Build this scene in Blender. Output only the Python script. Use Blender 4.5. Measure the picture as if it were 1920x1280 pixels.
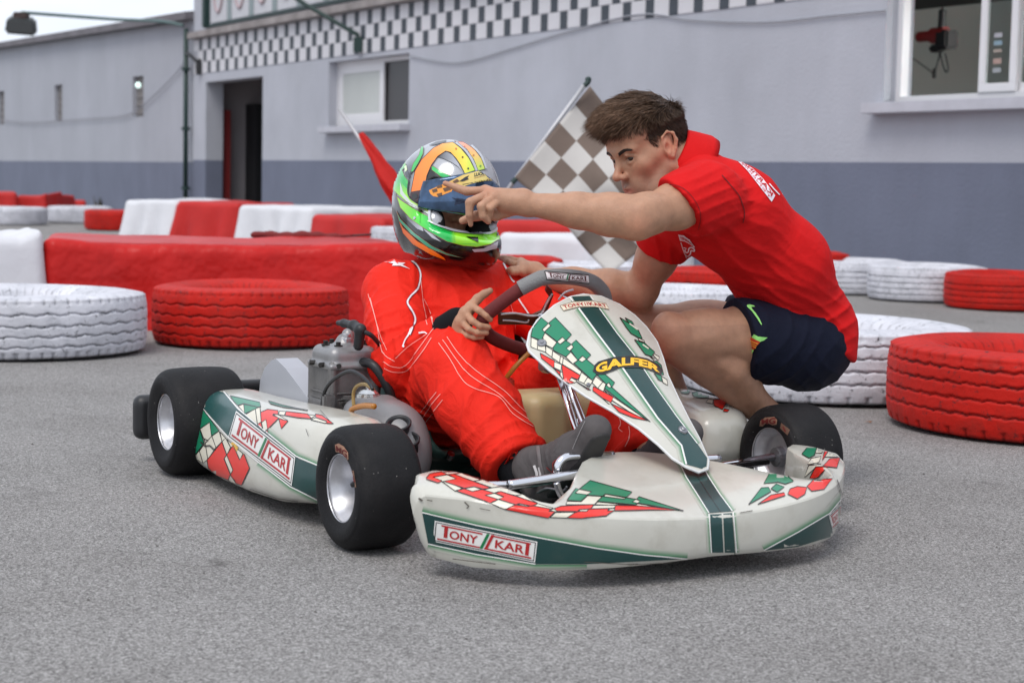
import bpy, bmesh, math, random
import numpy as np
from mathutils import Vector, Matrix, noise
from mathutils.geometry import tessellate_polygon
from mathutils.bvhtree import BVHTree

for o in list(bpy.data.objects):
    bpy.data.objects.remove(o)
SC = bpy.context.scene
COL = SC.collection
rnd = random.Random(7)

# ---------------------------------------------------------------- camera
FPX, IW, IH, CH = 3300.0, 1920, 1280, 0.80
_roll = math.atan(0.021)
_pitch = math.atan((640 - 335) * math.cos(_roll) / FPX)
_fw = Vector((0, math.cos(_pitch), -math.sin(_pitch)))
_u0 = Vector((0, math.sin(_pitch), math.cos(_pitch)))
_r0 = Vector((1, 0, 0))
CR = _r0 * math.cos(_roll) + _u0 * math.sin(_roll)
CU = _u0 * math.cos(_roll) - _r0 * math.sin(_roll)
CP = Vector((0, 0, CH))
cam = bpy.data.objects.new('camera', bpy.data.cameras.new('camera'))
COL.objects.link(cam)
cam.data.sensor_width = 36
cam.data.lens = FPX / IW * 36
cam.data.clip_start = 0.05
cam.data.clip_end = 3000
cam.data.dof.use_dof = True
cam.data.dof.focus_distance = 4.25
cam.data.dof.aperture_fstop = 5.6
_m = Matrix((CR, CU, -_fw)).transposed().to_4x4()
_m.translation = CP
cam.matrix_world = _m
SC.camera = cam

# ---------------------------------------------------------------- world, sun, exposure
SUN_EL, SUN_AZ = math.radians(58), math.radians(205)   # azimuth clockwise from +Y: behind the camera, a little left
W = bpy.data.worlds.new('World')
SC.world = W
W.use_nodes = True
nt = W.node_tree
nt.nodes.clear()
wo = nt.nodes.new('ShaderNodeOutputWorld')
bg = nt.nodes.new('ShaderNodeBackground')
sky = nt.nodes.new('ShaderNodeTexSky')
sky.sky_type = 'NISHITA'
sky.sun_disc = False
sky.sun_elevation = SUN_EL
sky.sun_rotation = SUN_AZ
sky.air_density = 1.0
sky.dust_density = 3.0
# a high overcast: broken white cloud over most of the blue
tc = nt.nodes.new('ShaderNodeTexCoord')
mp = nt.nodes.new('ShaderNodeMapping')
mp.inputs['Scale'].default_value = (1.0, 1.0, 2.6)
nz = nt.nodes.new('ShaderNodeTexNoise')
nz.inputs['Scale'].default_value = 2.4
nz.inputs['Detail'].default_value = 6
nz.inputs['Roughness'].default_value = 0.55
cr = nt.nodes.new('ShaderNodeValToRGB')
cr.color_ramp.elements[0].position = 0.28
cr.color_ramp.elements[0].color = (0.55, 0.55, 0.55, 1)
cr.color_ramp.elements[1].position = 0.62
cr.color_ramp.elements[1].color = (1, 1, 1, 1)
mx = nt.nodes.new('ShaderNodeMixRGB')
mx.inputs['Color2'].default_value = (11.0, 11.8, 13.2, 1)
nt.links.new(tc.outputs['Generated'], mp.inputs['Vector'])
nt.links.new(mp.outputs[0], nz.inputs['Vector'])
nt.links.new(nz.outputs['Fac'], cr.inputs['Fac'])
nt.links.new(cr.outputs['Color'], mx.inputs['Fac'])
nt.links.new(sky.outputs['Color'], mx.inputs['Color1'])
nt.links.new(mx.outputs['Color'], bg.inputs['Color'])
bg.inputs['Strength'].default_value = 0.078
nt.links.new(bg.outputs[0], wo.inputs['Surface'])

sl = bpy.data.lights.new('sun', 'SUN')
sl.energy = 1.5
sl.angle = math.radians(28)
sl.color = (1.0, 0.96, 0.9)
sun = bpy.data.objects.new('sun', sl)
COL.objects.link(sun)
_sd = Vector((math.sin(SUN_AZ) * math.cos(SUN_EL), math.cos(SUN_AZ) * math.cos(SUN_EL), math.sin(SUN_EL)))
sun.rotation_euler = _sd.to_track_quat('Z', 'Y').to_euler()

SC.view_settings.view_transform = 'Standard'
SC.view_settings.look = 'None'
SC.view_settings.exposure = 0.24
SC.view_settings.gamma = 1
SC.view_settings.use_curve_mapping = False

# ---------------------------------------------------------------- measuring helpers
def ray(u, v):
    return _fw + CR * ((u - 960) / FPX) + CU * ((640 - v) / FPX)
def at(u, v, z):
    return CP + ray(u, v) * z
def ground(u, v, h=0.0):
    d = ray(u, v)
    return CP + d * ((h - CH) / d.z)
def proj(q):
    q = Vector(q) - CP
    z = q.dot(_fw)
    return (960 + FPX * q.dot(CR) / z, 640 - FPX * q.dot(CU) / z, z)

# ---------------------------------------------------------------- materials
MATS = {}
def lin(c):
    return tuple(((x / 255) / 12.92 if x / 255 <= 0.04045 else ((x / 255 + 0.055) / 1.055) ** 2.4) for x in c)
def mat(name, color=(0.5, 0.5, 0.5), rough=0.5, metal=0.0, var=0.0, vscale=8.0, bump=0.0, bscale=60.0, coat=0.0,
        spec=0.5, attr=None, trans=0.0, dirt=0.0, dirtcol=(0.08, 0.06, 0.05), dscale=5.0, sss=0.0, emis=None, sheen=0.0,
        bdist=0.01, obrand=0.0):
    if name in MATS:
        return MATS[name]
    m = bpy.data.materials.new(name)
    m.use_nodes = True
    t = m.node_tree
    b = t.nodes['Principled BSDF']
    L = t.links.new
    b.inputs['Roughness'].default_value = rough
    b.inputs['Metallic'].default_value = metal
    b.inputs['Specular IOR Level'].default_value = spec
    b.inputs['Coat Weight'].default_value = coat
    b.inputs['Coat Roughness'].default_value = 0.12
    b.inputs['Transmission Weight'].default_value = trans
    b.inputs['Sheen Weight'].default_value = sheen
    if sss:
        b.inputs['Subsurface Weight'].default_value = sss
        b.inputs['Subsurface Radius'].default_value = (0.012, 0.004, 0.002)
        b.inputs['Subsurface Scale'].default_value = 1.0
    if emis:
        b.inputs['Emission Color'].default_value = (*emis[:3], 1)
        b.inputs['Emission Strength'].default_value = emis[3]
    co = t.nodes.new('ShaderNodeTexCoord')
    cur = None
    if attr:
        a = t.nodes.new('ShaderNodeAttribute')
        a.attribute_name = attr
        cur = a.outputs['Color']
    else:
        r = t.nodes.new('ShaderNodeRGB')
        r.outputs[0].default_value = (*color, 1)
        cur = r.outputs[0]
    def noisy(scale, detail=5, rough_=0.6):
        n = t.nodes.new('ShaderNodeTexNoise')
        n.inputs['Scale'].default_value = scale
        n.inputs['Detail'].default_value = detail
        n.inputs['Roughness'].default_value = rough_
        L(co.outputs['Object'], n.inputs['Vector'])
        return n
    if var:
        n = noisy(vscale)
        mr = t.nodes.new('ShaderNodeMapRange')
        mr.inputs['From Min'].default_value = 0.3
        mr.inputs['From Max'].default_value = 0.7
        mr.inputs['To Min'].default_value = 1 - var
        mr.inputs['To Max'].default_value = 1 + var
        L(n.outputs['Fac'], mr.inputs['Value'])
        mm = t.nodes.new('ShaderNodeVectorMath')
        mm.operation = 'SCALE'
        L(cur, mm.inputs[0])
        L(mr.outputs[0], mm.inputs['Scale'])
        cur = mm.outputs[0]
    if dirt:
        n = noisy(dscale, 8, 0.65)
        rp = t.nodes.new('ShaderNodeMapRange')
        rp.inputs['From Min'].default_value = 0.52
        rp.inputs['From Max'].default_value = 0.78
        rp.inputs['To Min'].default_value = 0
        rp.inputs['To Max'].default_value = dirt
        L(n.outputs['Fac'], rp.inputs['Value'])
        q = t.nodes.new('ShaderNodeMixRGB')
        q.inputs['Color2'].default_value = (*dirtcol, 1)
        L(rp.outputs[0], q.inputs['Fac'])
        L(cur, q.inputs['Color1'])
        cur = q.outputs[0]
    L(cur, b.inputs['Base Color'])
    if bump:
        n = noisy(bscale, 4, 0.6)
        bp = t.nodes.new('ShaderNodeBump')
        bp.inputs['Strength'].default_value = bump
        bp.inputs['Distance'].default_value = bdist
        L(n.outputs['Fac'], bp.inputs['Height'])
        L(bp.outputs[0], b.inputs['Normal'])
    MATS[name] = m
    return m

# ---------------------------------------------------------------- objects
def link(o, parent=None):
    COL.objects.link(o)
    if parent is not None:
        o.parent = parent
    return o
def mesh_np(name, V, F, m=None, parent=None, smooth=True):
    """V (n,3) array or list; F list of tuples or (n,4)/(n,3) array."""
    me = bpy.data.meshes.new(name)
    V = np.asarray(V, dtype=np.float32)
    if isinstance(F, np.ndarray):
        k = F.shape[1]
        me.vertices.add(len(V))
        me.vertices.foreach_set('co', V.ravel())
        me.loops.add(F.size)
        me.loops.foreach_set('vertex_index', F.ravel().astype(np.int32))
        me.polygons.add(len(F))
        me.polygons.foreach_set('loop_start', np.arange(0, F.size, k, dtype=np.int32))
        me.update(calc_edges=True)
        me.validate()
    else:
        me.from_pydata([tuple(map(float, v)) for v in V], [], F)
        me.update()
    if smooth:
        me.polygons.foreach_set('use_smooth', np.ones(len(me.polygons), dtype=bool))
    o = bpy.data.objects.new(name, me)
    if m is not None:
        me.materials.append(m)
    return link(o, parent)
def bm_obj(name, bm, m=None, parent=None, smooth=False, bevel=0.0, seg=2, autos=None):
    if bevel:
        es = [e for e in bm.edges if len(e.link_faces) == 2 and e.calc_face_angle(0) > 0.5]
        bmesh.ops.bevel(bm, geom=es, offset=bevel, segments=seg, affect='EDGES', clamp_overlap=True)
    bmesh.ops.recalc_face_normals(bm, faces=bm.faces[:])
    me = bpy.data.meshes.new(name)
    bm.to_mesh(me)
    bm.free()
    if smooth or autos:
        me.polygons.foreach_set('use_smooth', np.ones(len(me.polygons), dtype=bool))
        if autos:
            me.set_sharp_from_angle(angle=math.radians(autos))
    if m is not None:
        me.materials.append(m)
    return link(bpy.data.objects.new(name, me), parent)
def empty(name, loc=(0, 0, 0), rz=0.0):
    o = bpy.data.objects.new(name, None)
    o.location = loc
    o.rotation_euler = (0, 0, rz)
    o.empty_display_size = 0.1
    return link(o)
def tag(o, label=None, cat=None, group=None, kind=None):
    if label: o['label'] = label
    if cat: o['category'] = cat
    if group: o['group'] = group
    if kind: o['kind'] = kind
    return o
def b_box(bm, c, s, M=None):
    r = bmesh.ops.create_cube(bm, size=1.0)
    X = Matrix.Translation(Vector(c)) @ (M.to_4x4() if M is not None else Matrix.Identity(4)) @ Matrix.Diagonal((*s, 1))
    bmesh.ops.transform(bm, matrix=X, verts=r['verts'])
    return r['verts']
def b_cyl(bm, a, b, r1, r2=None, n=16, caps=True):
    a, b = Vector(a), Vector(b)
    r2 = r1 if r2 is None else r2
    d = b - a
    res = bmesh.ops.create_cone(bm, cap_ends=caps, segments=n, radius1=r1, radius2=r2, depth=d.length)
    bmesh.ops.transform(bm, matrix=Matrix.Translation((a + b) / 2) @ d.to_track_quat('Z', 'Y').to_matrix().to_4x4(), verts=res['verts'])
    return res['verts']
def spline(pts, n=8, closed=False):
    P = [Vector(p) for p in pts]
    out = []
    N = len(P)
    for i in range(N if closed else N - 1):
        g = lambda k: P[k % N] if closed else P[max(0, min(N - 1, k))]
        p0, p1, p2, p3 = g(i - 1), g(i), g(i + 1), g(i + 2)
        for j in range(n):
            t = j / n
            out.append(0.5 * ((2 * p1) + (p2 - p0) * t + (2 * p0 - 5 * p1 + 4 * p2 - p3) * t * t + (3 * p1 - p0 - 3 * p2 + p3) * t ** 3))
    if not closed:
        out.append(P[-1])
    return out
def tube_data(pts, r, n=10, closed=False, caps=True):
    """swept tube, r scalar or list; parallel transported frame"""
    P = [Vector(p) for p in pts]
    N = len(P)
    rr = r if isinstance(r, (list, tuple)) else [r] * N
    V, F = [], []
    T = []
    for i in range(N):
        if closed:
            t = P[(i + 1) % N] - P[i - 1]
        else:
            t = P[min(i + 1, N - 1)] - P[max(i - 1, 0)]
        T.append(t.normalized())
    nrm = T[0].orthogonal().normalized()
    for i in range(N):
        nrm = (nrm - T[i] * nrm.dot(T[i])).normalized()
        bi = T[i].cross(nrm)
        for k in range(n):
            a = 2 * math.pi * k / n
            V.append(P[i] + (nrm * math.cos(a) + bi * math.sin(a)) * rr[i])
    for i in range(N if closed else N - 1):
        for k in range(n):
            a, b = i * n + k, i * n + (k + 1) % n
            j = (i + 1) % N
            F.append((a, b, j * n + (k + 1) % n, j * n + k))
    if caps and not closed:
        F.append(tuple(range(n - 1, -1, -1)))
        F.append(tuple((N - 1) * n + k for k in range(n)))
    return V, F
def tube(name, pts, r, m, parent=None, n=10, closed=False):
    V, F = tube_data(pts, r, n, closed)
    return mesh_np(name, V, F, m, parent)
def join_data(parts):
    V, F = [], []
    for v, f in parts:
        k = len(V)
        V += list(v)
        F += [tuple(i + k for i in q) for q in f]
    return V, F
def lathe_data(profile, axis='Y', n=48, center=(0, 0, 0), closed=False):
    """profile: list of (along, radius)"""
    V, F = [], []
    N = len(profile)
    for (h, r) in profile:
        for k in range(n):
            a = 2 * math.pi * k / n
            c, s = r * math.cos(a), r * math.sin(a)
            p = {'Y': (c, h, s), 'Z': (c, s, h), 'X': (h, c, s)}[axis]
            V.append((p[0] + center[0], p[1] + center[1], p[2] + center[2]))
    for i in range(N if closed else N - 1):
        j = (i + 1) % N
        for k in range(n):
            F.append((i * n + k, i * n + (k + 1) % n, j * n + (k + 1) % n, j * n + k))
    return V, F
def copy_tree(o, parent=None):
    c = o.copy()
    COL.objects.link(c)
    if parent is not None:
        c.parent = parent
    for ch in list(o.children):
        copy_tree(ch, c)
    return c
def color_attr(me, cols, name='tint'):
    a = me.color_attributes.new(name, 'FLOAT_COLOR', 'POINT')
    c = np.ones((len(me.vertices), 4), dtype=np.float32)
    c[:, :3] = cols
    a.data.foreach_set('color', c.ravel())

# ---------------------------------------------------------------- implicit surfaces (smooth unions, one continuous skin)
class Field:
    def __init__(s):
        s.P = []
        s.post = None
    def cap(s, a, b, r1, r2=None, k=0.02, op='u', sq=None):
        """tapered capsule; sq=(dir, factor): flattened along dir by factor"""
        s.P.append(('c', np.array(a, float), np.array(b, float), r1, r1 if r2 is None else r2, k, op,
                    None if sq is None else (np.array(Vector(sq[0]).normalized()), sq[1])))
        return s
    def chain(s, pts, rs, k=0.02, op='u', sq=None):
        for i in range(len(pts) - 1):
            s.cap(pts[i], pts[i + 1], rs[i], rs[i + 1], k, op, sq)
        return s
    def ell(s, c, r, M=None, k=0.02, op='u'):
        s.P.append(('e', np.array(c, float), np.array(r, float), np.array(M if M is not None else Matrix.Identity(3)), 0, k, op, None))
        return s
    def box(s, c, h, rad, M=None, k=0.02, op='u'):
        s.P.append(('b', np.array(c, float), np.array(h, float), np.array(M if M is not None else Matrix.Identity(3)), rad, k, op, None))
        return s
    def sub(s, f, k=0.008):
        """join another field with a tight seam"""
        s.P.append(('f', f, None, None, 0, k, 'u', None))
        return s
    def plane(s, p, n, k=0.004):
        """keep the side the normal points away from"""
        s.P.append(('p', np.array(p, float), np.array(Vector(n).normalized()), 0, 0, k, 'i', None))
        return s
    @staticmethod
    def dist(pr, X):
        t = pr[0]
        if t == 'f':
            return pr[1].evalb(X)
        if t == 'c':
            _, a, b, r1, r2, k, op, sq = pr
            d = b - a
            q = X - a
            L2 = d @ d + 1e-12
            h = np.clip((q @ d) / L2, 0, 1)
            w = q - h[..., None] * d
            if sq is not None:
                n, f = sq
                w = w + (w @ n)[..., None] * n * (1 / f - 1)
                dd = np.sqrt((w * w).sum(-1)) - (r1 + (r2 - r1) * h)
                return dd * min(1, (1 + f) / 2)
            return np.sqrt((w * w).sum(-1)) - (r1 + (r2 - r1) * h)
        if t == 'e':
            _, c, r, M, _0, k, op, _1 = pr
            q = (X - c) @ M
            k0 = np.sqrt(((q / r) ** 2).sum(-1))
            k1 = np.sqrt(((q / (r * r)) ** 2).sum(-1)) + 1e-9
            return k0 * (k0 - 1) / k1
        if t == 'b':
            _, c, h, M, rad, k, op, _1 = pr
            q = np.abs((X - c) @ M) - (h - rad)
            return np.sqrt((np.maximum(q, 0) ** 2).sum(-1)) + np.minimum(q.max(-1), 0) - rad
        if t == 'p':
            return (X - pr[1]) @ pr[2]
    def bounds(s):
        lo, hi = np.full(3, 1e9), np.full(3, -1e9)
        for p in s.P:
            if p[6] != 'u':
                continue
            if p[0] == 'f':
                l2, h2 = p[1].bounds(); lo = np.minimum(lo, l2 + 0.03); hi = np.maximum(hi, h2 - 0.03)
                continue
            if p[0] == 'c':
                r = max(p[3], p[4]) * (1.0 if p[7] is None else max(1, p[7][1]))
                for q in (p[1], p[2]):
                    lo = np.minimum(lo, q - r); hi = np.maximum(hi, q + r)
            else:
                r = np.linalg.norm(p[2]) if p[0] == 'b' else p[2].max()
                lo = np.minimum(lo, p[1] - r); hi = np.maximum(hi, p[1] + r)
        return lo - 0.03, hi + 0.03
    def evalb(s, X, cen=None, rad=0.0):
        """X (M,...,3); cull primitives per block when cen (M,3) given"""
        D = np.full(X.shape[:-1], 0.5)
        for p in s.P:
            k, op = p[5], p[6]
            if cen is not None and p[0] != 'p':
                dc = s.dist(p, cen)
                sel = np.nonzero(dc < rad * 1.6 + k + 0.01)[0]
                if len(sel) == 0:
                    continue
                XX = X[sel]; A = D[sel]
            else:
                sel = None; XX = X; A = D
            d = s.dist(p, XX)
            if op == 'u':
                h = np.maximum(k - np.abs(A - d), 0) / k
                R = np.minimum(A, d) - h * h * k * 0.25
            elif op == 's':
                d = -d
                h = np.maximum(k - np.abs(A - d), 0) / k
                R = np.maximum(A, d) + h * h * k * 0.25
            else:
                h = np.maximum(k - np.abs(A - d), 0) / k
                R = np.maximum(A, d) + h * h * k * 0.25
            if sel is None:
                D = R
            else:
                D[sel] = R
        if s.post is not None:
            D = s.post(X, D)
        return D
    def mesh(s, res, smooth=1):
        B = 8
        L = res * B
        lo, hi = s.bounds()
        n = np.ceil((hi - lo) / L).astype(int) + 1
        g = np.stack(np.meshgrid(*[np.arange(k) for k in n], indexing='ij'), -1).reshape(-1, 3)
        cen = lo + (g + 0.5) * L
        d0 = s.evalb(cen[:, None, :], cen, L)[:, 0]
        g = g[np.abs(d0) < L * 1.7 + 0.012]
        off = np.stack(np.meshgrid(*[np.arange(B + 1)] * 3, indexing='ij'), -1)
        acc_id, acc_v, acc_c = [], [], []
        n8 = (n * B + 2).astype(np.int64)
        S1, S2 = n8[1] * n8[2], n8[2]
        for i0 in range(0, len(g), 1500):
            gg = g[i0:i0 + 1500]
            X = lo + (gg[:, None, None, None, :] * B + off) * res
            D = s.evalb(X, lo + (gg + 0.5) * L, L * 0.87)
            sg = D < 0
            c8 = np.stack([sg[:, a:a + B, b:b + B, c:c + B] for a in (0, 1) for b in (0, 1) for c in (0, 1)], -1)
            sm = c8.sum(-1)
            act = np.nonzero((sm > 0) & (sm < 8))
            if len(act[0]) == 0:
                continue
            v8 = np.stack([D[act[0], act[1] + a, act[2] + b, act[3] + c] for a in (0, 1) for b in (0, 1) for c in (0, 1)], -1)
            C8 = np.array([(a, b, c) for a in (0, 1) for b in (0, 1) for c in (0, 1)], float)
            ps = np.zeros((len(v8), 3)); cn = np.zeros(len(v8))
            for i in range(8):
                for ax in (4, 2, 1):
                    if i & ax:
                        continue
                    j = i | ax
                    va, vb = v8[:, i], v8[:, j]
                    cross = (va < 0) != (vb < 0)
                    t = np.where(cross, va / np.where(cross, va - vb, 1), 0)
                    ps += np.where(cross[:, None], C8[i] + (C8[j] - C8[i]) * t[:, None], 0)
                    cn += cross
            loc = np.stack(act[1:], -1)
            cell = gg[act[0]] * B + loc
            acc_v.append(lo + (cell + ps / cn[:, None]) * res)
            acc_id.append(cell[:, 0].astype(np.int64) * S1 + cell[:, 1] * S2 + cell[:, 2])
            acc_c.append(v8[:, [0, 4, 2, 1]] < 0)
        ids = np.concatenate(acc_id); V = np.concatenate(acc_v); SG = np.concatenate(acc_c)
        o = np.argsort(ids)
        ids, V, SG = ids[o], V[o], SG[o]
        def find(q):
            k = np.searchsorted(ids, q)
            k = np.minimum(k, len(ids) - 1)
            return np.where(ids[k] == q, k, -1)
        st = (S1, S2, 1)
        Fs = []
        for ax in range(3):
            b, c = (ax + 1) % 3, (ax + 2) % 3
            e = np.nonzero(SG[:, 0] != SG[:, 1 + ax])[0]
            q = np.stack([e, find(ids[e] - st[b]), find(ids[e] - st[b] - st[c]), find(ids[e] - st[c])], -1)
            ok = (q >= 0).all(1)
            q, e = q[ok], e[ok]
            fl = ~SG[e, 0]
            q[fl] = q[fl][:, ::-1]
            Fs.append(q)
        F = np.concatenate(Fs)
        for _ in range(smooth):
            acc = np.zeros_like(V); ct = np.zeros(len(V))
            for a, b in ((0, 1), (1, 2), (2, 3), (3, 0)):
                np.add.at(acc, F[:, a], V[F[:, b]]); np.add.at(ct, F[:, a], 1)
                np.add.at(acc, F[:, b], V[F[:, a]]); np.add.at(ct, F[:, b], 1)
            m_ = ct > 0
            V[m_] = 0.4 * V[m_] + 0.6 * acc[m_] / ct[m_][:, None]
        return V, F

def bvh_of(objs):
    """world-space BVH of mesh objects (parents at rest)"""
    V, F = [], []
    for o in objs:
        M = world_mat(o)
        k = len(V)
        V += [M @ v.co for v in o.data.vertices]
        F += [tuple(i + k for i in p.vertices) for p in o.data.polygons]
    return BVHTree.FromPolygons(V, F)
def world_mat(o):
    M = Matrix.LocRotScale(o.location, o.rotation_euler, o.scale)
    while o.parent is not None:
        o = o.parent
        M = Matrix.LocRotScale(o.location, o.rotation_euler, o.scale) @ M
    return M

# ---------------------------------------------------------------- flat print (stickers and lettering laid onto the bodies)
class Print:
    """collects printed shapes that are laid on a body's own surface, one colour attribute mesh"""
    def __init__(s, bvh, parent, off=0.0012):
        s.bvh, s.parent, s.off = bvh, parent, off
        s.V, s.F, s.C = [], [], []
        s.layer = 0
    def add(s, V2, F2, col, step=9.0, off=0.0):
        bm = bmesh.new()
        vs = [bm.verts.new((p[0], p[1], 0)) for p in V2]
        for f in F2:
            try:
                bm.faces.new([vs[i] for i in f])
            except ValueError:
                pass
        bmesh.ops.triangulate(bm, faces=[f for f in bm.faces if len(f.verts) > 4 or True])
        xs = [p[0] for p in V2]; ys = [p[1] for p in V2]
        for ax, lo_, hi_ in ((0, min(xs), max(xs)), (1, min(ys), max(ys))):
            k = math.floor(lo_ / step) + 1
            while k * step < hi_:
                co = [0, 0, 0]; no = [0, 0, 0]
                co[ax] = k * step; no[ax] = 1
                bmesh.ops.bisect_plane(bm, geom=bm.verts[:] + bm.edges[:] + bm.faces[:], plane_co=co, plane_no=no, dist=1e-5)
                k += 1
        bm.verts.index_update()
        base = len(s.V)
        ok = {}
        Mi = world_mat(s.parent).inverted() if s.parent is not None else Matrix.Identity(4)
        for v in bm.verts:
            d = ray(v.co.x, v.co.y).normalized()
            h, n, idx, dist = s.bvh.ray_cast(CP, d)
            if h is None:
                continue
            if n.dot(d) > 0:
                n = -n
            ok[v.index] = (len(s.V), dist)
            s.V.append(Mi @ (h + n * (s.off + off) - d * 0.0003))
            s.C.append(col(v.co.x, v.co.y) if callable(col) else col)
        for f in bm.faces:
            q = [ok.get(v.index) for v in f.verts]
            if any(x is None for x in q):
                continue
            if max(x[1] for x in q) - min(x[1] for x in q) > 0.12:
                continue
            s.F.append(tuple(x[0] for x in q))
        bm.free()
        return s
    def poly(s, pts, col, off=0.0, step=9.0):
        tris = tessellate_polygon([[Vector((p[0], p[1], 0)) for p in pts]])
        return s.add(pts, [tuple(t) for t in tris], col, step, off)
    def outl(s, pts, col, line=(0.02, 0.02, 0.02), w=1.4, off=0.0, step=9.0):
        s.poly(pts, col, off, step)
        s.line(list(pts) + [pts[0]], w, line, off + 0.0004, step)
        return s
    def line(s, pts, w, col, off=0.0004, step=9.0):
        """polyline of width w pixels"""
        P = [Vector((p[0], p[1])) for p in pts]
        V2, F2 = [], []
        for i, p in enumerate(P):
            t = (P[min(i + 1, len(P) - 1)] - P[max(i - 1, 0)])
            if t.length < 1e-6:
                t = Vector((1, 0))
            t.normalize()
            nn = Vector((-t.y, t.x))
            ww = w(i / (len(P) - 1)) if callable(w) else w
            V2 += [p + nn * ww / 2, p - nn * ww / 2]
        for i in range(len(P) - 1):
            F2.append((2 * i, 2 * i + 1, 2 * i + 3, 2 * i + 2))
        return s.add(V2, F2, col, step, off)
    def text(s, txt, quad, col, off=0.0006, step=6.0, bold=0.0, curve=None):
        """quad: pixel corners TL, TR, BR, BL that the text fills"""
        V2, F2, w, h = text_mesh(txt, bold)
        out = []
        for (x, y) in V2:
            a, b = x / w, y / h
            if curve:
                out.append(curve(a, b))
            else:
                TL, TR, BR, BL = [Vector(q) for q in quad]
                out.append((BL * (1 - a) + BR * a) * (1 - b) + (TL * (1 - a) + TR * a) * b)
        return s.add([(p[0], p[1]) for p in out], F2, col, step, off)
    def build(s, name, m):
        if not s.V:
            return None
        o = mesh_np(name, [tuple(v) for v in s.V], s.F, m, s.parent, smooth=True)
        color_attr(o.data, np.array(s.C, dtype=np.float32)[:, :3])
        return o
_TX = {}
def text_mesh(txt, bold=0.0):
    key = (txt, bold)
    if key in _TX:
        return _TX[key]
    c = bpy.data.curves.new('lettering', 'FONT')
    c.body = txt
    c.size = 1
    c.offset = bold
    c.resolution_u = 3
    o = bpy.data.objects.new('lettering', c)
    COL.objects.link(o)
    dg = bpy.context.evaluated_depsgraph_get()
    me = bpy.data.meshes.new_from_object(o.evaluated_get(dg))
    V = [(v.co.x, v.co.y) for v in me.vertices]
    F = [tuple(p.vertices) for p in me.polygons]
    bpy.data.objects.remove(o); bpy.data.curves.remove(c); bpy.data.meshes.remove(me)
    x0 = min(v[0] for v in V); y0 = min(v[1] for v in V)
    w = max(v[0] for v in V) - x0; h = max(v[1] for v in V) - y0
    V = [(a - x0, b - y0) for a, b in V]
    _TX[key] = (V, F, w, h)
    return _TX[key]
# ================================================================ ground
def asphalt_mat():
    m = bpy.data.materials.new('asphalt')
    m.use_nodes = True
    t = m.node_tree; L = t.links.new
    b = t.nodes['Principled BSDF']
    b.inputs['Roughness'].default_value = 0.92
    b.inputs['Specular IOR Level'].default_value = 0.25
    co = t.nodes.new('ShaderNodeTexCoord')
    def vor(scale):
        n = t.nodes.new('ShaderNodeTexVoronoi'); n.inputs['Scale'].default_value = scale
        L(co.outputs['Object'], n.inputs['Vector']); return n
    def noi(scale, det=6, ro=0.6):
        n = t.nodes.new('ShaderNodeTexNoise'); n.inputs['Scale'].default_value = scale
        n.inputs['Detail'].default_value = det; n.inputs['Roughness'].default_value = ro
        L(co.outputs['Object'], n.inputs['Vector']); return n
    def ramp(src, stops):
        r = t.nodes.new('ShaderNodeValToRGB')
        while len(r.color_ramp.elements) < len(stops): r.color_ramp.elements.new(0.5)
        for e, (p, c) in zip(r.color_ramp.elements, stops):
            e.position = p; e.color = (*c, 1)
        L(src, r.inputs['Fac']); return r
    def mix(a, b_, f, mode='MIX'):
        q = t.nodes.new('ShaderNodeMixRGB'); q.blend_type = mode
        L(a, q.inputs['Color1']); L(b_, q.inputs['Color2'])
        if isinstance(f, float): q.inputs['Fac'].default_value = f
        else: L(f, q.inputs['Fac'])
        return q.outputs[0]
    v = vor(290)
    sep = t.nodes.new('ShaderNodeSeparateColor'); L(v.outputs['Color'], sep.inputs[0])
    stones = ramp(sep.outputs[0], [(0.0, (0.105, 0.100, 0.098)), (0.35, (0.228, 0.219, 0.214)), (0.7, (0.300, 0.289, 0.283)), (1.0, (0.46, 0.446, 0.438))])
    fine = noi(420, 3, 0.7)
    finec = ramp(fine.outputs['Fac'], [(0.3, (0.76, 0.76, 0.76)), (0.7, (1.20, 1.20, 1.19))])
    c = mix(stones.outputs[0], finec.outputs[0], 1.0, 'MULTIPLY')
    big = noi(1.3, 7, 0.62)
    bigc = ramp(big.outputs['Fac'], [(0.28, (0.84, 0.83, 0.825)), (0.52, (1.0, 1.0, 1.0)), (0.75, (1.08, 1.07, 1.07))])
    c = mix(c, bigc.outputs[0], 1.0, 'MULTIPLY')
    # oil spots and rubber marks
    st = noi(3.1, 3, 0.45)
    stc = ramp(st.outputs['Fac'], [(0.64, (0, 0, 0)), (0.80, (0.5, 0.5, 0.5))])
    dk = t.nodes.new('ShaderNodeRGB'); dk.outputs[0].default_value = (0.075, 0.068, 0.066, 1)
    c = mix(c, dk.outputs[0], stc.outputs[0])
    v2 = vor(2.6)
    spot = ramp(v2.outputs['Distance'], [(0.02, (0.8, 0.8, 0.8)), (0.13, (0, 0, 0))])
    spn = noi(26, 4, 0.6)
    spm = ramp(spn.outputs['Fac'], [(0.42, (0, 0, 0)), (0.6, (1, 1, 1))])
    sp = mix(spot.outputs[0], spm.outputs[0], 1.0, 'MULTIPLY')
    c = mix(c, dk.outputs[0], sp)
    L(c, b.inputs['Base Color'])
    bp = t.nodes.new('ShaderNodeBump'); bp.inputs['Strength'].default_value = 0.55; bp.inputs['Distance'].default_value = 0.004
    L(v.outputs['Distance'], bp.inputs['Height'])
    L(bp.outputs[0], b.inputs['Normal'])
    return m
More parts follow.
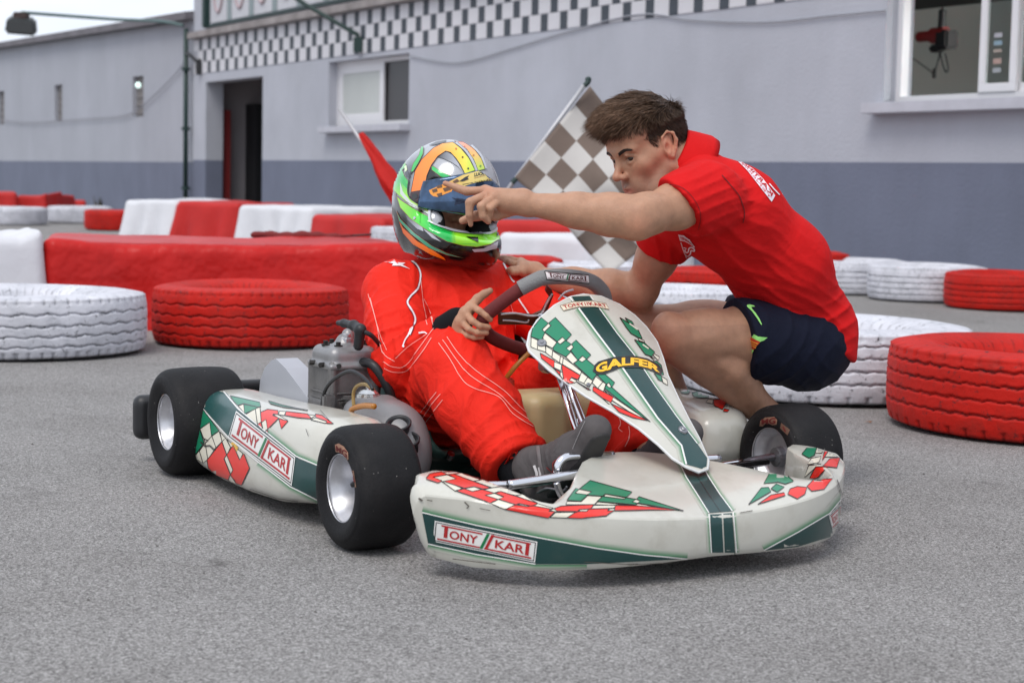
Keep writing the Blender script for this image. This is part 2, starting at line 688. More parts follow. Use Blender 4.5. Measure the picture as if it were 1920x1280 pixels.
def grid_plane(name, x0, x1, y0, y1, nx, ny, m):
    V = [(x0 + (x1 - x0) * i / nx, y0 + (y1 - y0) * j / ny, 0) for j in range(ny + 1) for i in range(nx + 1)]
    F = [(j * (nx + 1) + i, j * (nx + 1) + i + 1, (j + 1) * (nx + 1) + i + 1, (j + 1) * (nx + 1) + i) for j in range(ny) for i in range(nx)]
    return mesh_np(name, V, F, m, smooth=False)
g_ = grid_plane('ground', -1500, 1500, -1500, 1500, 2, 2, asphalt_mat())
tag(g_, kind='structure')

# ================================================================ the long building: frame s = along the wall (away to the left), h = up, off = towards the camera
_d = ray(-900, 296)
WD = Vector((_d.x, _d.y, 0)).normalized()
_q = at(1700, 500, 14.5)
W0 = Vector((_q.x, _q.y, 0))
WN = Vector((WD.y, -WD.x, 0))
if WN.y > 0: WN = -WN
WROT = math.atan2(-WD.y, -WD.x)   # local +X runs along -WD (to the right), local -Y faces the camera
# local frame: x = -s, y = -off, z = h
def wl(s, off, h):
    return (-s, -off, h)
def wall_uv(u, v, off=0.0):
    r = ray(u, v)
    t = ((W0 + WN * off - CP).dot(WN)) / r.dot(WN)
    p = CP + r * t
    return (p - W0).dot(WD), p.z
wl_paint = mat('lavender_wall_paint', (0.44, 0.45, 0.50), 0.85, var=0.06, vscale=0.9, bump=0.25, bscale=35, bdist=0.02, dirt=0.22, dirtcol=(0.3, 0.3, 0.32), dscale=1.6)
band_paint = mat('slate_band_paint', (0.155, 0.172, 0.235), 0.8, var=0.06, vscale=1.1, bump=0.25, bscale=35, bdist=0.02)
wing_paint = mat('grey_wing_paint', (0.395, 0.405, 0.45), 0.88, var=0.05, vscale=0.8, bump=0.25, bscale=30, bdist=0.02)
def streaks(m, amt, sc=(2.2, 2.2, 0.16)):
    # rain runs and patched render: a second, vertically stretched tone over the paint
    t = m.node_tree; L = t.links.new; b = t.nodes['Principled BSDF']
    src = b.inputs['Base Color'].links[0].from_socket
    co = t.nodes.new('ShaderNodeTexCoord'); mp = t.nodes.new('ShaderNodeMapping'); mp.inputs['Scale'].default_value = sc
    n = t.nodes.new('ShaderNodeTexNoise'); n.inputs['Scale'].default_value = 1.6; n.inputs['Detail'].default_value = 7; n.inputs['Roughness'].default_value = 0.65
    mr = t.nodes.new('ShaderNodeMapRange'); mr.inputs['From Min'].default_value = 0.35; mr.inputs['From Max'].default_value = 0.7
    mr.inputs['To Min'].default_value = 1.0 + amt * 0.4; mr.inputs['To Max'].default_value = 1.0 - amt
    s = t.nodes.new('ShaderNodeVectorMath'); s.operation = 'SCALE'
    L(co.outputs['Object'], mp.inputs[0]); L(mp.outputs[0], n.inputs['Vector']); L(n.outputs['Fac'], mr.inputs['Value'])
    L(src, s.inputs[0]); L(mr.outputs[0], s.inputs['Scale']); L(s.outputs[0], b.inputs['Base Color'])
streaks(wl_paint, 0.055, (0.7, 0.7, 0.22)); streaks(band_paint, 0.10, (0.8, 0.8, 0.3)); streaks(wing_paint, 0.06, (0.6, 0.6, 0.2))
white_alu = mat('white_frame', (0.72, 0.71, 0.73), 0.4)
sill_m = mat('stone_sill', (0.5, 0.5, 0.55), 0.7, var=0.06)
dark_green = mat('dark_green_paint', (0.010, 0.034, 0.030), 0.5)
ledge_m = mat('weathered_ledge', (0.30, 0.27, 0.265), 0.9, var=0.25, vscale=3, dirt=0.5, dscale=4)
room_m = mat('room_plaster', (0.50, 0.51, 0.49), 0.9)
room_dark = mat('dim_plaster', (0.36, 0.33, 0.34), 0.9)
def glass_mat(name='window_glass', tint=(0.75, 0.8, 0.8), rough=0.03):
    m = mat(name, tint, rough, trans=1.0)
    m.node_tree.nodes['Principled BSDF'].inputs['IOR'].default_value = 1.15
    return m
glass = glass_mat()
frost = mat('frosted_pane', (0.50, 0.52, 0.50), 0.45, var=0.05, vscale=2.0)
B = empty('main_building', tuple(W0), WROT)
tag(B, 'long lavender grey building with slate band at its foot and a chequered strip above', 'building')
WT = 0.30   # wall thickness
def wall_pieces(parent, name, s0, s1, h0, h1, holes, m, off=0.0, thick=WT):
    """solid wall between s0..s1, h0..h1 with rectangular holes (s_lo, s_hi, h_lo, h_hi) in one mesh"""
    ss = sorted({s0, s1, *[x for h in holes for x in h[:2] if s0 <= x <= s1]})
    hs = sorted({h0, h1, *[x for h in holes for x in h[2:] if h0 <= x <= h1]})
    V, F, idx = [], [], {}
    def vid(i, j, k):
        if (i, j, k) not in idx:
            idx[(i, j, k)] = len(V)
            V.append(wl(ss[i], off - k * thick, hs[j]))
        return idx[(i, j, k)]
    def solid(i, j):
        if not (0 <= i < len(ss) - 1 and 0 <= j < len(hs) - 1): return False
        cs, ch = (ss[i] + ss[i + 1]) / 2, (hs[j] + hs[j + 1]) / 2
        return not any(h[0] < cs < h[1] and h[2] < ch < h[3] for h in holes)
    for i in range(len(ss) - 1):
        for j in range(len(hs) - 1):
            if not solid(i, j): continue
            F.append((vid(i, j, 0), vid(i, j + 1, 0), vid(i + 1, j + 1, 0), vid(i + 1, j, 0)))
            F.append((vid(i, j, 1), vid(i + 1, j, 1), vid(i + 1, j + 1, 1), vid(i, j + 1, 1)))
            if not solid(i - 1, j): F.append((vid(i, j, 0), vid(i, j, 1), vid(i, j + 1, 1), vid(i, j + 1, 0)))
            if not solid(i + 1, j): F.append((vid(i + 1, j, 0), vid(i + 1, j + 1, 0), vid(i + 1, j + 1, 1), vid(i + 1, j, 1)))
            if not solid(i, j - 1): F.append((vid(i, j, 0), vid(i + 1, j, 0), vid(i + 1, j, 1), vid(i, j, 1)))
            if not solid(i, j + 1): F.append((vid(i, j + 1, 0), vid(i, j + 1, 1), vid(i + 1, j + 1, 1), vid(i + 1, j + 1, 0)))
    bm = bmesh.new()
    vs = [bm.verts.new(v) for v in V]
    for f in F: bm.faces.new([vs[i] for i in f])
    return bm_obj(name, bm, m, parent)
SE = 17.72                   # left end of the main building
SR = -16.0                    # right end
BIGW = (-2.2, 0.37, 1.49, 2.75)
SMW = (9.42, 12.0, 1.47, 2.37)
DOOR = (14.53, 17.1, 0.0, 2.28)
BAND = 1.0
wall_pieces(B, 'band_wall', SR, SE, 0, BAND, [DOOR], band_paint, off=0.004)
wall_pieces(B, 'wall', SR, SE, BAND, 6.0, [BIGW, SMW, DOOR], wl_paint)
# chequered strip: three rows of painted tiles that stand a little proud
def tile_mesh(w, h):
    bm = bmesh.new()
    b_box(bm, (0, 0, 0), (w, 0.012, h))
    es = [e for e in bm.edges]
    bmesh.ops.bevel(bm, geom=es, offset=0.004, segments=1, affect='EDGES')
    me = bpy.data.meshes.new('tile'); bm.to_mesh(me); bm.free(); return me
white_t = mat('white_tile_paint', (0.62, 0.61, 0.64), 0.6, var=0.06, vscale=4)
dark_t = mat('dark_tile_paint', (0.045, 0.055, 0.07), 0.6, var=0.2, vscale=4)
PER, WWID, RH, C0 = 0.42, 0.265, 0.19, 2.43
meW = tile_mesh(WWID - 0.004, RH - 0.004); meW.materials.append(white_t)
meD = tile_mesh(PER - WWID - 0.004, RH - 0.004); meD.materials.append(dark_t)
for row in range(3):
    sh = (row % 2) * PER / 2
    k = 0
    while True:
        s = SE - 0.16 - sh - k * PER
        if s < 1.0: break
        for me, ds in ((meW, 0), (meD, -PER / 2)):
            sc = s + ds
            o = bpy.data.objects.new('tile', me)
            o.location = wl(sc, 0.004, C0 + RH * (row + 0.5))
            link(o, B)
        k += 1
bm = bmesh.new()
b_box(bm, wl((SE + SR) / 2, 0.06, 3.065), (SE - SR, 0.12, 0.11))
bm_obj('ledge', bm, ledge_m, B, bevel=0.01)
# panels with a faded wreath above the ledge, in a dark green frame
pan_m = mat('faded_panel', (0.55, 0.55, 0.58), 0.7, var=0.08, vscale=3)
strip_m = mat('panel_strip', (0.25, 0.30, 0.31), 0.7)
ring_m = mat('faded_red_print', (0.42, 0.33, 0.35), 0.8, var=0.2, vscale=6)
bm = bmesh.new(); b_box(bm, wl(13.3, 0.03, 3.18), (7.6, 0.05, 0.035)); b_box(bm, wl(16.98, 0.05, 3.95), (0.11, 0.1, 1.55))
bm_obj('panel_frame', bm, dark_green, B)
for k in range(8):
    s = 16.45 - 0.97 * k
    bm = bmesh.new(); b_box(bm, wl(s, 0.012, 3.9), (0.74, 0.02, 1.36))
    p = bm_obj('panel', bm, pan_m, B, bevel=0.004, seg=1)
    V, F = tube_data([Vector(wl(s + 0.2 * math.cos(a), 0.024, 3.72 + 0.34 * math.sin(a))) for a in [2 * math.pi * i / 28 for i in range(28)]], 0.03, 6, closed=True)
    V = [(v[0], v[1] * 1.0 if abs(v[1]) < 1 else v[1], v[2]) for v in V]
    mesh_np('wreath', V, F, ring_m, p)
    bm = bmesh.new(); b_box(bm, wl(s - 0.485, 0.014, 3.9), (0.18, 0.02, 1.36))
    bm_obj('panel_strip', bm, strip_m, B)
# --- windows
def window(parent, S, name, open_hi=None):
    s0, s1, h0, h1 = S
    d = -0.17
    root = None
    bm = bmesh.new()
    fw = 0.06
    b_box(bm, wl((s0 + s1) / 2, d, h0 + fw / 2), (s1 - s0, 0.08, fw)); b_box(bm, wl((s0 + s1) / 2, d, h1 - fw / 2), (s1 - s0, 0.08, fw))
    b_box(bm, wl(s0 + fw / 2, d, (h0 + h1) / 2), (fw, 0.08, h1 - h0 - 2 * fw)); b_box(bm, wl(s1 - fw / 2, d, (h0 + h1) / 2), (fw, 0.08, h1 - h0 - 2 * fw))
    root = bm_obj(name, bm, white_alu, parent)
    return root
def sash(parent, a, b, h0, h1, off, glassm, fw=0.075):
    bm = bmesh.new()
    b_box(bm, wl((a + b) / 2, off, h0 + fw / 2), (b - a, 0.035, fw)); b_box(bm, wl((a + b) / 2, off, h1 - fw / 2), (b - a, 0.035, fw))
    b_box(bm, wl(a + fw / 2, off, (h0 + h1) / 2), (fw, 0.035, h1 - h0 - 2 * fw)); b_box(bm, wl(b - fw / 2, off, (h0 + h1) / 2), (fw, 0.035, h1 - h0 - 2 * fw))
    bm_obj('sash', bm, white_alu, parent, bevel=0.004, seg=1)
    bm = bmesh.new(); b_box(bm, wl((a + b) / 2, off, (h0 + h1) / 2), (b - a - 2 * fw, 0.008, h1 - h0 - 2 * fw))
    bm_obj('pane', bm, glassm, parent)
w1 = window(B, SMW, 'window')
sash(w1, 10.48, 11.93, SMW[2] + 0.06, SMW[3] - 0.06, -0.15, frost, 0.11)
bm = bmesh.new(); b_box(bm, wl((SMW[0] + SMW[1]) / 2, 0.07, SMW[2] - 0.045), (SMW[1] - SMW[0] + 0.10, 0.16, 0.09)); b_box(bm, wl((SMW[0] + SMW[1]) / 2, -0.07, SMW[2] - 0.006), (SMW[1] - SMW[0], 0.12, 0.012))
bm_obj('window_sill', bm, sill_m, B, bevel=0.008)
bm = bmesh.new(); b_box(bm, wl(9.95, -0.185, 1.92), (1.0, 0.008, 0.78)); bm_obj('dark_opening_sheet', bm, mat('dim_opening_grey', (0.035, 0.032, 0.034), 0.35), w1)  # added dark sheet in the opening, standing in for the dim store room
w2 = window(B, BIGW, 'window')
sash(w2, -1.0, -0.6, BIGW[2] + 0.06, BIGW[3] - 0.06, -0.135, glass, 0.07)
sash(w2, -2.15, -0.92, BIGW[2] + 0.06, BIGW[3] - 0.06, -0.19, glass, 0.07)
for k, (c, h, hh) in enumerate([((0.6, 0.6, 0.7), 1.99, 0.05), ((0.15, 0.42, 0.6), 1.93, 0.05), ((0.6, 0.42, 0.3), 1.87, 0.03), ((0.65, 0.3, 0.2), 1.79, 0.06), ((0.45, 0.5, 0.55), 1.72, 0.05)]):
    bm = bmesh.new(); b_box(bm, wl(-0.79, -0.128, h), (0.085, 0.002, hh * 0.7)); bm_obj('window_sticker', bm, mat('sticker_%d' % k, tuple(0.16 + 0.35 * q for q in c), 0.6), w2)
bm = bmesh.new(); b_box(bm, wl((BIGW[0] + BIGW[1]) / 2, 0.07, BIGW[2] - 0.045), (BIGW[1] - BIGW[0] + 0.22, 0.16, 0.09)); b_box(bm, wl((BIGW[0] + BIGW[1]) / 2, -0.07, BIGW[2] - 0.006), (BIGW[1] - BIGW[0], 0.12, 0.012))
bm_obj('window_sill', bm, sill_m, B, bevel=0.008)
# --- rooms behind the openings
def room(name, s0, s1, depth, h1, m, floor_m=None):
    V = [wl(s, -WT - d, h) for s in (s0, s1) for d in (0, depth) for h in (0.0, h1)]
    F = [(0, 1, 3, 2), (4, 6, 7, 5), (2, 3, 7, 6), (0, 2, 6, 4), (1, 5, 7, 3)]
    return mesh_np(name, V, F, m, B, smooth=False)
room('workshop_room', -4.5, 4.0, 5.0, 3.4, room_m)
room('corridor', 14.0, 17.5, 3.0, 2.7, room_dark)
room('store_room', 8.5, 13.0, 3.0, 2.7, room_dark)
bm = bmesh.new(); b_box(bm, wl(-0.3, -2.2, 2.9), (8.0, 1.4, 0.5)); bm_obj('ceiling_beam', bm, mat('dark_beam', (0.03, 0.03, 0.03), 0.8), B)
bm = bmesh.new(); b_box(bm, wl(-1.55, -2.2, 2.36), (0.14, 1.4, 0.05))
bm_obj('strip_light', bm, mat('lit_tube', (0.9, 0.95, 0.9), 0.5, emis=(0.95, 1.0, 0.97, 150.0)), B)
door_red = mat('red_door_paint', (0.25, 0.02, 0.02), 0.6)
bm = bmesh.new(); b_box(bm, wl(wall_uv(421, 300, -0.42)[0], -0.42, 0.92), (0.24, 0.12, 1.84)); bm_obj('door_post', bm, door_red, B)
bm = bmesh.new(); b_box(bm, wl(wall_uv(476, 265, -1.0)[0], -1.0, 0.98), (0.95, 0.3, 1.96)); b_box(bm, wl(wall_uv(440, 330, -1.1)[0], -1.1, 0.5), (0.9, 0.3, 1.0)); bm_obj('dark_cupboard', bm, mat('black_cupboard', (0.012, 0.012, 0.014), 0.6), B)
bm = bmesh.new(); b_box(bm, wl(wall_uv(442, 265, -0.9)[0], -0.9, 1.32), (0.75, 0.04, 0.17)); bm_obj('red_shelf', bm, door_red, B)
# drain pipe at the joint of the two buildings is a thing of its own
# --- hoist seen inside the right window
hk = empty('engine_hoist', tuple(W0 + WD * 0.0 - WN * 1.4 + Vector((0, 0, 2.3))), WROT)
tag(hk, 'red and black chain hoist hanging inside the right window', 'hoist')
blk = mat('black_plastic', (0.015, 0.015, 0.017), 0.45)
redp = mat('red_enamel', (0.32, 0.02, 0.02), 0.4)
c_ = W0 - WN * 1.4
def hp(u, v): # pixel on the plane 1.4 m behind the wall, in hoist coordinates
    s, h = wall_uv(u, v, -1.4)
    return Vector((-s, 0, h - 2.3))
p1, p2 = hp(1722, 70), hp(1775, 66)
bm = bmesh.new(); b_cyl(bm, p1, (p1 + p2) / 2, 0.05, n=20); bm_obj('motor', bm, redp, hk, bevel=0.01)
bm = bmesh.new(); b_cyl(bm, (p1 + p2) / 2, p2, 0.075, n=20); bm_obj('drum', bm, redp, hk, bevel=0.01)
bm = bmesh.new(); b_box(bm, hp(1775, 75), (0.16, 0.16, 0.17)); b_box(bm, hp(1757, 92), (0.12, 0.12, 0.07)); b_cyl(bm, hp(1765, 60), hp(1768, 15), 0.035); bm_obj('gearbox', bm, blk, hk, bevel=0.02)
V, F = join_data([tube_data(spline([hp(1704, 20), hp(1708, 100), hp(1708, 190)], 6), 0.008, 6), tube_data(spline([hp(1762, 98), hp(1758, 118), hp(1751, 137), hp(1740, 130), hp(1712, 110)], 6), 0.006, 6),
                  tube_data(spline([hp(1763, 98), hp(1767, 120), hp(1774, 136), hp(1778, 128), hp(1772, 100)], 6), 0.006, 6)])
mesh_np('chain', V, F, blk, hk)
bm = bmesh.new(); b_box(bm, hp(1752, 138), (0.03, 0.03, 0.09)); bm_obj('control_box', bm, blk, hk, bevel=0.006)
rc = W0 + WD * (-1.75) - WN * 2.6
ro_ = empty('parked_machine', tuple(rc), WROT)
tag(ro_, 'red sloping machine cover seen through the far right window pane', 'machine')
V = [(-0.6, -0.4, 0), (0.6, -0.4, 0), (0.6, 0.4, 0), (-0.6, 0.4, 0), (-0.6, -0.4, 1.62), (0.6, -0.4, 2.05), (0.6, 0.4, 2.05), (-0.6, 0.4, 1.62)]
bm = bmesh.new(); vs = [bm.verts.new(v) for v in V]
for f in [(0, 3, 2, 1), (4, 5, 6, 7), (0, 1, 5, 4), (1, 2, 6, 5), (2, 3, 7, 6), (3, 0, 4, 7)]: bm.faces.new([vs[i] for i in f])
bm_obj('cover', bm, redp, ro_, bevel=0.03)

# ================================================================ left wing
Wg = empty('side_building', tuple(W0 + WD * SE), WROT)
tag(Wg, 'low grey side building with narrow slit windows under a sloping eave', 'building')
def ws(s): return s - SE
SLITS = [(20.55, 21.2, 1.79, 2.53), (26.1, 26.7, 1.80, 2.57), (31.2, 31.85, 1.82, 2.6)]
WE = 44.0
hol = [(ws(a), ws(b), c, d) for a, b, c, d in SLITS]
wall_pieces(Wg, 'band_wall', 0.0, ws(WE), 0, 0.965, [], band_paint, off=-0.02, thick=0.25)
wall_pieces(Wg, 'wall', 0.0, ws(WE), 0.965, 3.36, hol, wing_paint, off=-0.024, thick=0.25)
slit_m = mat('slatted_slit', (0.20, 0.185, 0.18), 0.8, var=0.1)
for a, b, c, d in hol:
    bm = bmesh.new(); b_box(bm, wl((a + b) / 2, -0.12, (c + d) / 2), (b - a, 0.02, d - c)); sw = bm_obj('slit_window', bm, slit_m, Wg)
    for i in range(5):
        bm = bmesh.new(); b_box(bm, wl((a + b) / 2, -0.10, c + (d - c) * (i + 0.5) / 5), (b - a - 0.02, 0.02, 0.02)); bm_obj('slat', bm, mat('slat_grey', (0.27, 0.25, 0.25), 0.7), sw)
lw = (ws(20.72), 2.36)
bm = bmesh.new(); bmesh.ops.create_uvsphere(bm, u_segments=12, v_segments=8, radius=0.052, matrix=Matrix.Translation(wl(lw[0], 0.02, lw[1])))
bm_obj('wall_lamp', bm, mat('lit_lamp', (0.8, 1, 0.95), 0.4, emis=(0.75, 1.0, 0.93, 1.0)), Wg)
# roof edge that climbs slightly away from the corner
V = []
for s, h in ((0.0, 3.34), (ws(WE), 3.80)):
    V += [wl(s, 0.16, h), wl(s, 0.16, h + 0.13), wl(s, -6.0, h + 1.0), wl(s, -6.0, h + 0.86)]
bm = bmesh.new(); vs = [bm.verts.new(v) for v in V]
for f in [(0, 1, 5, 4), (1, 2, 6, 5), (2, 3, 7, 6), (3, 0, 4, 7), (0, 3, 2, 1), (4, 5, 6, 7)]: bm.faces.new([vs[i] for i in f])
bm_obj('roof', bm, mat('grey_roof', (0.16, 0.15, 0.165), 0.85, var=0.2, vscale=2), Wg)
V = []
for s, h in ((0.0, 3.34), (ws(WE), 3.80)):
    V += [wl(s, -0.03, 3.36), wl(s, -0.03, h + 0.01), wl(s, -0.27, h + 0.01), wl(s, -0.27, 3.36)]
bm = bmesh.new(); vs = [bm.verts.new(v) for v in V]
for f in [(0, 1, 5, 4), (1, 2, 6, 5), (2, 3, 7, 6), (3, 0, 4, 7)]: bm.faces.new([vs[i] for i in f])
bm_obj('eave_wall', bm, wing_paint, Wg)
# ================================================================ pipe, floodlight, diagonal stay, cables
def wp(s, off, h): return W0 + WD * s + WN * off + Vector((0, 0, h))
pb = wp(17.85, 0.09, 0)
pp = empty('drain_pipe', tuple(pb)); tag(pp, 'thin dark green pipe running up the joint of the two buildings', 'pipe')
tube('pipe', [(0, 0, 0), (0, 0, 3.2)], 0.042, dark_green, pp, 10)
for h in (0.5, 1.5, 2.5):
    bm = bmesh.new(); b_cyl(bm, (0, 0, h), (0, 0, h + 0.05), 0.075, n=12); bm_obj('clamp', bm, dark_green, pp)
lampw = CP + ray(40, 35) * 30.0
_s = (lampw - W0).dot(WD); _o = (lampw - W0).dot(WN); _h = lampw.z
fl = empty('floodlight', tuple(wp(17.9, 0.12, 3.25))); tag(fl, 'dark floodlight on a long thin arm reaching out over the roof edge', 'floodlight')
base = wp(17.9, 0.12, 3.25)
A = [base - base, wp(18.3, 0.4, 3.33) - base, wp(19.5, 0.9, 3.42) - base, lampw + Vector((0, 0, 0.10)) - base]
tube('arm', spline(A, 8), 0.028, mat('grey_green_steel', (0.10, 0.16, 0.16), 0.5), fl, 8)
hd = lampw - base
bm = bmesh.new()
vs_ = b_box(bm, (0, 0, 0), (0.46, 0.34, 0.26))
for v in vs_:
    if v.co.z < 0: v.co.x *= 1.14; v.co.y *= 1.2
hm = bm_obj('lamp_head', bm, mat('floodlight_grey', (0.055, 0.06, 0.062), 0.5), fl, bevel=0.04); hm.location = hd + Vector((0, 0, -0.12)); hm.rotation_euler = (0.25, 0.05, 0.2)
bm = bmesh.new(); b_box(bm, (0, 0, 0), (0.24, 0.2, 0.12)); gb = bm_obj('ballast_box', bm, mat('rusty_box', (0.05, 0.03, 0.028), 0.7), fl, bevel=0.015); gb.location = hd + Vector((0, 0, 0.04))
dpt = [wp(10.9, 0.05, 2.55), wp(10.9, 0.06, 2.68), wp(11.55, 0.55, 3.10), wp(12.2, 0.9, 3.5)]
ds = empty('diagonal_stay', tuple(dpt[0])); tag(ds, 'dark green slanting stay bar above the small window', 'stay bar')
tube('bar', [p - dpt[0] for p in dpt], 0.032, dark_green, ds, 8)
bm = bmesh.new(); b_box(bm, (0, 0, 0), (0.12, 0.1, 0.2)); bm_obj('foot_plate', bm, dark_green, ds)
br_ = wp(17.35, 0.04, 2.6)
jb = empty('cable_bracket', tuple(br_)); tag(jb, 'small dark cable bracket at the left end of the chequered strip', 'bracket')
tube('bracket_arm', spline([(0, 0, 0), tuple(wp(17.55, 0.1, 2.72) - br_), tuple(wp(17.8, 0.1, 2.80) - br_)], 5), 0.03, blk, jb, 8)
bm = bmesh.new(); b_box(bm, (0, 0, -0.06), (0.09, 0.08, 0.26)); bm_obj('bracket_plate', bm, blk, jb, bevel=0.01)
cab_m = mat('grey_cable', (0.34, 0.35, 0.39), 0.7)
cp = [wall_uv(u, v) for u, v in ((770, 105), (860, 118), (960, 92), (1060, 62), (1200, 28), (1300, 38), (1440, 42), (1560, 30), (1665, 20))]
cpw = [wp(s, 0.02, h) for s, h in cp]
cb = tube('wall_cable', spline([p for p in cpw], 6), 0.008, cab_m, None, 6); tag(cb, 'thin grey cable sagging along the wall above the instructor', 'cable')
cp = [wall_uv(u, v) for u, v in ((8, 226), (60, 230), (120, 226), (180, 222), (245, 214), (290, 180), (330, 140), (352, 110))]
cb = tube('wall_cable', spline([wp(s, 0.02, h) for s, h in cp], 6), 0.01, mat('pale_cable', (0.3, 0.3, 0.34), 0.7), None, 6); tag(cb, 'thin pale cable sagging between the slit windows of the side building', 'cable')
# ================================================================ painted truck tyres
def tyre_paint(name, col, worn):
    m = bpy.data.materials.new(name); m.use_nodes = True; MATS[name] = m
    t = m.node_tree; L = t.links.new; b = t.nodes['Principled BSDF']
    b.inputs['Roughness'].default_value = 0.6; b.inputs['Specular IOR Level'].default_value = 0.22
    co = t.nodes.new('ShaderNodeTexCoord'); oi = t.nodes.new('ShaderNodeObjectInfo')
    add = t.nodes.new('ShaderNodeVectorMath'); add.operation = 'ADD'
    L(co.outputs['Object'], add.inputs[0])
    cx = t.nodes.new('ShaderNodeCombineXYZ'); mu = t.nodes.new('ShaderNodeMath'); mu.operation = 'MULTIPLY'; mu.inputs[1].default_value = 40
    L(oi.outputs['Random'], mu.inputs[0]); L(mu.outputs[0], cx.inputs[0]); L(cx.outputs[0], add.inputs[1])
    def noi(sc, d=6, r=0.6):
        n = t.nodes.new('ShaderNodeTexNoise'); n.inputs['Scale'].default_value = sc; n.inputs['Detail'].default_value = d; n.inputs['Roughness'].default_value = r
        L(add.outputs[0], n.inputs['Vector']); return n
    def ramp(src, lo, hi, a, c):
        r = t.nodes.new('ShaderNodeMapRange'); r.inputs['From Min'].default_value = lo; r.inputs['From Max'].default_value = hi
        r.inputs['To Min'].default_value = a; r.inputs['To Max'].default_value = c; L(src, r.inputs['Value']); return r.outputs[0]
    base = t.nodes.new('ShaderNodeRGB'); base.outputs[0].default_value = (*col, 1)
    sc_ = t.nodes.new('ShaderNodeVectorMath'); sc_.operation = 'SCALE'
    L(base.outputs[0], sc_.inputs[0]); L(ramp(noi(3.5).outputs['Fac'], 0.3, 0.7, 0.8, 1.12), sc_.inputs['Scale'])
    def mix(a, colr, f):
        q = t.nodes.new('ShaderNodeMixRGB'); L(a, q.inputs['Color1']); q.inputs['Color2'].default_value = (*colr, 1); L(f, q.inputs['Fac']); return q.outputs[0]
    c = mix(sc_.outputs[0], worn, ramp(noi(9, 8, 0.7).outputs['Fac'], 0.50, 0.72, 0, 0.85))
    c = mix(c, (0.02, 0.02, 0.022), ramp(noi(38, 6, 0.7).outputs['Fac'], 0.585, 0.68, 0, 0.85))
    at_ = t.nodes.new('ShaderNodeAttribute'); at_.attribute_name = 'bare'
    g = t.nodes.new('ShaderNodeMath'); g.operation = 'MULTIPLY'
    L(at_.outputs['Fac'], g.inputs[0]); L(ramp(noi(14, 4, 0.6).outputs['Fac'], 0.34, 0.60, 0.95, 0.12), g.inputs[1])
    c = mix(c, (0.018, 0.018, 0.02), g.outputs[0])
    L(c, b.inputs['Base Color'])
    bp = t.nodes.new('ShaderNodeBump'); bp.inputs['Strength'].default_value = 0.4; bp.inputs['Distance'].default_value = 0.01
    L(noi(30, 5, 0.6).outputs['Fac'], bp.inputs['Height']); L(bp.outputs[0], b.inputs['Normal'])
    return m
def _tp(*a): return tyre_paint(*a)
T_RED = tyre_paint('red_tyre_paint', (0.52, 0.012, 0.006), (0.30, 0.02, 0.014))
T_WHITE = tyre_paint('white_tyre_paint', (0.66, 0.66, 0.71), (0.42, 0.43, 0.47))
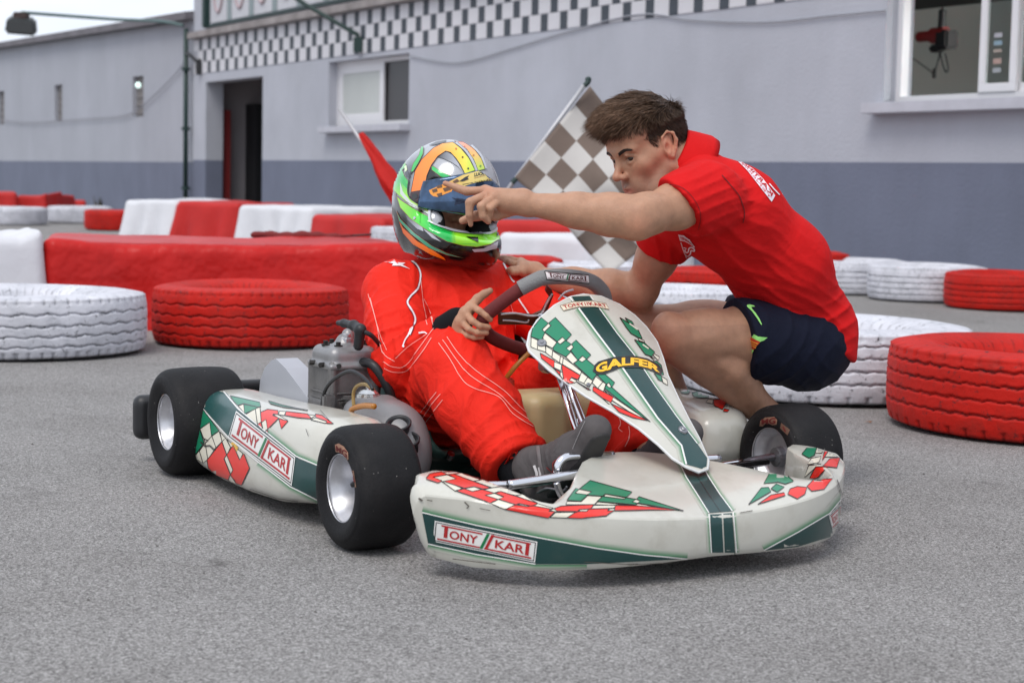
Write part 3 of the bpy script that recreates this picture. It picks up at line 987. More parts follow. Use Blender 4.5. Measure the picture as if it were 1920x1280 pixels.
def truck_tyre(R, H, nz, zig, grooves, m, name, seed):
    r_ = random.Random(seed)
    na = 336
    prof = []          # (z, r, tread?)
    rb = R * 0.56
    top = [(H * 0.62, rb - 0.01), (H * 0.78, rb), (H * 0.90, rb + 0.03), (H * 0.965, rb + 0.08), (H * 0.99, rb + 0.12), (H, (rb + R) / 2 + 0.02), (H * 0.99, R - 0.075), (H * 0.972, R - 0.05), (H * 0.968, R - 0.04), (H * 0.95, R - 0.018), (H * 0.93, R - 0.008)]
    for z, r in top: prof.append((z, r, 0))
    nt_ = 54
    for i in range(nt_ + 1):
        z = H * (0.905 - 0.82 * i / nt_)
        e = abs((z / H - 0.5) / 0.41)
        prof.append((z, R - 0.010 * e ** 4, 1))
    for z, r in [(H * 0.06, R - 0.012), (H * 0.035, R - 0.03), (H * 0.01, R - 0.06), (0.0, R - 0.11), (0.0, rb + 0.1), (H * 0.1, rb + 0.03), (H * 0.3, rb - 0.005), (H * 0.45, rb + 0.02), (H * 0.55, rb + 0.02)]:
        prof.append((z, r, 0))
    P = np.array([(z, r, t) for z, r, t in prof])
    ang = np.arange(na) * 2 * np.pi / na
    Z = np.repeat(P[:, 0][:, None], na, 1); Rr = np.repeat(P[:, 1][:, None], na, 1); T = np.repeat(P[:, 2][:, None], na, 1)
    A = np.repeat(ang[None, :], len(P), 0)
    tri = lambda x: 2 * np.abs((x / (2 * np.pi)) % 1 - 0.5) * 2 - 1
    bare = np.zeros_like(Z)
    for gi, g in enumerate(grooves):
        zc = H * g + zig * H * tri(A * nz + gi * 1.7)
        w = 0.0040 * (1 + 0.3 * np.sin(A * 9 + gi)); zc = zc + 0.0012 * np.sin(A * 97 + gi * 3) + 0.0008 * np.sin(A * 211 + gi)
        k = np.clip(1 - np.abs(Z - zc) / w, 0, 1) * T
        Rr -= 0.012 * np.sqrt(k); bare = np.maximum(bare, np.minimum(1, k * 1.6))
    # shoulder notches
    nn = nz * 2
    s_ = ((np.cos(A * nn) > 0.86) & (Z > H * 0.86) & (Z < H * 0.96)) | ((np.cos(A * nn + 1) > 0.8) & (Z < H * 0.14) & (Z > H * 0.03))
    Rr = Rr - 0.010 * s_; bare = np.maximum(bare, 0.5 * s_)
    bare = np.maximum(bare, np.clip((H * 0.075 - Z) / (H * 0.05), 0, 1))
    wob = 0.006 * np.sin(A * 2 + seed) + 0.004 * np.sin(A * 3 + 2 * seed)
    Rr = Rr + wob
    V = np.stack([Rr * np.cos(A), Rr * np.sin(A), Z + 0.003 * np.sin(A * 2 + seed * 3)], -1).reshape(-1, 3)
    V[:, 2] -= min(0.0, V[:, 2].min())
    n0 = len(P)
    i = np.arange(n0)[:, None]; j = np.arange(na)[None, :]
    F = np.stack([i * na + j, i * na + (j + 1) % na, ((i + 1) % n0) * na + (j + 1) % na, ((i + 1) % n0) * na + j], -1).reshape(-1, 4)
    o = mesh_np(name, V, F[:, ::-1].copy(), m)
    a = o.data.attributes.new('bare', 'FLOAT', 'POINT'); a.data.foreach_set('value', bare.ravel().astype(np.float32))
    return o
GRP = 'painted truck tyres lying along the track'
ZN = {}
def put_tyre(key, m, cx, front_z, label, rot=0.0, H=0.27, R=0.49, h=0.0, group=GRP):
    """cx: pixel column of its middle, front_z: distance of its nearest point"""
    d = ray(cx, 500); d = Vector((d.x, d.y, 0)).normalized()
    p = d * (front_z + R); p.z = h
    k = key + m.name
    if k not in ZN:
        par = {'a': (R, 0.27, 48, 0.010, (0.30, 0.47, 0.64, 0.80)), 'b': (R, 0.27, 30, 0.018, (0.22, 0.38, 0.54, 0.72)), 'c': (R, 0.25, 56, 0.008, (0.20, 0.36, 0.52, 0.68))}[key]
        o = truck_tyre(par[0], par[1], par[2], par[3], par[4], m, 'painted_tyre', len(ZN) + 1)
        ZN[k] = o
    else:
        o = ZN[k].copy(); COL.objects.link(o)
    o.location = p; o.rotation_euler = (0, 0, rot); s = R / 0.49
    o.scale = (s, s, H / 0.27)
    tag(o, label, 'tyre', group)
    return o
put_tyre('b', T_WHITE, 50, 7.50, 'big white painted tyre at the left edge with zigzag grooves', 0.3, R=0.5)
put_tyre('b', T_RED, 470, 7.95, 'big red painted tyre standing between the white tyre and the engine', 0.9, R=0.475, H=0.275)
put_tyre('a', T_RED, 1968, 5.66, 'big red painted tyre cut by the right edge, nearest to the camera', 0.2, R=0.5, H=0.285)
put_tyre('a', T_WHITE, 1556, 6.42, 'big white painted tyre directly behind the crouching instructor', 1.1, R=0.52, H=0.275)
put_tyre('c', T_WHITE, 1590, 13.05, 'farther white tyre against the wall with the instructor\'s back in front', 0.0, R=0.47)
put_tyre('c', T_WHITE, 1741, 12.45, 'white tyre against the wall beside the small red one', 2.0, R=0.44)
put_tyre('c', T_RED, 1893, 11.85, 'red tyre by the wall at the right edge, behind the white ones', 0.7, R=0.46, H=0.26)
put_tyre('c', T_WHITE, 20, 25.6, 'far white tyre on the track at the left edge', 0.4, R=0.55)
put_tyre('c', T_WHITE, 150, 26.8, 'far white tyre beside the small red tyre left of the draped blocks', 1.4, R=0.5)
put_tyre('c', T_RED, 215, 23.8, 'small far red tyre tucked against the first white draped block', 2.2, R=0.42, H=0.29)
put_tyre('c', T_RED, 862, 9.15, 'dark red tyre behind the driver\'s shoulder holding the flag poles', 0.5, R=0.52)
put_tyre('a', T_RED, 955, 11.0, 'red tyre behind the driver\'s far shoulder, left of a white tyre', 1.0, R=0.34, H=0.3)
put_tyre('c', T_WHITE, 1110, 10.9, 'white tyre below the chequered flag', 0.2, R=0.33, H=0.3)
put_tyre('b', T_WHITE, 1290, 8.8, 'white tyre glimpsed between the instructor\'s arm and thigh', 0.2, R=0.36, H=0.26)
put_tyre('b', T_RED, 1330, 10.4, 'red tyre glimpsed behind the instructor\'s ribs', 0.2, R=0.36, H=0.28)
put_tyre('c', T_RED, 1500, 13.6, 'red tyre almost hidden behind the instructor\'s back near the wall', 0.2, R=0.42, H=0.30)
for i in range(2):
    put_tyre('c', T_WHITE, 742, 14.3, ['white tyre under another one beside the helmet', 'white tyre lying on top of another beside the helmet'][i], i, R=0.22, H=0.2, h=0.2 * i + 0.0)
# ================================================================ barriers under drapes
def fabric(name, col, rough=0.5, var=0.12):
    return mat(name, col, rough, var=var, vscale=3.0, bump=0.16, bscale=5, bdist=0.05, spec=0.3, dirt=0.15, dirtcol=tuple(c * 0.45 for c in col), dscale=3)
F_RED = mat('red_tarpaulin', (0.50, 0.014, 0.012), 0.4, var=0.18, vscale=1.8, bump=0.5, bscale=2.2, bdist=0.12, spec=0.2, dirt=0.3, dirtcol=(0.24, 0.012, 0.012), dscale=2.5)
F_WHITE = fabric('white_canvas', (0.66, 0.66, 0.69), 0.8, 0.06)
F_RED2 = fabric('faded_red_canvas', (0.47, 0.018, 0.016), 0.6)
def drape(name, u0, u1, z0, z1, depth, H, m, label, group, seed, fold=0.02, corner=0.0, nx=60):
    """cloth-covered barrier: front foot runs from pixel column u0 at distance z0 to u1 at z1"""
    def gp(u, z):
        d = ray(u, 450); return Vector((d.x, d.y, 0)) / Vector((d.x, d.y, 0)).length * z
    a, b = gp(u0, z0), gp(u1, z1)
    ex = (b - a); Lx = ex.length; ex.normalize(); ey = Vector((-ex.y, ex.x, 0))
    if ey.y < 0: ey = -ey
    c = (a + b) / 2 + ey * depth / 2
    ny, nz = max(14, int(nx * depth / Lx)), 22
    bm = bmesh.new()
    V = {}
    def vert(i, j, k):
        key = (i, j, k)
        if key in V: return V[key]
        x = (i / nx - 0.5) * Lx; y = (j / ny - 0.5) * depth; z = k / nz * H
        rr = 0.05
        ix = max(-Lx / 2 + rr, min(Lx / 2 - rr, x)); iy = max(-depth / 2 + rr, min(depth / 2 - rr, y)); iz = min(H - rr, z)
        d = Vector((x - ix, y - iy, z - iz))
        if d.length > 1e-6:
            s = rr / d.length if d.length > rr else 1.0
            d = d * min(1, s)
        p = Vector((ix, iy, iz)) + d
        down = 1 - z / H
        q = Vector((x * 2.0 + seed, y * 2.0, z * 1.1))
        n1 = noise.noise(q); n2 = noise.noise(q * 2.7 + Vector((3, 1, 7)))
        per = (x if abs(y) > depth / 2 - 0.06 else y)
        f = math.sin(per * 17 + 3 * n1 + seed) * 0.5 + 0.5
        out = Vector((d.x, d.y, 0)).normalized() if (abs(d.x) + abs(d.y)) > 1e-5 else Vector((0, 0, 0))
        p += out * (0.03 * n1 * min(1, Lx) + down * (fold * f * 1.4 + 0.03) + 0.009 * n2)
        if z > H - 0.06:
            sag = (0.5 - abs(x) / Lx) * (0.5 - abs(y) / depth)
            p.z += 0.02 * n1 + 0.005 * n2 - 0.08 * sag * (1 + n1)
            if corner and x > Lx / 2 - 0.12: p.z += corner * max(0, 1 - (Lx / 2 - x) / 0.12) * (1 if y < 0 else 0.3)
        V[key] = bm.verts.new(p)
        return V[key]
    def face(*k):
        bm.faces.new([vert(*q) for q in k])
    for i in range(nx):
        for j in range(ny):
            face((i, j, nz), (i + 1, j, nz), (i + 1, j + 1, nz), (i, j + 1, nz))
    for i in range(nx):
        for k in range(nz):
            face((i, 0, k), (i + 1, 0, k), (i + 1, 0, k + 1), (i, 0, k + 1))
            face((i, ny, k), (i, ny, k + 1), (i + 1, ny, k + 1), (i + 1, ny, k))
    for j in range(ny):
        for k in range(nz):
            face((0, j, k), (0, j, k + 1), (0, j + 1, k + 1), (0, j + 1, k))
            face((nx, j, k), (nx, j + 1, k), (nx, j + 1, k + 1), (nx, j, k + 1))
    o = bm_obj(name, bm, m, None, smooth=True)
    o.location = c; o.rotation_euler = (0, 0, math.atan2(ex.y, ex.x))
    tag(o, label, 'barrier', group)
    return o
GB = 'cloth covered barrier blocks along the track'
drape('draped_barrier', 86, 785, 9.05, 9.2, 0.85, 0.448, F_RED, 'long red tarpaulin covered barrier behind the first row of tyres', GB, 1.0, 0.015, 0, 130)
drape('draped_barrier', -150, 84, 8.9, 9.0, 0.7, 0.462, F_WHITE, 'white cloth covered barrier at the left edge with an upturned corner', GB, 5.0, 0.01, 0.05)
drape('draped_barrier', 232, 331, 21.5, 20.9, 1.1, 0.47, F_WHITE, 'first white draped block from the left in the far row', GB, 2.2, 0.05)
drape('draped_barrier', 329, 447, 20.9, 20.3, 1.1, 0.46, F_RED2, 'red draped block between two white ones in the far row', GB, 3.1, 0.06)
drape('draped_barrier', 445, 584, 19.9, 18.9, 1.3, 0.45, F_WHITE, 'white draped block left of the red one by the helmet', GB, 4.7, 0.05)
drape('draped_barrier', 582, 714, 15.8, 15.0, 1.0, 0.45, F_RED2, 'red draped block beside the stacked white tyres', GB, 6.3, 0.05)
drape('draped_barrier', 930, 1112, 12.3, 11.6, 1.0, 0.43, F_WHITE, 'white draped barrier seen under the pointing arm', GB, 8.3, 0.03)
drape('draped_barrier', 900, 1180, 14.2, 13.6, 1.0, 0.47, F_RED2, 'red draped barrier showing as a thin strip behind the white one under the arm', GB, 9.3, 0.03)
drape('draped_barrier', -60, 32, 29.0, 29.0, 1.4, 0.42, F_RED2, 'faded pink red block by the wall at the far left', GB, 9.9, 0.02)
drape('draped_barrier', 32, 86, 29.4, 29.2, 1.2, 0.37, F_RED2, 'darker red block with raised corner by the far left wall', GB, 11.2, 0.02, 0.06)
drape('draped_barrier', 88, 160, 31.5, 31.5, 0.8, 0.26, F_RED2, 'very low red block by the wall beyond the far white tyres', GB, 12.2, 0.02)
# ================================================================ flags
cloth_w = mat('flag_white', (0.53, 0.505, 0.48), 0.85, var=0.06, vscale=4)
cloth_b = mat('flag_faded_black', (0.16, 0.118, 0.096), 0.85, var=0.15, vscale=4)
pole_m = mat('grey_flag_pole', (0.45, 0.45, 0.47), 0.4, metal=0.3)
ZF = 9.3
fb = at(790, 585, 9.7)
cf = empty('chequered_flag', tuple(fb)); tag(cf, 'faded chequered flag on a slanting pole behind the pointing arm', 'flag')
pt = at(1103, 150, ZF) - fb
tube('pole', [Vector((0, 0, 0)), at(960, 345, 9.45) - fb, pt], 0.012, pole_m, cf, 8)
bm = bmesh.new(); bmesh.ops.create_uvsphere(bm, u_segments=10, v_segments=8, radius=0.018, matrix=Matrix.Translation(pt)); bm_obj('pole_cap', bm, dark_green, cf)
# cloth as one rippled sheet, its squares with their own material; corners follow the hoist and the hanging edge
nsq = 6; nrow = 5; sub = 6
hoist_t, hoist_b = Vector((1106, 162)), Vector((964, 334))
def fpt(a, b):
    """a 0..1 down the hoist, b 0..1 out along the fly (pixel plane coordinates before depth is added)"""
    p = hoist_t.lerp(hoist_b, a)
    far = Vector((1292, 400)).lerp(Vector((1146, 514)), a)
    q = p.lerp(far, b)
    q.y -= 34 * b * (1 - b) * a; q.x += 10 * math.sin(b * 6) * a * b
    dz = 0.09 * math.sin(b * 7 + a * 2.2) * b + 0.05 * math.sin(a * 9 + b * 3) * b
    return at(q.x, q.y, ZF + 0.02 + dz + 0.1 * (1 - a) - 0.05) - fb
V, F, MI = [], [], []
na_, nb_ = nrow * sub, nsq * sub
for i in range(na_ + 1):
    for j in range(nb_ + 1): V.append(fpt(i / na_, j / nb_))
for i in range(na_):
    for j in range(nb_):
        F.append((i * (nb_ + 1) + j, i * (nb_ + 1) + j + 1, (i + 1) * (nb_ + 1) + j + 1, (i + 1) * (nb_ + 1) + j)); MI.append((i // sub + j // sub) % 2)
fo = mesh_np('flag_cloth', [tuple(v) for v in V], F, cloth_b, cf); fo.data.materials.append(cloth_w)
fo.data.polygons.foreach_set('material_index', np.array(MI, dtype=np.int32))
sm = fo.modifiers.new('thick', 'SOLIDIFY'); sm.thickness = 0.003
for q in ((1100, 156), (964, 338)):
    bm = bmesh.new(); b_cyl(bm, at(q[0] - 4, q[1] + 5, ZF - 0.03) - fb, at(q[0] + 4, q[1] - 3, ZF - 0.03) - fb, 0.014, n=8); bm_obj('flag_tie', bm, dark_green, cf)
# furled red flag
rb_ = at(905, 600, 9.75)
rf = empty('red_flag', tuple(rb_)); tag(rf, 'red flag rolled round its slanting pole left of the helmet', 'flag')
tube('pole', [Vector((0, 0, 0)), at(636, 204, 9.6) - rb_], 0.010, pole_m, rf, 8)
pts = [(676, 250, 6), (690, 272, 13), (707, 298, 19), (722, 325, 24), (738, 352, 26), (756, 385, 24), (775, 420, 16)]
P = [at(u, v, 9.58) - rb_ for u, v, r in pts]
Ps = spline(P, 8); rs = np.interp(np.linspace(0, 1, len(Ps)), np.linspace(0, 1, len(pts)), [r * 9.6 / FPX * 0.62 for _, _, r in pts])
V, F = tube_data(Ps, list(rs), 22)
V2 = []
for idx, v in enumerate(V[:len(Ps) * 22]):
    i, k = divmod(idx, 22); f = 1 + 0.28 * math.sin(k / 22 * 2 * math.pi * 4 + i * 0.12) + 0.12 * math.sin(k * 2.1 + i * 0.3)
    V2.append(Ps[i] + (v - Ps[i]) * f)
mesh_np('rolled_cloth', V2 + V[len(Ps) * 22:], F, fabric('red_flag_cloth', (0.52, 0.016, 0.012), 0.7), rf)
# flag left rolled up on top of the long barrier
r0 = ground(462, 438, 0.47); r0 = at(470, 441, 9.9); r1 = at(660, 443, 9.75)
lf = empty('rolled_flag', tuple(r0)); tag(lf, 'dark red rolled flag lying on top of the long red barrier', 'flag')
Ps = [r0.lerp(r1, t) - r0 + Vector((0, 0.02 * math.sin(t * 9), 0.004 * math.sin(t * 14))) for t in np.linspace(0, 1, 40)]
rs = [0.024 * (0.55 + 0.45 * math.sin(math.pi * min(1, t * 1.15)) ** 0.5) * (1 + 0.15 * math.sin(t * 40)) if 0 < t < 0.88 else 0.008 for t in np.linspace(0, 1, 40)]
tube('rolled_cloth', Ps, rs, fabric('dark_red_cloth', (0.17, 0.02, 0.02), 0.7), lf, 12)
tube('stick', [Ps[34], Ps[-1] + (Ps[-1] - Ps[30]) * 0.8], 0.006, blk, lf, 6)
# loose grit and a dry leaf on the asphalt
gv, gf = [], []
for i in range(420):
    x, y = rnd.uniform(-2.4, 2.6), rnd.uniform(2.2, 9.0)
    r = rnd.uniform(0.0012, 0.0045) * (1 if i % 9 else 1.8); b0 = len(gv)
    q = [Vector((rnd.uniform(.6, 1), 0, 0)), Vector((0, rnd.uniform(.6, 1), 0)), Vector((-rnd.uniform(.6, 1), 0, 0)), Vector((0, -rnd.uniform(.6, 1), 0)), Vector((0, 0, rnd.uniform(.5, .9)))]
    gv += [tuple(Vector((x, y, 0.0005)) + p * r) for p in q]
    gf += [(b0, b0 + 1, b0 + 4), (b0 + 1, b0 + 2, b0 + 4), (b0 + 2, b0 + 3, b0 + 4), (b0 + 3, b0, b0 + 4)]
gr = mesh_np('loose_grit', gv, gf, mat('grit_stone', (0.12, 0.11, 0.105), 0.9, var=0.4, vscale=3), smooth=False); tag(gr, kind='stuff')
lf0 = ground(1628, 793)
lv = [(-.014, 0, .003), (-.006, .007, .006), (.006, .006, .004), (.015, 0, .008), (.006, -.006, .003), (-.006, -.007, .007)]
lo_ = mesh_np('dry_leaf', lv, [(0, 1, 2, 3, 4, 5)], mat('brown_leaf', (0.22, 0.10, 0.04), 0.8), smooth=False); lo_.location = lf0
tag(lo_, 'tiny dry brown leaf on the asphalt in front of the big white tyre', 'leaf')
# dry weeds at the foot of the side building
wdv, wdf = [], []
c0 = ground(222, 396)
for i in range(90):
    a = rnd.uniform(0, 6.28); L_ = rnd.uniform(0.1, 0.34); p = Vector((rnd.uniform(-0.5, 0.35), rnd.uniform(-0.15, 0.15), 0)); tip = p + Vector((math.cos(a) * L_ * 0.5, math.sin(a) * L_ * 0.5, L_))
    w = Vector((-math.sin(a), math.cos(a), 0)) * 0.012
    k = len(wdv); wdv += [p - w, p + w, p.lerp(tip, 0.6) + w * 0.8, p.lerp(tip, 0.6) - w * 0.8, tip]
    wdf += [(k, k + 1, k + 2, k + 3), (k + 3, k + 2, k + 4)]
wd_ = mesh_np('dry_weeds', [tuple(v) for v in wdv], wdf, mat('dry_grass', (0.10, 0.085, 0.045), 0.9, var=0.3)); wd_.location = c0
tag(wd_, 'small dry weed clump at the foot of the grey side building', 'plant')
# ================================================================ the kart: local x = forward, y = to the driver's left, z = up
KO = Vector((0.20, 4.04, 0)); KYAW = math.radians(-60)
K = empty('racing_kart', tuple(KO), KYAW)
tag(K, 'cream and green racing kart with red and green chequer print and a driver in it', 'kart')
KM = Matrix.Translation(KO) @ Matrix.Rotation(KYAW, 4, 'Z'); KMI = KM.inverted()
KX, KY = (KM.to_3x3() @ Vector((1, 0, 0))), (KM.to_3x3() @ Vector((0, 1, 0)))
def kw(x, y, z): return KM @ Vector((x, y, z))
def kpl(u, v, ax, val):
    n = {'x': KX, 'y': KY, 'z': Vector((0, 0, 1))}[ax]
    d = ray(u, v); t = (val - (CP - KO).dot(n)) / d.dot(n)
    return KMI @ (CP + d * t)
def zc(ox, oy, s):
    return lambda pts: [(ox + x / s, oy + y / s) for x, y in pts]
cream = mat('cream_bodywork', (0.575, 0.56, 0.495), 0.30, coat=0.6, var=0.05, vscale=7, dirt=0.38, dirtcol=(0.30, 0.27, 0.20), dscale=11, bump=0.06, bscale=300, bdist=0.002)
print_m = mat('printed_sticker', rough=0.3, coat=0.25, attr='tint', dirt=0.10, dirtcol=(0.2, 0.17, 0.13), dscale=14)
rubber = mat('slick_rubber', (0.0085, 0.008, 0.009), 0.66, var=0.3, vscale=10, bump=0.4, bscale=170, bdist=0.003, dirt=0.4, dirtcol=(0.032, 0.028, 0.027), dscale=9, spec=0.28)
def grit(m):
    t = m.node_tree; L = t.links.new; b = t.nodes['Principled BSDF']; src = b.inputs['Base Color'].links[0].from_socket
    co = t.nodes.new('ShaderNodeTexCoord'); n = t.nodes.new('ShaderNodeTexVoronoi'); n.inputs['Scale'].default_value = 75; n.inputs['Randomness'].default_value = 1
    mr = t.nodes.new('ShaderNodeMapRange'); mr.inputs['From Min'].default_value = 0.10; mr.inputs['From Max'].default_value = 0.06; mr.inputs['To Min'].default_value = 0; mr.inputs['To Max'].default_value = 1
    n2 = t.nodes.new('ShaderNodeTexNoise'); n2.inputs['Scale'].default_value = 16; n2.inputs['Detail'].default_value = 3
    m2 = t.nodes.new('ShaderNodeMapRange'); m2.inputs['From Min'].default_value = 0.5; m2.inputs['From Max'].default_value = 0.62; m2.inputs['To Max'].default_value = 0.9
    mu = t.nodes.new('ShaderNodeMath'); mu.operation = 'MULTIPLY'; q = t.nodes.new('ShaderNodeMixRGB'); q.inputs['Color2'].default_value = (0.34, 0.32, 0.30, 1)
    L(co.outputs['Object'], n.inputs['Vector']); L(co.outputs['Object'], n2.inputs['Vector']); L(n.outputs['Distance'], mr.inputs['Value']); L(n2.outputs['Fac'], m2.inputs['Value'])
    L(mr.outputs[0], mu.inputs[0]); L(m2.outputs[0], mu.inputs[1]); L(mu.outputs[0], q.inputs['Fac']); L(src, q.inputs['Color1']); L(q.outputs[0], b.inputs['Base Color'])
grit(rubber)
alu = mat('cast_rim', (0.60, 0.60, 0.63), 0.38, metal=0.8, var=0.15, vscale=26, dirt=0.35, dirtcol=(0.2, 0.19, 0.18), dscale=30)
chrome = mat('chromed_tube', (0.75, 0.75, 0.78), 0.12, metal=1.0)
steel = mat('dull_steel', (0.30, 0.30, 0.32), 0.35, metal=0.8)
cast = mat('cast_engine_metal', (0.17, 0.163, 0.16), 0.5, metal=0.55, var=0.18, vscale=18, bump=0.3, bscale=120, bdist=0.004, dirt=0.3, dirtcol=(0.06, 0.05, 0.045), dscale=20)
grey_pl = mat('grey_plastic', (0.36, 0.36, 0.39), 0.38, var=0.05, dirt=0.18, dirtcol=(0.12, 0.11, 0.1), dscale=9)
teal = mat('teal_fibreglass', (0.05, 0.11, 0.10), 0.4, var=0.1)
teal_paint = mat('green_frame_paint', (0.02, 0.16, 0.12), 0.35)
CG, CDG, CRD, CW, CBK = lin((24, 128, 92)), lin((22, 62, 60)), lin((225, 38, 22)), lin((222, 216, 198)), lin((18, 18, 18))
CRL, CWL, CLG = lin((176, 30, 34)), lin((232, 230, 226)), lin((20, 120, 70))
CREAM = (0.575, 0.56, 0.495)
# ---------------------------------------------------------------- wheels
def wheel(x, y, r, w, side):
    rm = 0.071
    o_ = w * 0.43
    prof = [(-o_, rm), (-o_ + 0.006, rm + 0.003), (-o_ + 0.012, rm - 0.002), (-o_ + 0.022, 0.064), (-o_ + 0.03, 0.058), (0.0, 0.055), (0.012, 0.050), (0.018, 0.03), (0.016, 0.019), (0.004, 0.018), (0.002, 0.0005),
            (0.03, 0.0005), (0.032, 0.018), (0.034, 0.05), (o_ - 0.03, 0.058), (o_ - 0.02, 0.064), (o_ - 0.012, rm - 0.002), (o_ - 0.006, rm + 0.003), (o_, rm), (o_, rm + 0.003)]
    # outer skin of the barrel
    prof = prof + [(o_ - 0.012, rm + 0.003), (-o_ + 0.012, rm + 0.003), (-o_, rm + 0.003)]
    V, F = lathe_data(prof, 'Y', 56, closed=True)
    s = 1 if side < 0 else -1      # negative y of the profile points outwards
    V = [(v[0], v[1] * s, v[2]) for v in V]
    wh = mesh_np('wheel', V, F if s < 0 else [f[::-1] for f in F], alu, K)
    wh.location = (x, y, r)
    h = w / 2
    tp = [(-o_ + 0.004, rm + 0.001), (-o_ - 0.002, rm + 0.004), (-o_ - 0.004, rm + 0.010), (-h * 0.97, r * 0.66), (-h, r * 0.74), (-h * 0.985, r * 0.81), (-h * 0.965, r * 0.85), (-h * 0.955, r * 0.853), (-h * 0.93, r * 0.89), (-h * 0.87, r * 0.932), (-h * 0.78, r * 0.965), (-h * 0.66, r * 0.983), (-h * 0.4, r * 0.994)]
    tp = tp + [(0, r)] + [(-a, b) for a, b in tp[::-1]]
    V, F = lathe_data(tp, 'Y', 72)
    ty = mesh_np('tyre', V, [f[::-1] for f in F], rubber, wh)
    # hub nut and valve
    bm = bmesh.new(); b_cyl(bm, (0, s * 0.004, 0), (0, -s * 0.006, 0), 0.011, n=6); b_cyl(bm, (0, s * 0.02, 0), (0, s * 0.05, 0), 0.028, 0.024, n=16)
    bm_obj('hub', bm, steel, wh, bevel=0.002)
    if side < 0:
        bm = bmesh.new(); b_cyl(bm, (0.050, -0.030, 0.030), (0.016, -0.046, 0.008), 0.012, 0.006, n=10); bm_obj('valve', bm, blk, wh)
    return wh, ty
WFN, TFN = wheel(0.005, -0.583, 0.135, 0.152, -1)
WFF, TFF = wheel(0.0, 0.575, 0.130, 0.150, 1)
WRN, TRN = wheel(-1.035, -0.592, 0.143, 0.205, -1)
WRF, TRF = wheel(-1.05, 0.60, 0.140, 0.205, 1)
STK, STR = lin((176, 132, 108)), lin((112, 28, 26))
def mg(tyre, wh, z, out, quad, rect, col=STK):
    P = Print(bvh_of([tyre]), wh, 0.0008)
    P.poly(z(out), col, step=3)
    q = z(quad)
    P.text('MG', q, STR, off=0.0006, step=2.5, bold=0.03)
    r = z(rect)
    P.build('sticker', mat('worn_tyre_sticker', rough=0.6, attr='tint', dirt=0.3, dscale=40))
    P = Print(bvh_of([tyre]), wh, 0.0008)
    P.poly(r, tuple(c * 0.55 for c in col), step=3)
    c = [((r[0][0] * (1 - a) + r[2][0] * a), (r[0][1] * (1 - a) + r[2][1] * a)) for a in (0.3, 0.7)]
    P.line(c, 2.2, STR, 0.0006, step=3)
    P.build('sticker', mat('worn_tyre_sticker', rough=0.6, attr='tint', dirt=0.3, dscale=40))
mg(TFN, WFN, zc(590, 790, 4.743), [(183, 205), (215, 193), (262, 222), (300, 275), (303, 335), (284, 347), (268, 305), (235, 275), (190, 268)], [(192, 208), (292, 262), (290, 325), (195, 258)], [(330, 435), (350, 435), (372, 580), (345, 595)])
mg(TRN, WRN, zc(260, 690, 5.82), [(255, 290), (275, 278), (310, 340), (340, 470), (335, 520), (310, 530), (270, 400), (252, 330)], [(300, 295), (335, 500), (305, 515), (262, 310)], [(315, 663), (357, 665), (355, 820), (315, 822)])
mg(TFF, WFF, zc(1380, 740, 6.4), [(283, 372), (295, 310), (350, 272), (460, 262), (497, 300), (490, 355), (440, 365), (370, 330), (320, 378)], [(310, 290), (480, 272), (480, 345), (310, 350)], [(545, 335), (650, 420), (620, 485), (530, 400)], tuple(c * 0.6 for c in STK))
# ---------------------------------------------------------------- front bumper
YC, HW = -0.075, 0.536
def interp(x, pts):
    return float(np.interp(x, [p[0] for p in pts], [p[1] for p in pts]))
XB = [(0, .20), (.06, .205), (.12, .25), (.19, .335), (.25, .41), (.30, .450), (.338, .482), (.362, .462), (.378, .40), (.395, .30), (.42, .235), (.46, .21), (.505, .225), (.536, .28)]
ZB = [(0, .208), (.06, .206), (.12, .202), (.19, .192), (.25, .180), (.30, .170), (.338, .163), (.362, .168), (.378, .180), (.395, .190), (.42, .197), (.46, .199), (.505, .196), (.536, .185)]
ZCR = [(0, .128), (.15, .136), (.30, .148), (.40, .160), (.48, .172), (.536, .172)]
ZBT = [(0, .046), (.2, .041), (.35, .036), (.48, .031), (.536, .040)]
def Xf(s): return 0.572 - 0.245 * (min(1, s / HW)) ** 3.2
def bumper_station(t):
    """t in -1..1"""
    s = min(abs(t), 1.0) * HW
    q_ = max(0.0, min(1.0, (s - 0.335) / 0.05)); se = s - (0.026 * q_ * max(0.0, min(1.0, (0.53 - s) / 0.06)) if t > 0 else 0.0)
    xf = Xf(s); zcr = interp(s, ZCR); zb = interp(s, ZBT); xb = interp(se, XB); zk = interp(se, ZB)
    d = [(xb + 0.02, zb + 0.05), (xf - 0.035, zb + 0.012), (xf - 0.022, zb), (xf - 0.010, zb + 0.001), (xf - 0.004, zb + 0.008)]
    for a in (0.15, 0.3, 0.5, 0.7, 0.85):
        d.append((xf - 0.004 + 0.004 * math.sin(a * math.pi) + 0.004 * a, zb + (zcr - zb) * a))
    d += [(xf - 0.0005, zcr - 0.003), (xf - 0.004, zcr + 0.001)]
    for a in (0.12, 0.25, 0.4, 0.55, 0.7, 0.85):
        d.append((xf - 0.012 + (xb - xf + 0.012) * a, zcr + 0.004 + (zk - zcr - 0.004) * (a ** 0.8) + 0.006 * math.sin(a * math.pi)))
    d += [(xb + 0.006, zk), (xb, zk - 0.002), (xb - 0.003, zk - 0.010), (xb, zb + 0.06)]
    return d
NS = 150
V, F = [], []
ts = [-1 + 2 * i / NS for i in range(NS + 1)]
npf = None
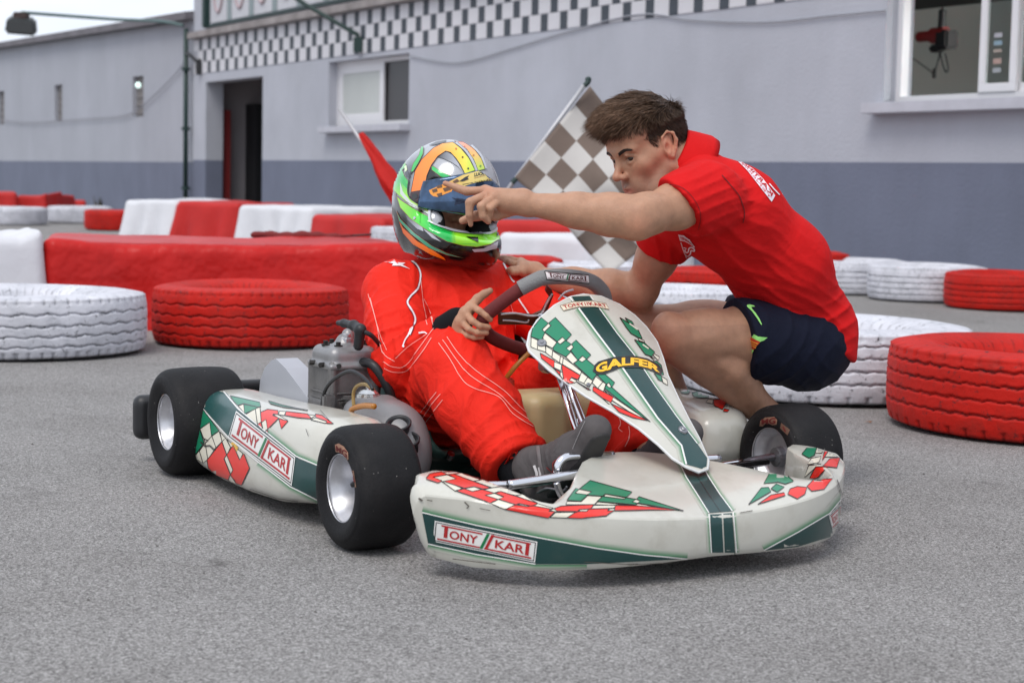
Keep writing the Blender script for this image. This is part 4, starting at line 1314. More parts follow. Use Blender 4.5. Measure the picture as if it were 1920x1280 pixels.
for i, t in enumerate(ts):
    pr = bumper_station(t)
    npf = len(pr)
    e = abs(t)
    zc_, zb_ = interp(e * HW, ZCR), interp(e * HW, ZBT)
    for x, z in pr:
        tp_ = max(0.0, min(1.0, (zc_ - z) / (zc_ - zb_)))
        V.append((x, YC + t * HW * (1 - 0.055 * tp_ * e ** 3), z))
# rounded ends
def end_cap(sign):
    base = bumper_station(1.0)
    cx = sum(p[0] for p in base) / len(base); cz_ = sum(p[1] for p in base) / len(base)
    rings = []
    for k in range(1, 6):
        a = k / 5 * math.pi / 2
        f = math.cos(a) ** 0.6 if k < 5 else 0.0
        rings.append([(cx + (x - cx) * f, YC + sign * (HW * (1 - 0.055 * max(0.0, min(1.0, (0.172 - z) / 0.132)) * f) + 0.016 * math.sin(a)), cz_ + (z - cz_) * f) for x, z in base])
    return rings
L_, R_ = end_cap(-1), end_cap(1)
rows = [r for r in L_[::-1]] + [V[i * npf:(i + 1) * npf] for i in range(NS + 1)] + R_
V = [p for r in rows for p in r]
for i in range(len(rows) - 1):
    for k in range(npf - 1):
        F.append((i * npf + k, (i + 1) * npf + k, (i + 1) * npf + k + 1, i * npf + k + 1))
    F.append((i * npf + npf - 1, (i + 1) * npf + npf - 1, (i + 1) * npf, i * npf))
fb_ = mesh_np('front_bumper', V, F, cream, K)
fb_.data.set_sharp_from_angle(angle=math.radians(24))
Pb = Print(bvh_of([fb_]), K, 0.0008)
z6 = zc(760, 760, 2.2326)
def fringe(P, pts, w, col0, base, side, n=6, off=0.0):
    """soft airbrushed edge: a run of thin strips from the print colour to the body colour"""
    pts = [Vector(p) for p in pts]
    for i in range(n):
        f0, f1 = i / n, (i + 1) / n
        V2 = []
        for j, p in enumerate(pts):
            t = (pts[min(j + 1, len(pts) - 1)] - pts[max(j - 1, 0)]).normalized()
            nn = Vector((-t.y, t.x)) * side
            V2.append((p + nn * w * f0, p + nn * w * f1))
        q = [a for a, b in V2] + [b for a, b in V2[::-1]]
        f = (f0 + f1) / 2
        c = tuple(col0[k] * (1 - f) + base[k] * f for k in range(3))
        k = len(pts)
        P.add([tuple(x) for x in q], [(a, a + 1, 2 * k - 2 - a, 2 * k - 1 - a) for a in range(k - 1)], c, 9.0, off)
def logo(P, quad, border=True, colr=CRL, bg_=CWL, step=5.0, slash=True, off=0.0006):
    """the boxed word mark: TONY // KART between two rules"""
    TL, TR, BR, BL = [Vector(q) for q in quad]
    f = lambda a, b: (BL * (1 - a) + BR * a) * (1 - b) + (TL * (1 - a) + TR * a) * b
    def rect(a0, b0, a1, b1, c, o): P.add([f(a0, b0), f(a1, b0), f(a1, b1), f(a0, b1)], [(0, 1, 2, 3)], c, step, o)
    rect(0, 0, 1, 1, bg_, off)
    if border:
        e, g = 0.012, 0.05
        for a0, b0, a1, b1 in ((e, g, 1 - e, g + 0.035), (e, 1 - g - 0.035, 1 - e, 1 - g), (e, g, e + 0.008, 1 - g), (1 - e - 0.008, g, 1 - e, 1 - g)): rect(a0, b0, a1, b1, CBK, off + 0.0005)
    o2 = off + 0.001
    rect(0.07, 0.80, 0.47, 0.87, colr, o2); rect(0.04, 0.14, 0.47, 0.21, colr, o2)
    rect(0.57, 0.80, 0.94, 0.87, colr, o2); rect(0.50, 0.14, 0.96, 0.21, colr, o2)
    rect(0.10, 0.30, 0.135, 0.80, colr, o2); rect(0.895, 0.26, 0.93, 0.80, colr, o2)
    def tx(s, a0, a1, b0=0.30, b1=0.70):
        P.text(s, [f(a0, b1), f(a1, b1), f(a1, b0), f(a0, b0)], colr, o2, step, 0.02)
    tx('ONY', 0.155, 0.43); tx('KAR', 0.60, 0.885)
    if slash:
        for a, c in ((0.455, CLG), (0.50, colr)): P.add([f(a, 0.14), f(a + 0.028, 0.14), f(a + 0.085, 0.90), f(a + 0.057, 0.90)], [(0, 1, 2, 3)], c, step, o2 + 0.0003)
# front face, left dark wedge with its white and green edges
up = z6([(70, 446), (300, 500), (560, 552), (800, 596), (1000, 624), (1180, 640)])
lo = z6([(96, 578), (300, 622), (545, 662), (760, 662), (1000, 650), (1180, 640)])
Pb.add(up + lo[::-1], [tuple(range(12))], CDG)
Pb.line(up, 2.2, CWL); fringe(Pb, [(p[0], p[1] - 1.2) for p in up], 12, CLG, CREAM, -1)
lo2 = lo[:4]
Pb.line(lo[:3], 2.2, CWL); fringe(Pb, [(p[0], p[1] + 1.2) for p in lo2], 9, CLG, CREAM, 1)
logo(Pb, z6([(125, 480), (553, 568), (543, 655), (117, 567)]))
# right wedge
up = z6([(1500, 604), (1640, 530), (1775, 450), (1840, 370)]); lo = z6([(1500, 606), (1640, 590), (1790, 545), (1850, 470)])
Pb.add(up + lo[::-1], [tuple(range(8))], CDG); Pb.line(up, 2.2, CWL); fringe(Pb, [(p[0], p[1] - 1.2) for p in up], 11, CLG, CREAM, -1)
logo(Pb, z6([(1770, 458), (1846, 388), (1846, 455), (1786, 522)]))
# centre stripe on the face and on the top
Pb.poly(z6([(1275, 456), (1323, 454), (1332, 628), (1285, 630)]), CDG); Pb.poly(z6([(1330, 453), (1367, 450), (1381, 622), (1337, 627)]), CDG)
for a, b, sd in (((1270, 456), (1281, 632), 1), ((1372, 449), (1386, 622), -1)):
    l = z6([a, b]); Pb.line(l, 2.0, CWL); fringe(Pb, l, 7, CLG, CREAM, sd)
st_l = z6([(1140, 225), (1175, 300), (1220, 370), (1270, 450)]); st_r = z6([(1235, 235), (1270, 300), (1315, 370), (1369, 443)])
Pb.add(st_l + st_r[::-1], [tuple(range(8))], CDG)
mid = [((a[0] + b[0]) / 2, (a[1] + b[1]) / 2) for a, b in zip(st_l, st_r)]
Pb.line(mid, 1.3, CBK)
Pb.line(st_l, 2.0, CWL); fringe(Pb, st_l, 8, CLG, CREAM, 1); Pb.line(st_r, 2.0, CWL); fringe(Pb, st_r, 8, CLG, CREAM, -1)
def checks(P, z, red, green, white):
    for q in white: P.outl(z(q), CW, CBK, 1.4, 0.0, 7)
    for q in green: P.outl(z(q), CG, CBK, 1.4, 0.0005, 7)
    for q in red: P.outl(z(q), CRD, CBK, 1.4, 0.0005, 7)
zA = zc(780, 870, 5.169); zB = zc(1030, 890, 5.169)
checks(Pb, zA,
    [[(100, 140), (130, 100), (180, 88), (245, 80), (305, 105), (165, 130), (250, 165), (215, 185), (105, 150)], [(310, 104), (365, 100), (720, 232), (650, 245), (560, 222), (470, 238), (272, 172), (392, 145)],
     [(385, 260), (470, 242), (545, 270), (640, 248), (755, 285), (668, 305), (790, 345), (720, 378)], [(765, 285), (820, 268), (1180, 382), (1120, 410), (1000, 385), (965, 396), (805, 345), (850, 320)],
     [(860, 435), (960, 398), (1080, 415), (1125, 405), (1295, 435), (1285, 458), (1344, 462), (1280, 520)]],
    [[(400, 66), (450, 63), (545, 66), (600, 90), (670, 75), (740, 105), (830, 130), (735, 152), (830, 178), (775, 188), (640, 150), (570, 125)]],
    [[(165, 130), (300, 105), (392, 145), (255, 172)], [(470, 240), (560, 220), (632, 250), (545, 270)], [(668, 303), (760, 285), (848, 322), (795, 343)], [(985, 392), (1012, 385), (1098, 408), (1080, 415)],
     [(255, 85), (400, 62), (440, 90), (310, 103)], [(370, 100), (440, 90), (625, 152), (555, 168)], [(560, 168), (640, 152), (790, 190), (860, 183), (905, 212), (735, 230)], [(655, 250), (735, 232), (905, 212), (1020, 295), (970, 305), (800, 268), (755, 282)],
     [(970, 305), (1030, 295), (1180, 380), (1120, 372)], [(255, 172), (290, 170), (445, 235), (380, 262)], [(722, 378), (800, 345), (960, 395), (860, 435)], [(1130, 408), (1180, 384), (1330, 428), (1290, 437)]])
checks(Pb, zB,
    [[(45, 330), (110, 305), (425, 292), (405, 330), (375, 335), (290, 340), (270, 358), (75, 355)], [(170, 415), (245, 370), (285, 358), (360, 358), (385, 335), (570, 330), (560, 352), (625, 350), (590, 370), (550, 400), (300, 420)],
     [(630, 350), (640, 300), (830, 303), (1000, 315), (1230, 345), (1000, 342), (760, 348)]],
    [[(290, 142), (395, 58), (800, 170), (742, 222), (540, 190), (515, 212), (360, 200), (410, 168)], [(170, 250), (255, 135), (290, 142), (248, 182), (370, 198), (305, 260)],
     [(460, 262), (515, 213), (725, 240), (742, 225), (840, 240), (800, 265), (855, 280), (830, 295), (660, 278)], [(845, 240), (865, 215), (1300, 352), (1220, 340), (855, 278), (880, 255)]],
    [[(248, 182), (285, 142), (410, 165), (388, 198)], [(525, 212), (545, 190), (735, 225), (720, 240)], [(800, 265), (835, 240), (880, 255), (855, 280)], [(160, 290), (170, 258), (310, 262), (370, 205), (505, 213), (435, 290)],
     [(435, 290), (470, 265), (655, 283), (640, 298)], [(405, 330), (430, 298), (650, 295), (620, 325)], [(660, 285), (830, 297), (860, 282), (1220, 342), (1000, 318), (830, 303)], [(275, 358), (305, 335), (380, 333), (362, 358)],
     [(560, 352), (590, 330), (635, 330), (620, 352)], [(5, 410), (60, 365), (250, 365), (165, 415)], [(0, 345), (45, 330), (80, 350), (60, 360)]])
checks(Pb, z6,
    [[(1768, 165), (1838, 160), (1834, 182), (1772, 182), (1768, 196), (1745, 232), (1752, 200)], [(1776, 224), (1818, 220), (1806, 262), (1748, 255)],
     [(1720, 256), (1770, 258), (1748, 280), (1730, 300), (1690, 312)], [(1706, 314), (1786, 306), (1752, 352), (1700, 360), (1680, 340)],
     [(1610, 350), (1640, 340), (1680, 344), (1672, 372), (1640, 392), (1600, 372)], [(1475, 415), (1530, 376), (1585, 366), (1590, 378)]],
    [[(1535, 265), (1560, 262), (1625, 318), (1590, 330), (1560, 322), (1500, 328)], [(1436, 416), (1490, 346), (1520, 344), (1530, 362)], [(1530, 350), (1552, 330), (1586, 342), (1556, 364)],
     [(1660, 205), (1690, 168), (1728, 160), (1712, 210), (1690, 222)]],
    [[(1730, 162), (1768, 160), (1742, 200), (1712, 200)], [(1700, 222), (1740, 214), (1730, 240), (1684, 246)], [(1772, 186), (1828, 184), (1812, 216), (1756, 216)], [(1690, 250), (1740, 246), (1716, 262), (1672, 300)]])
for pts, w in (([(786, 934), (792, 938)], 3.0), ([(802, 936), (812, 938)], 1.6), ([(872, 940), (880, 948), (876, 952)], 2.4), ([(900, 952), (920, 956)], 1.2), ([(1386, 962), (1410, 958)], 1.6), ([(1096, 1052), (1180, 1056), (1300, 1050)], 1.2), ([(850, 1046), (930, 1056)], 1.4), ([(1568, 900), (1578, 930)], 1.6)):
    Pb.line(pts, w, (0.10, 0.085, 0.07), 0.0022, 3)
Pb.build('bumper_print', print_m)
# ---------------------------------------------------------------- nose panel
NT = Vector((-0.069, 0, 0.531)); ND = Vector((0.813, 0, -0.582)); NN = Vector((0.582, 0, 0.813))
def nose_pt(a, w, d=0.0):
    k = 1.9 + 2.4 * max(0, a - 0.25)
    bow = -0.10 * (a - 0.30) ** 2 + 0.009
    drop = k * w * w / (1 + 2.2 * abs(w))
    return NT + ND * a + Vector((0, w, 0)) + NN * (bow - drop - d)
na, nw = 90, 70
gv, gf = [], []
for i in range(na + 1):
    for j in range(nw + 1):
        gv.append(KM @ nose_pt(-0.06 + 0.74 * i / na, -0.3 + 0.6 * j / nw))
for i in range(na):
    for j in range(nw): gf.append((i * (nw + 1) + j, i * (nw + 1) + j + 1, (i + 1) * (nw + 1) + j + 1, (i + 1) * (nw + 1) + j))
gb_ = BVHTree.FromPolygons(gv, gf)
def nose_uv(u, v):
    h, n, i, d = gb_.ray_cast(CP, ray(u, v).normalized())
    if h is None: return None
    i_, j_ = divmod(i, nw)
    p = KMI @ h
    a = (p - NT).dot(ND)
    return (a, p.y)
zn = zc(960, 520, 3.369)
outl_px = [(1095, 551), (1070, 556), (1040, 572), (1008, 600), (994, 622), (989, 645), (993, 657), (1030, 692), (1065, 718), (1100, 742), (1150, 770), (1200, 803), (1235, 832), (1262, 858), (1288, 874), (1310, 884), (1327, 878), (1329, 862), (1312, 822), (1292, 785), (1272, 745), (1252, 702), (1244, 672), (1232, 640), (1212, 612), (1190, 590), (1162, 570), (1128, 555)]
auv = [nose_uv(*p) for p in outl_px]
auv = [p for p in auv if p is not None]
bm = bmesh.new()
vs = [bm.verts.new((p[0], p[1], 0)) for p in auv]
f0 = bm.faces.new(vs)
bmesh.ops.triangulate(bm, faces=[f0])
for ax in (0, 1):
    lo_ = min(p[ax] for p in auv); hi_ = max(p[ax] for p in auv); k = lo_ + 0.014
    while k < hi_:
        co = [0, 0, 0]; no = [0, 0, 0]; co[ax] = k; no[ax] = 1
        bmesh.ops.bisect_plane(bm, geom=bm.verts[:] + bm.edges[:] + bm.faces[:], plane_co=co, plane_no=no, dist=1e-5); k += 0.014
front = bm.faces[:]
bnd = [e for e in bm.edges if len(e.link_faces) == 1]
dup = bmesh.ops.duplicate(bm, geom=front)
vm = dup['vert_map']
bf = [g for g in dup['geom'] if isinstance(g, bmesh.types.BMFace)]
bmesh.ops.reverse_faces(bm, faces=bf)
back = {vm[v] if not isinstance(vm[v], int) else None for v in [v for f in front for v in f.verts]}
for e in bnd:
    a, b = e.verts
    bm.faces.new((a, b, vm[b], vm[a]))
backs = set(v for f in bf for v in f.verts)
for v in bm.verts:
    v.co = nose_pt(v.co.x, v.co.y, 0.005 if v in backs else 0.0)
npn = bm_obj('nose_panel', bm, cream, K, smooth=True, autos=40)
Pn = Print(bvh_of([npn]), K, 0.0008)
sl_ = zn([(420, 195), (530, 345), (640, 490), (780, 690), (920, 890), (1070, 1062), (1100, 1180)]); sr_ = zn([(545, 188), (660, 350), (775, 495), (905, 690), (1040, 880), (1170, 1050), (1232, 1140)])
Pn.add(sl_ + [zn([(1226, 1216)])[0]] + sr_[::-1], [tuple(range(15))], CDG)
Pn.line(sl_[:-1] + [sl_[-1]], 3.0, CWL); fringe(Pn, [(p[0] - 1.5, p[1] + 0.5) for p in sl_], 9, CLG, CREAM, 1)
Pn.line(sr_[:-1], 1.8, CWL); fringe(Pn, [(p[0] + 1.2, p[1]) for p in sr_[:-1]], 6, CLG, CREAM, -1)
Pn.poly(zn([(376, 122), (488, 118), (508, 146), (396, 152)]), CDG); Pn.line(zn([(362, 124), (384, 152)]), 2.4, CWL); Pn.line(zn([(494, 118), (514, 146)]), 1.8, CWL)
Pn.poly(zn([(340, 126), (358, 124), (380, 152), (364, 154)]), CLG)
# rim line of the panel
lab = zn([(303, 182), (390, 158), (500, 152), (590, 168), (612, 206), (520, 190), (420, 190), (325, 214)])
Pn.outl(lab, lin((226, 214, 190)), lin((120, 90, 70)), 0.8, 0.0012, 6)
def lcurve(a, b):
    top = [(318, 182), (400, 166), (500, 160), (586, 174)]; bot = [(330, 204), (420, 184), (520, 182), (600, 198)]
    x = a * 3; i = min(2, int(x)); t = x - i
    p = Vector(bot[i]).lerp(Vector(bot[i + 1]), t); q = Vector(top[i]).lerp(Vector(top[i + 1]), t)
    r = p.lerp(q, b); return (960 + r.x / 3.369, 520 + r.y / 3.369)
Pn.text('TONY//KART', None, CRL, 0.0020, 4, 0.015, lcurve)
gb2 = zn([(512, 598), (520, 560), (545, 536), (640, 508), (760, 498), (850, 516), (920, 552), (950, 590), (938, 618), (880, 592), (800, 572), (690, 572), (590, 610), (545, 618)])
Pn.outl(gb2, CBK, lin((60, 60, 60)), 0.8, 0.0012, 6)
def gcurve(a, b):
    top = [(528, 556), (600, 524), (690, 508), (770, 506), (850, 524), (938, 576)]; bot = [(530, 612), (600, 598), (690, 568), (770, 562), (850, 578), (930, 610)]
    x = a * 5; i = min(4, int(x)); t = x - i
    p = Vector(bot[i]).lerp(Vector(bot[i + 1]), t); q = Vector(top[i]).lerp(Vector(top[i + 1]), t)
    r = p.lerp(q, 0.06 + 0.88 * b); return (960 + r.x / 3.369, 520 + r.y / 3.369)
Pn.text('GALFER', None, lin((250, 190, 30)), 0.0020, 4, 0.045, gcurve)
zE = zc(980, 590, 4.267); zF = zc(1150, 580, 5.6)
checks(Pn, zE,
    [[(140, 310), (255, 372), (248, 430), (150, 350)], [(248, 430), (300, 460), (298, 485), (325, 520), (300, 490)], [(312, 400), (460, 488), (440, 520), (390, 503), (372, 526), (415, 545), (375, 552), (330, 530), (318, 460)],
     [(430, 538), (545, 605), (520, 600)], [(565, 575), (725, 660), (705, 705), (640, 670), (560, 610)], [(705, 712), (850, 780), (1000, 848), (880, 825), (770, 780)]],
    [[(65, 178), (80, 110), (148, 25), (205, 72), (155, 122), (178, 146), (150, 208)], [(175, 140), (228, 88), (208, 70), (260, 25), (390, 162), (345, 210), (318, 182), (275, 218)], [(240, 270), (275, 222), (300, 240), (345, 208), (388, 240), (348, 272), (385, 300), (345, 340), (250, 290)],
     [(385, 290), (405, 262), (392, 238), (425, 205), (545, 325), (510, 358), (478, 332), (440, 365)], [(410, 392), (445, 365), (475, 382), (508, 358), (588, 425), (560, 450), (592, 480), (555, 525)],
     [(592, 482), (660, 480), (735, 545), (712, 582), (690, 545), (668, 558)], [(655, 590), (668, 565), (690, 585), (712, 582), (1020, 858), (900, 775), (760, 675)]],
    [[(155, 120), (205, 72), (225, 92), (178, 142)], [(275, 218), (318, 180), (342, 205), (300, 238)], [(345, 272), (388, 240), (408, 262), (372, 295)], [(443, 365), (480, 332), (508, 358), (475, 382)], [(668, 565), (688, 545), (712, 582), (690, 585)],
     [(68, 180), (120, 205), (118, 280), (66, 258)], [(120, 205), (150, 210), (180, 250), (185, 300), (118, 280)], [(160, 180), (180, 148), (272, 222), (240, 270), (180, 240)], [(185, 250), (240, 285), (232, 340), (185, 305)], [(240, 290), (302, 332), (295, 385), (235, 345)],
     [(250, 375), (312, 400), (305, 450), (252, 425)], [(345, 340), (385, 300), (440, 365), (400, 395)], [(302, 332), (325, 345), (318, 398), (295, 385)], [(325, 345), (400, 398), (470, 455), (460, 485), (318, 398)], [(470, 460), (520, 500), (490, 550), (445, 530)], [(520, 500), (560, 530), (530, 585), (490, 550)],
     [(555, 545), (585, 495), (640, 540), (600, 590)], [(600, 590), (640, 540), (665, 555), (645, 615)], [(300, 460), (328, 462), (322, 518), (300, 490)], [(372, 525), (390, 505), (435, 530), (415, 545)], [(640, 670), (660, 675), (705, 705), (690, 715)], [(650, 600), (728, 662), (990, 840), (850, 775), (720, 690)]])
checks(Pn, zF, [],
    [[(65, 90), (130, 130), (200, 170), (260, 225), (300, 310), (250, 295), (180, 255), (130, 190)], [(120, 92), (190, 130), (215, 160), (160, 150)], [(218, 320), (280, 345), (330, 360), (370, 400), (430, 450), (400, 500), (330, 475), (290, 420)],
     [(390, 550), (450, 545), (500, 590), (525, 690), (480, 680)], [(425, 670), (500, 700), (510, 760), (470, 740)]],
    [[(250, 295), (320, 330), (330, 350), (270, 330)], [(370, 485), (430, 520), (425, 535)], [(395, 450), (480, 500), (470, 540), (430, 500)], [(500, 700), (560, 740), (570, 800), (520, 770)]])
for q in ([(165, 155), (250, 218)], [(303, 375), (365, 418)]): Pn.line(zF(q), 2.4, CW, 0.0014, 5)
Pn.build('panel_print', print_m)
rimpx = outl_px + [outl_px[0]]
rl = [nose_pt(p[0], p[1], 0.0025) for p in auv]
tube('panel_rim', rl, 0.0032, mat('white_edge', (0.7, 0.7, 0.7), 0.4), K, 6, closed=True)
for (u, v, r) in ((1016, 644, 0.012), (1280, 807, 0.012), (1103, 722, 0.005)):
    q = nose_uv(u, v)
    if q:
        p = nose_pt(*q); nn = (nose_pt(q[0] + 0.01, q[1]) - p).cross(nose_pt(q[0], q[1] + 0.01) - p).normalized()
        if nn.dot(KMI.to_3x3() @ (-ray(u, v))) < 0: nn = -nn
        bm = bmesh.new(); b_cyl(bm, p, p + nn * 0.005, r, r * 0.85, n=20); b_cyl(bm, p + nn * 0.004, p + nn * 0.007, r * 0.4, n=6); bm_obj('panel_bolt', bm, steel, K, bevel=0.001, seg=1)
# ---------------------------------------------------------------- side pods
def loft_pod(name, sgn, yoff):
    # x, y centre (outer side negative), half depth, z top, z bottom
    S = [(-1.065, -0.52, 0.060, 0.212, 0.090), (-1.055, -0.525, 0.082, 0.222, 0.070), (-1.02, -0.53, 0.092, 0.230, 0.055), (-0.9, -0.54, 0.098, 0.238, 0.035), (-0.75, -0.54, 0.10, 0.240, 0.024), (-0.55, -0.54, 0.105, 0.246, 0.026), (-0.38, -0.535, 0.11, 0.252, 0.034),
         (-0.25, -0.52, 0.105, 0.248, 0.052), (-0.17, -0.51, 0.09, 0.232, 0.075), (-0.135, -0.50, 0.07, 0.210, 0.10), (-0.122, -0.50, 0.035, 0.18, 0.13)]
    xs = [s[0] for s in S]
    V, F = [], []
    nsn, nr = 64, 40
    u_ = np.concatenate([np.linspace(xs[0], xs[2], 8, endpoint=False), np.linspace(xs[2], xs[7], 40, endpoint=False), np.linspace(xs[7], xs[-1], 14)])
    for x in u_:
        g = lambda k: float(np.interp(x, xs, [s[k] for s in S]))
        yc, hy, zt, zb = g(1), g(2), g(3), g(4)
        for k in range(nr):
            a = 2 * math.pi * k / nr
            ca, sa = math.cos(a), math.sin(a)
            e = 0.52
            yy = math.copysign(abs(ca) ** e, ca); zz = math.copysign(abs(sa) ** e, sa)
            lean = 0.018 * zz          # the outer face leans in towards the top
            V.append((x, (yc + hy * yy + (lean if ca < 0 else 0)) * (1 if sgn < 0 else -1) + yoff, (zt + zb) / 2 + (zt - zb) / 2 * zz))
    n = len(u_)
    for i in range(n - 1):
        for k in range(nr): F.append((i * nr + k, i * nr + (k + 1) % nr, (i + 1) * nr + (k + 1) % nr, (i + 1) * nr + k))
    F.append(tuple(range(nr - 1, -1, -1))); F.append(tuple((n - 1) * nr + k for k in range(nr)))
    if sgn < 0: F = [f[::-1] for f in F]
    return mesh_np(name, V, F, cream, K)
pod = loft_pod('side_pod', -1, 0.0)
pod2 = loft_pod('side_pod', 1, -0.02)
zp = zc(260, 580, 2.666)
Pp = Print(bvh_of([pod]), K, 0.0008)
Pp.poly(zp([(288, 452), (300, 420), (340, 396), (440, 418), (505, 500), (455, 640)]), lambda x, y: tuple(c * 1.5 for c in CDG))
Pp.poly(zp([(775, 735), (920, 792), (905, 955), (755, 880)]), CDG)
Pp.poly(zp([(440, 620), (500, 500), (800, 735), (760, 885)]), CDG)
wl_lo = zp([(272, 440), (350, 528), (452, 640), (600, 762), (760, 884), (905, 955)]); wl_up = zp([(425, 412), (500, 498), (640, 612), (790, 733), (920, 788)])
Pp.line(wl_lo, 2.4, CWL, 0.0008); Pp.line(wl_up, 2.4, CWL, 0.0008)
fringe(Pp, [(p[0], p[1] + 1.2) for p in wl_lo[3:]], 9, CLG, CREAM, 1, off=0.0003); fringe(Pp, [(p[0], p[1] - 1.2) for p in wl_up[2:]], 9, CLG, CREAM, -1, off=0.0003)
logo(Pp, zp([(490, 508), (786, 738), (768, 880), (450, 640)]), step=4, off=0.001)
zC = zc(350, 720, 4.478); zD = zc(430, 730, 6.109)
checks(Pp, zC,
    [[(175, 635), (298, 485), (340, 592), (318, 625), (372, 755), (350, 800), (240, 755), (185, 700)], [(340, 592), (395, 512), (450, 635), (485, 582), (532, 705), (465, 845), (420, 830), (372, 760), (393, 718)]],
    [[(65, 115), (275, 388), (212, 432), (198, 318), (112, 376), (85, 385), (70, 255), (48, 268), (60, 160)], [(40, 275), (70, 258), (84, 384), (115, 375), (150, 495), (62, 612), (36, 560), (34, 440)]],
    [[(70, 252), (96, 238), (110, 370), (86, 384)], [(48, 150), (66, 180), (64, 250), (42, 270)], [(115, 375), (197, 318), (214, 435), (160, 490)], [(60, 612), (110, 560), (140, 660)], [(110, 560), (160, 495), (180, 630), (140, 660)], [(160, 495), (215, 435), (248, 530), (180, 630)], [(215, 435), (275, 395), (300, 480), (248, 530)],
     [(282, 400), (330, 452), (300, 480)], [(300, 480), (330, 452), (372, 530), (340, 590)], [(340, 460), (395, 512), (372, 530)], [(318, 622), (345, 590), (392, 718), (372, 755)], [(395, 515), (475, 580), (450, 635)], [(350, 805), (372, 760), (430, 838), (420, 850)]])
checks(Pp, zD,
    [[(362, 265), (440, 230), (560, 245), (560, 290), (505, 285), (500, 300), (570, 330), (445, 455), (425, 345), (372, 375)], [(325, 400), (370, 375), (385, 450), (360, 445)], [(415, 485), (445, 465), (450, 515)], [(570, 335), (675, 365), (600, 450)],
     [(640, 300), (655, 255), (900, 285), (940, 340), (780, 325)], [(985, 285), (1060, 300), (1150, 365), (1195, 395), (1110, 390), (1120, 370), (990, 325)]],
    [[(10, 75), (350, 150), (360, 200), (330, 205), (170, 165), (100, 185), (60, 145)], [(168, 172), (340, 208), (180, 280)], [(450, 135), (600, 180), (900, 245), (800, 228), (620, 205), (470, 165)]],
    [[(105, 190), (165, 170), (180, 275)], [(185, 290), (300, 222), (325, 390), (240, 330)], [(300, 222), (352, 205), (370, 370), (325, 395)], [(372, 378), (425, 340), (443, 455), (395, 480)], [(500, 285), (560, 290), (675, 360), (570, 330)], [(565, 290), (575, 250), (650, 255), (630, 300)],
     [(895, 290), (985, 300), (940, 330)], [(935, 350), (990, 325), (1120, 370), (1100, 390)]])
Pp.poly(zp([(462, 668), (478, 660), (500, 690), (492, 710)]), lin((220, 170, 60)), 0.0006)
for pts, w in (([(378, 828), (386, 836), (395, 835), (404, 844)], 3.0), ([(384, 822), (392, 826)], 2.0), ([(352 + 12, 868), (372, 876), (382, 884), (392, 890)], 4.0), ([(470, 915), (520, 932), (560, 938)], 1.4), ([(575, 805), (580, 818)], 1.0), ([(600, 770), (618, 790)], 0.8)):
    Pp.line(pts, w, (0.045, 0.04, 0.036), 0.0022, 3)
Pp.build('pod_print', print_m)
Pq = Print(bvh_of([pod2]), K, 0.0008)
checks(Pq, zn, [[(1270, 775), (1330, 770), (1352, 800), (1328, 836), (1276, 812)], [(1340, 832), (1372, 838), (1360, 850), (1332, 848)]],
       [[(1042, 686), (1098, 684), (1128, 720), (1110, 738), (1070, 732)], [(1135, 732), (1176, 718), (1240, 718), (1242, 762), (1190, 764), (1150, 756)]],
       [[(1100, 684), (1130, 690), (1136, 700), (1120, 706)], [(1130, 712), (1176, 708), (1172, 722), (1140, 726)], [(1240, 770), (1272, 774), (1266, 800), (1224, 790)]])
Pq.build('pod_print', print_m)
# ---------------------------------------------------------------- chassis, axle, steering, tank
def tb(name, pts, r, m, n=10, sub=6):
    return tube(name, spline(pts, sub) if len(pts) > 2 else pts, r, m, K, n)
for sy in (-1, 1):
    tb('frame_tube', [(-1.15, sy * 0.30, 0.07), (-0.6, sy * 0.33, 0.065), (-0.2, sy * 0.30, 0.06), (0.12, sy * 0.20, 0.06), (0.42, sy * 0.16, 0.07)], 0.016, teal_paint)
    tb('stub_axle', [(0.0, sy * 0.27, 0.11), (0.0, sy * 0.52, 0.13)], 0.011, chrome)
    tb('tie_rod', [(0.07, sy * 0.06, 0.12), (0.08, sy * 0.44, 0.135)], 0.009, chrome)
    tb('bumper_bracket', [(0.2, sy * 0.2, 0.09), (0.40, sy * 0.22, 0.09)], 0.012, steel)
    tb('pod_bracket', [(-0.8, sy * 0.33, 0.09), (-0.8, sy * 0.5, 0.11)], 0.011, steel)
    tb('pod_bracket', [(-0.35, sy * 0.31, 0.09), (-0.35, sy * 0.5, 0.11)], 0.011, steel)
for x, w in ((-0.62, 0.33), (-0.12, 0.28), (-1.0, 0.3)): tb('cross_tube', [(x, -w, 0.066), (x, w, 0.066)], 0.015, teal_paint)
tb('front_tube', [(0.42, -0.16, 0.07), (0.45, 0, 0.072), (0.42, 0.16, 0.07)], 0.016, teal_paint)
tb('rear_axle', [(-1.05, -0.62, 0.14), (-1.05, 0.62, 0.14)], 0.02, steel, 14)
bm = bmesh.new(); b_box(bm, (-0.05, 0, 0.048), (0.80, 0.50, 0.006)); bm_obj('floor_tray', bm, mat('dark_floor_tray', (0.02, 0.022, 0.022), 0.5), K, bevel=0.002)
# rear bumper
rbx = -1.275
Fd = Field(); Fd.box((rbx, 0.0, 0.125), (0.028, 0.692, 0.062), 0.024).box((rbx + 0.02, 0, 0.2), (0.02, 0.62, 0.02), 0.018, k=0.01)
V, F = Fd.mesh(0.008); mesh_np('rear_bumper', V, F, blk, K)
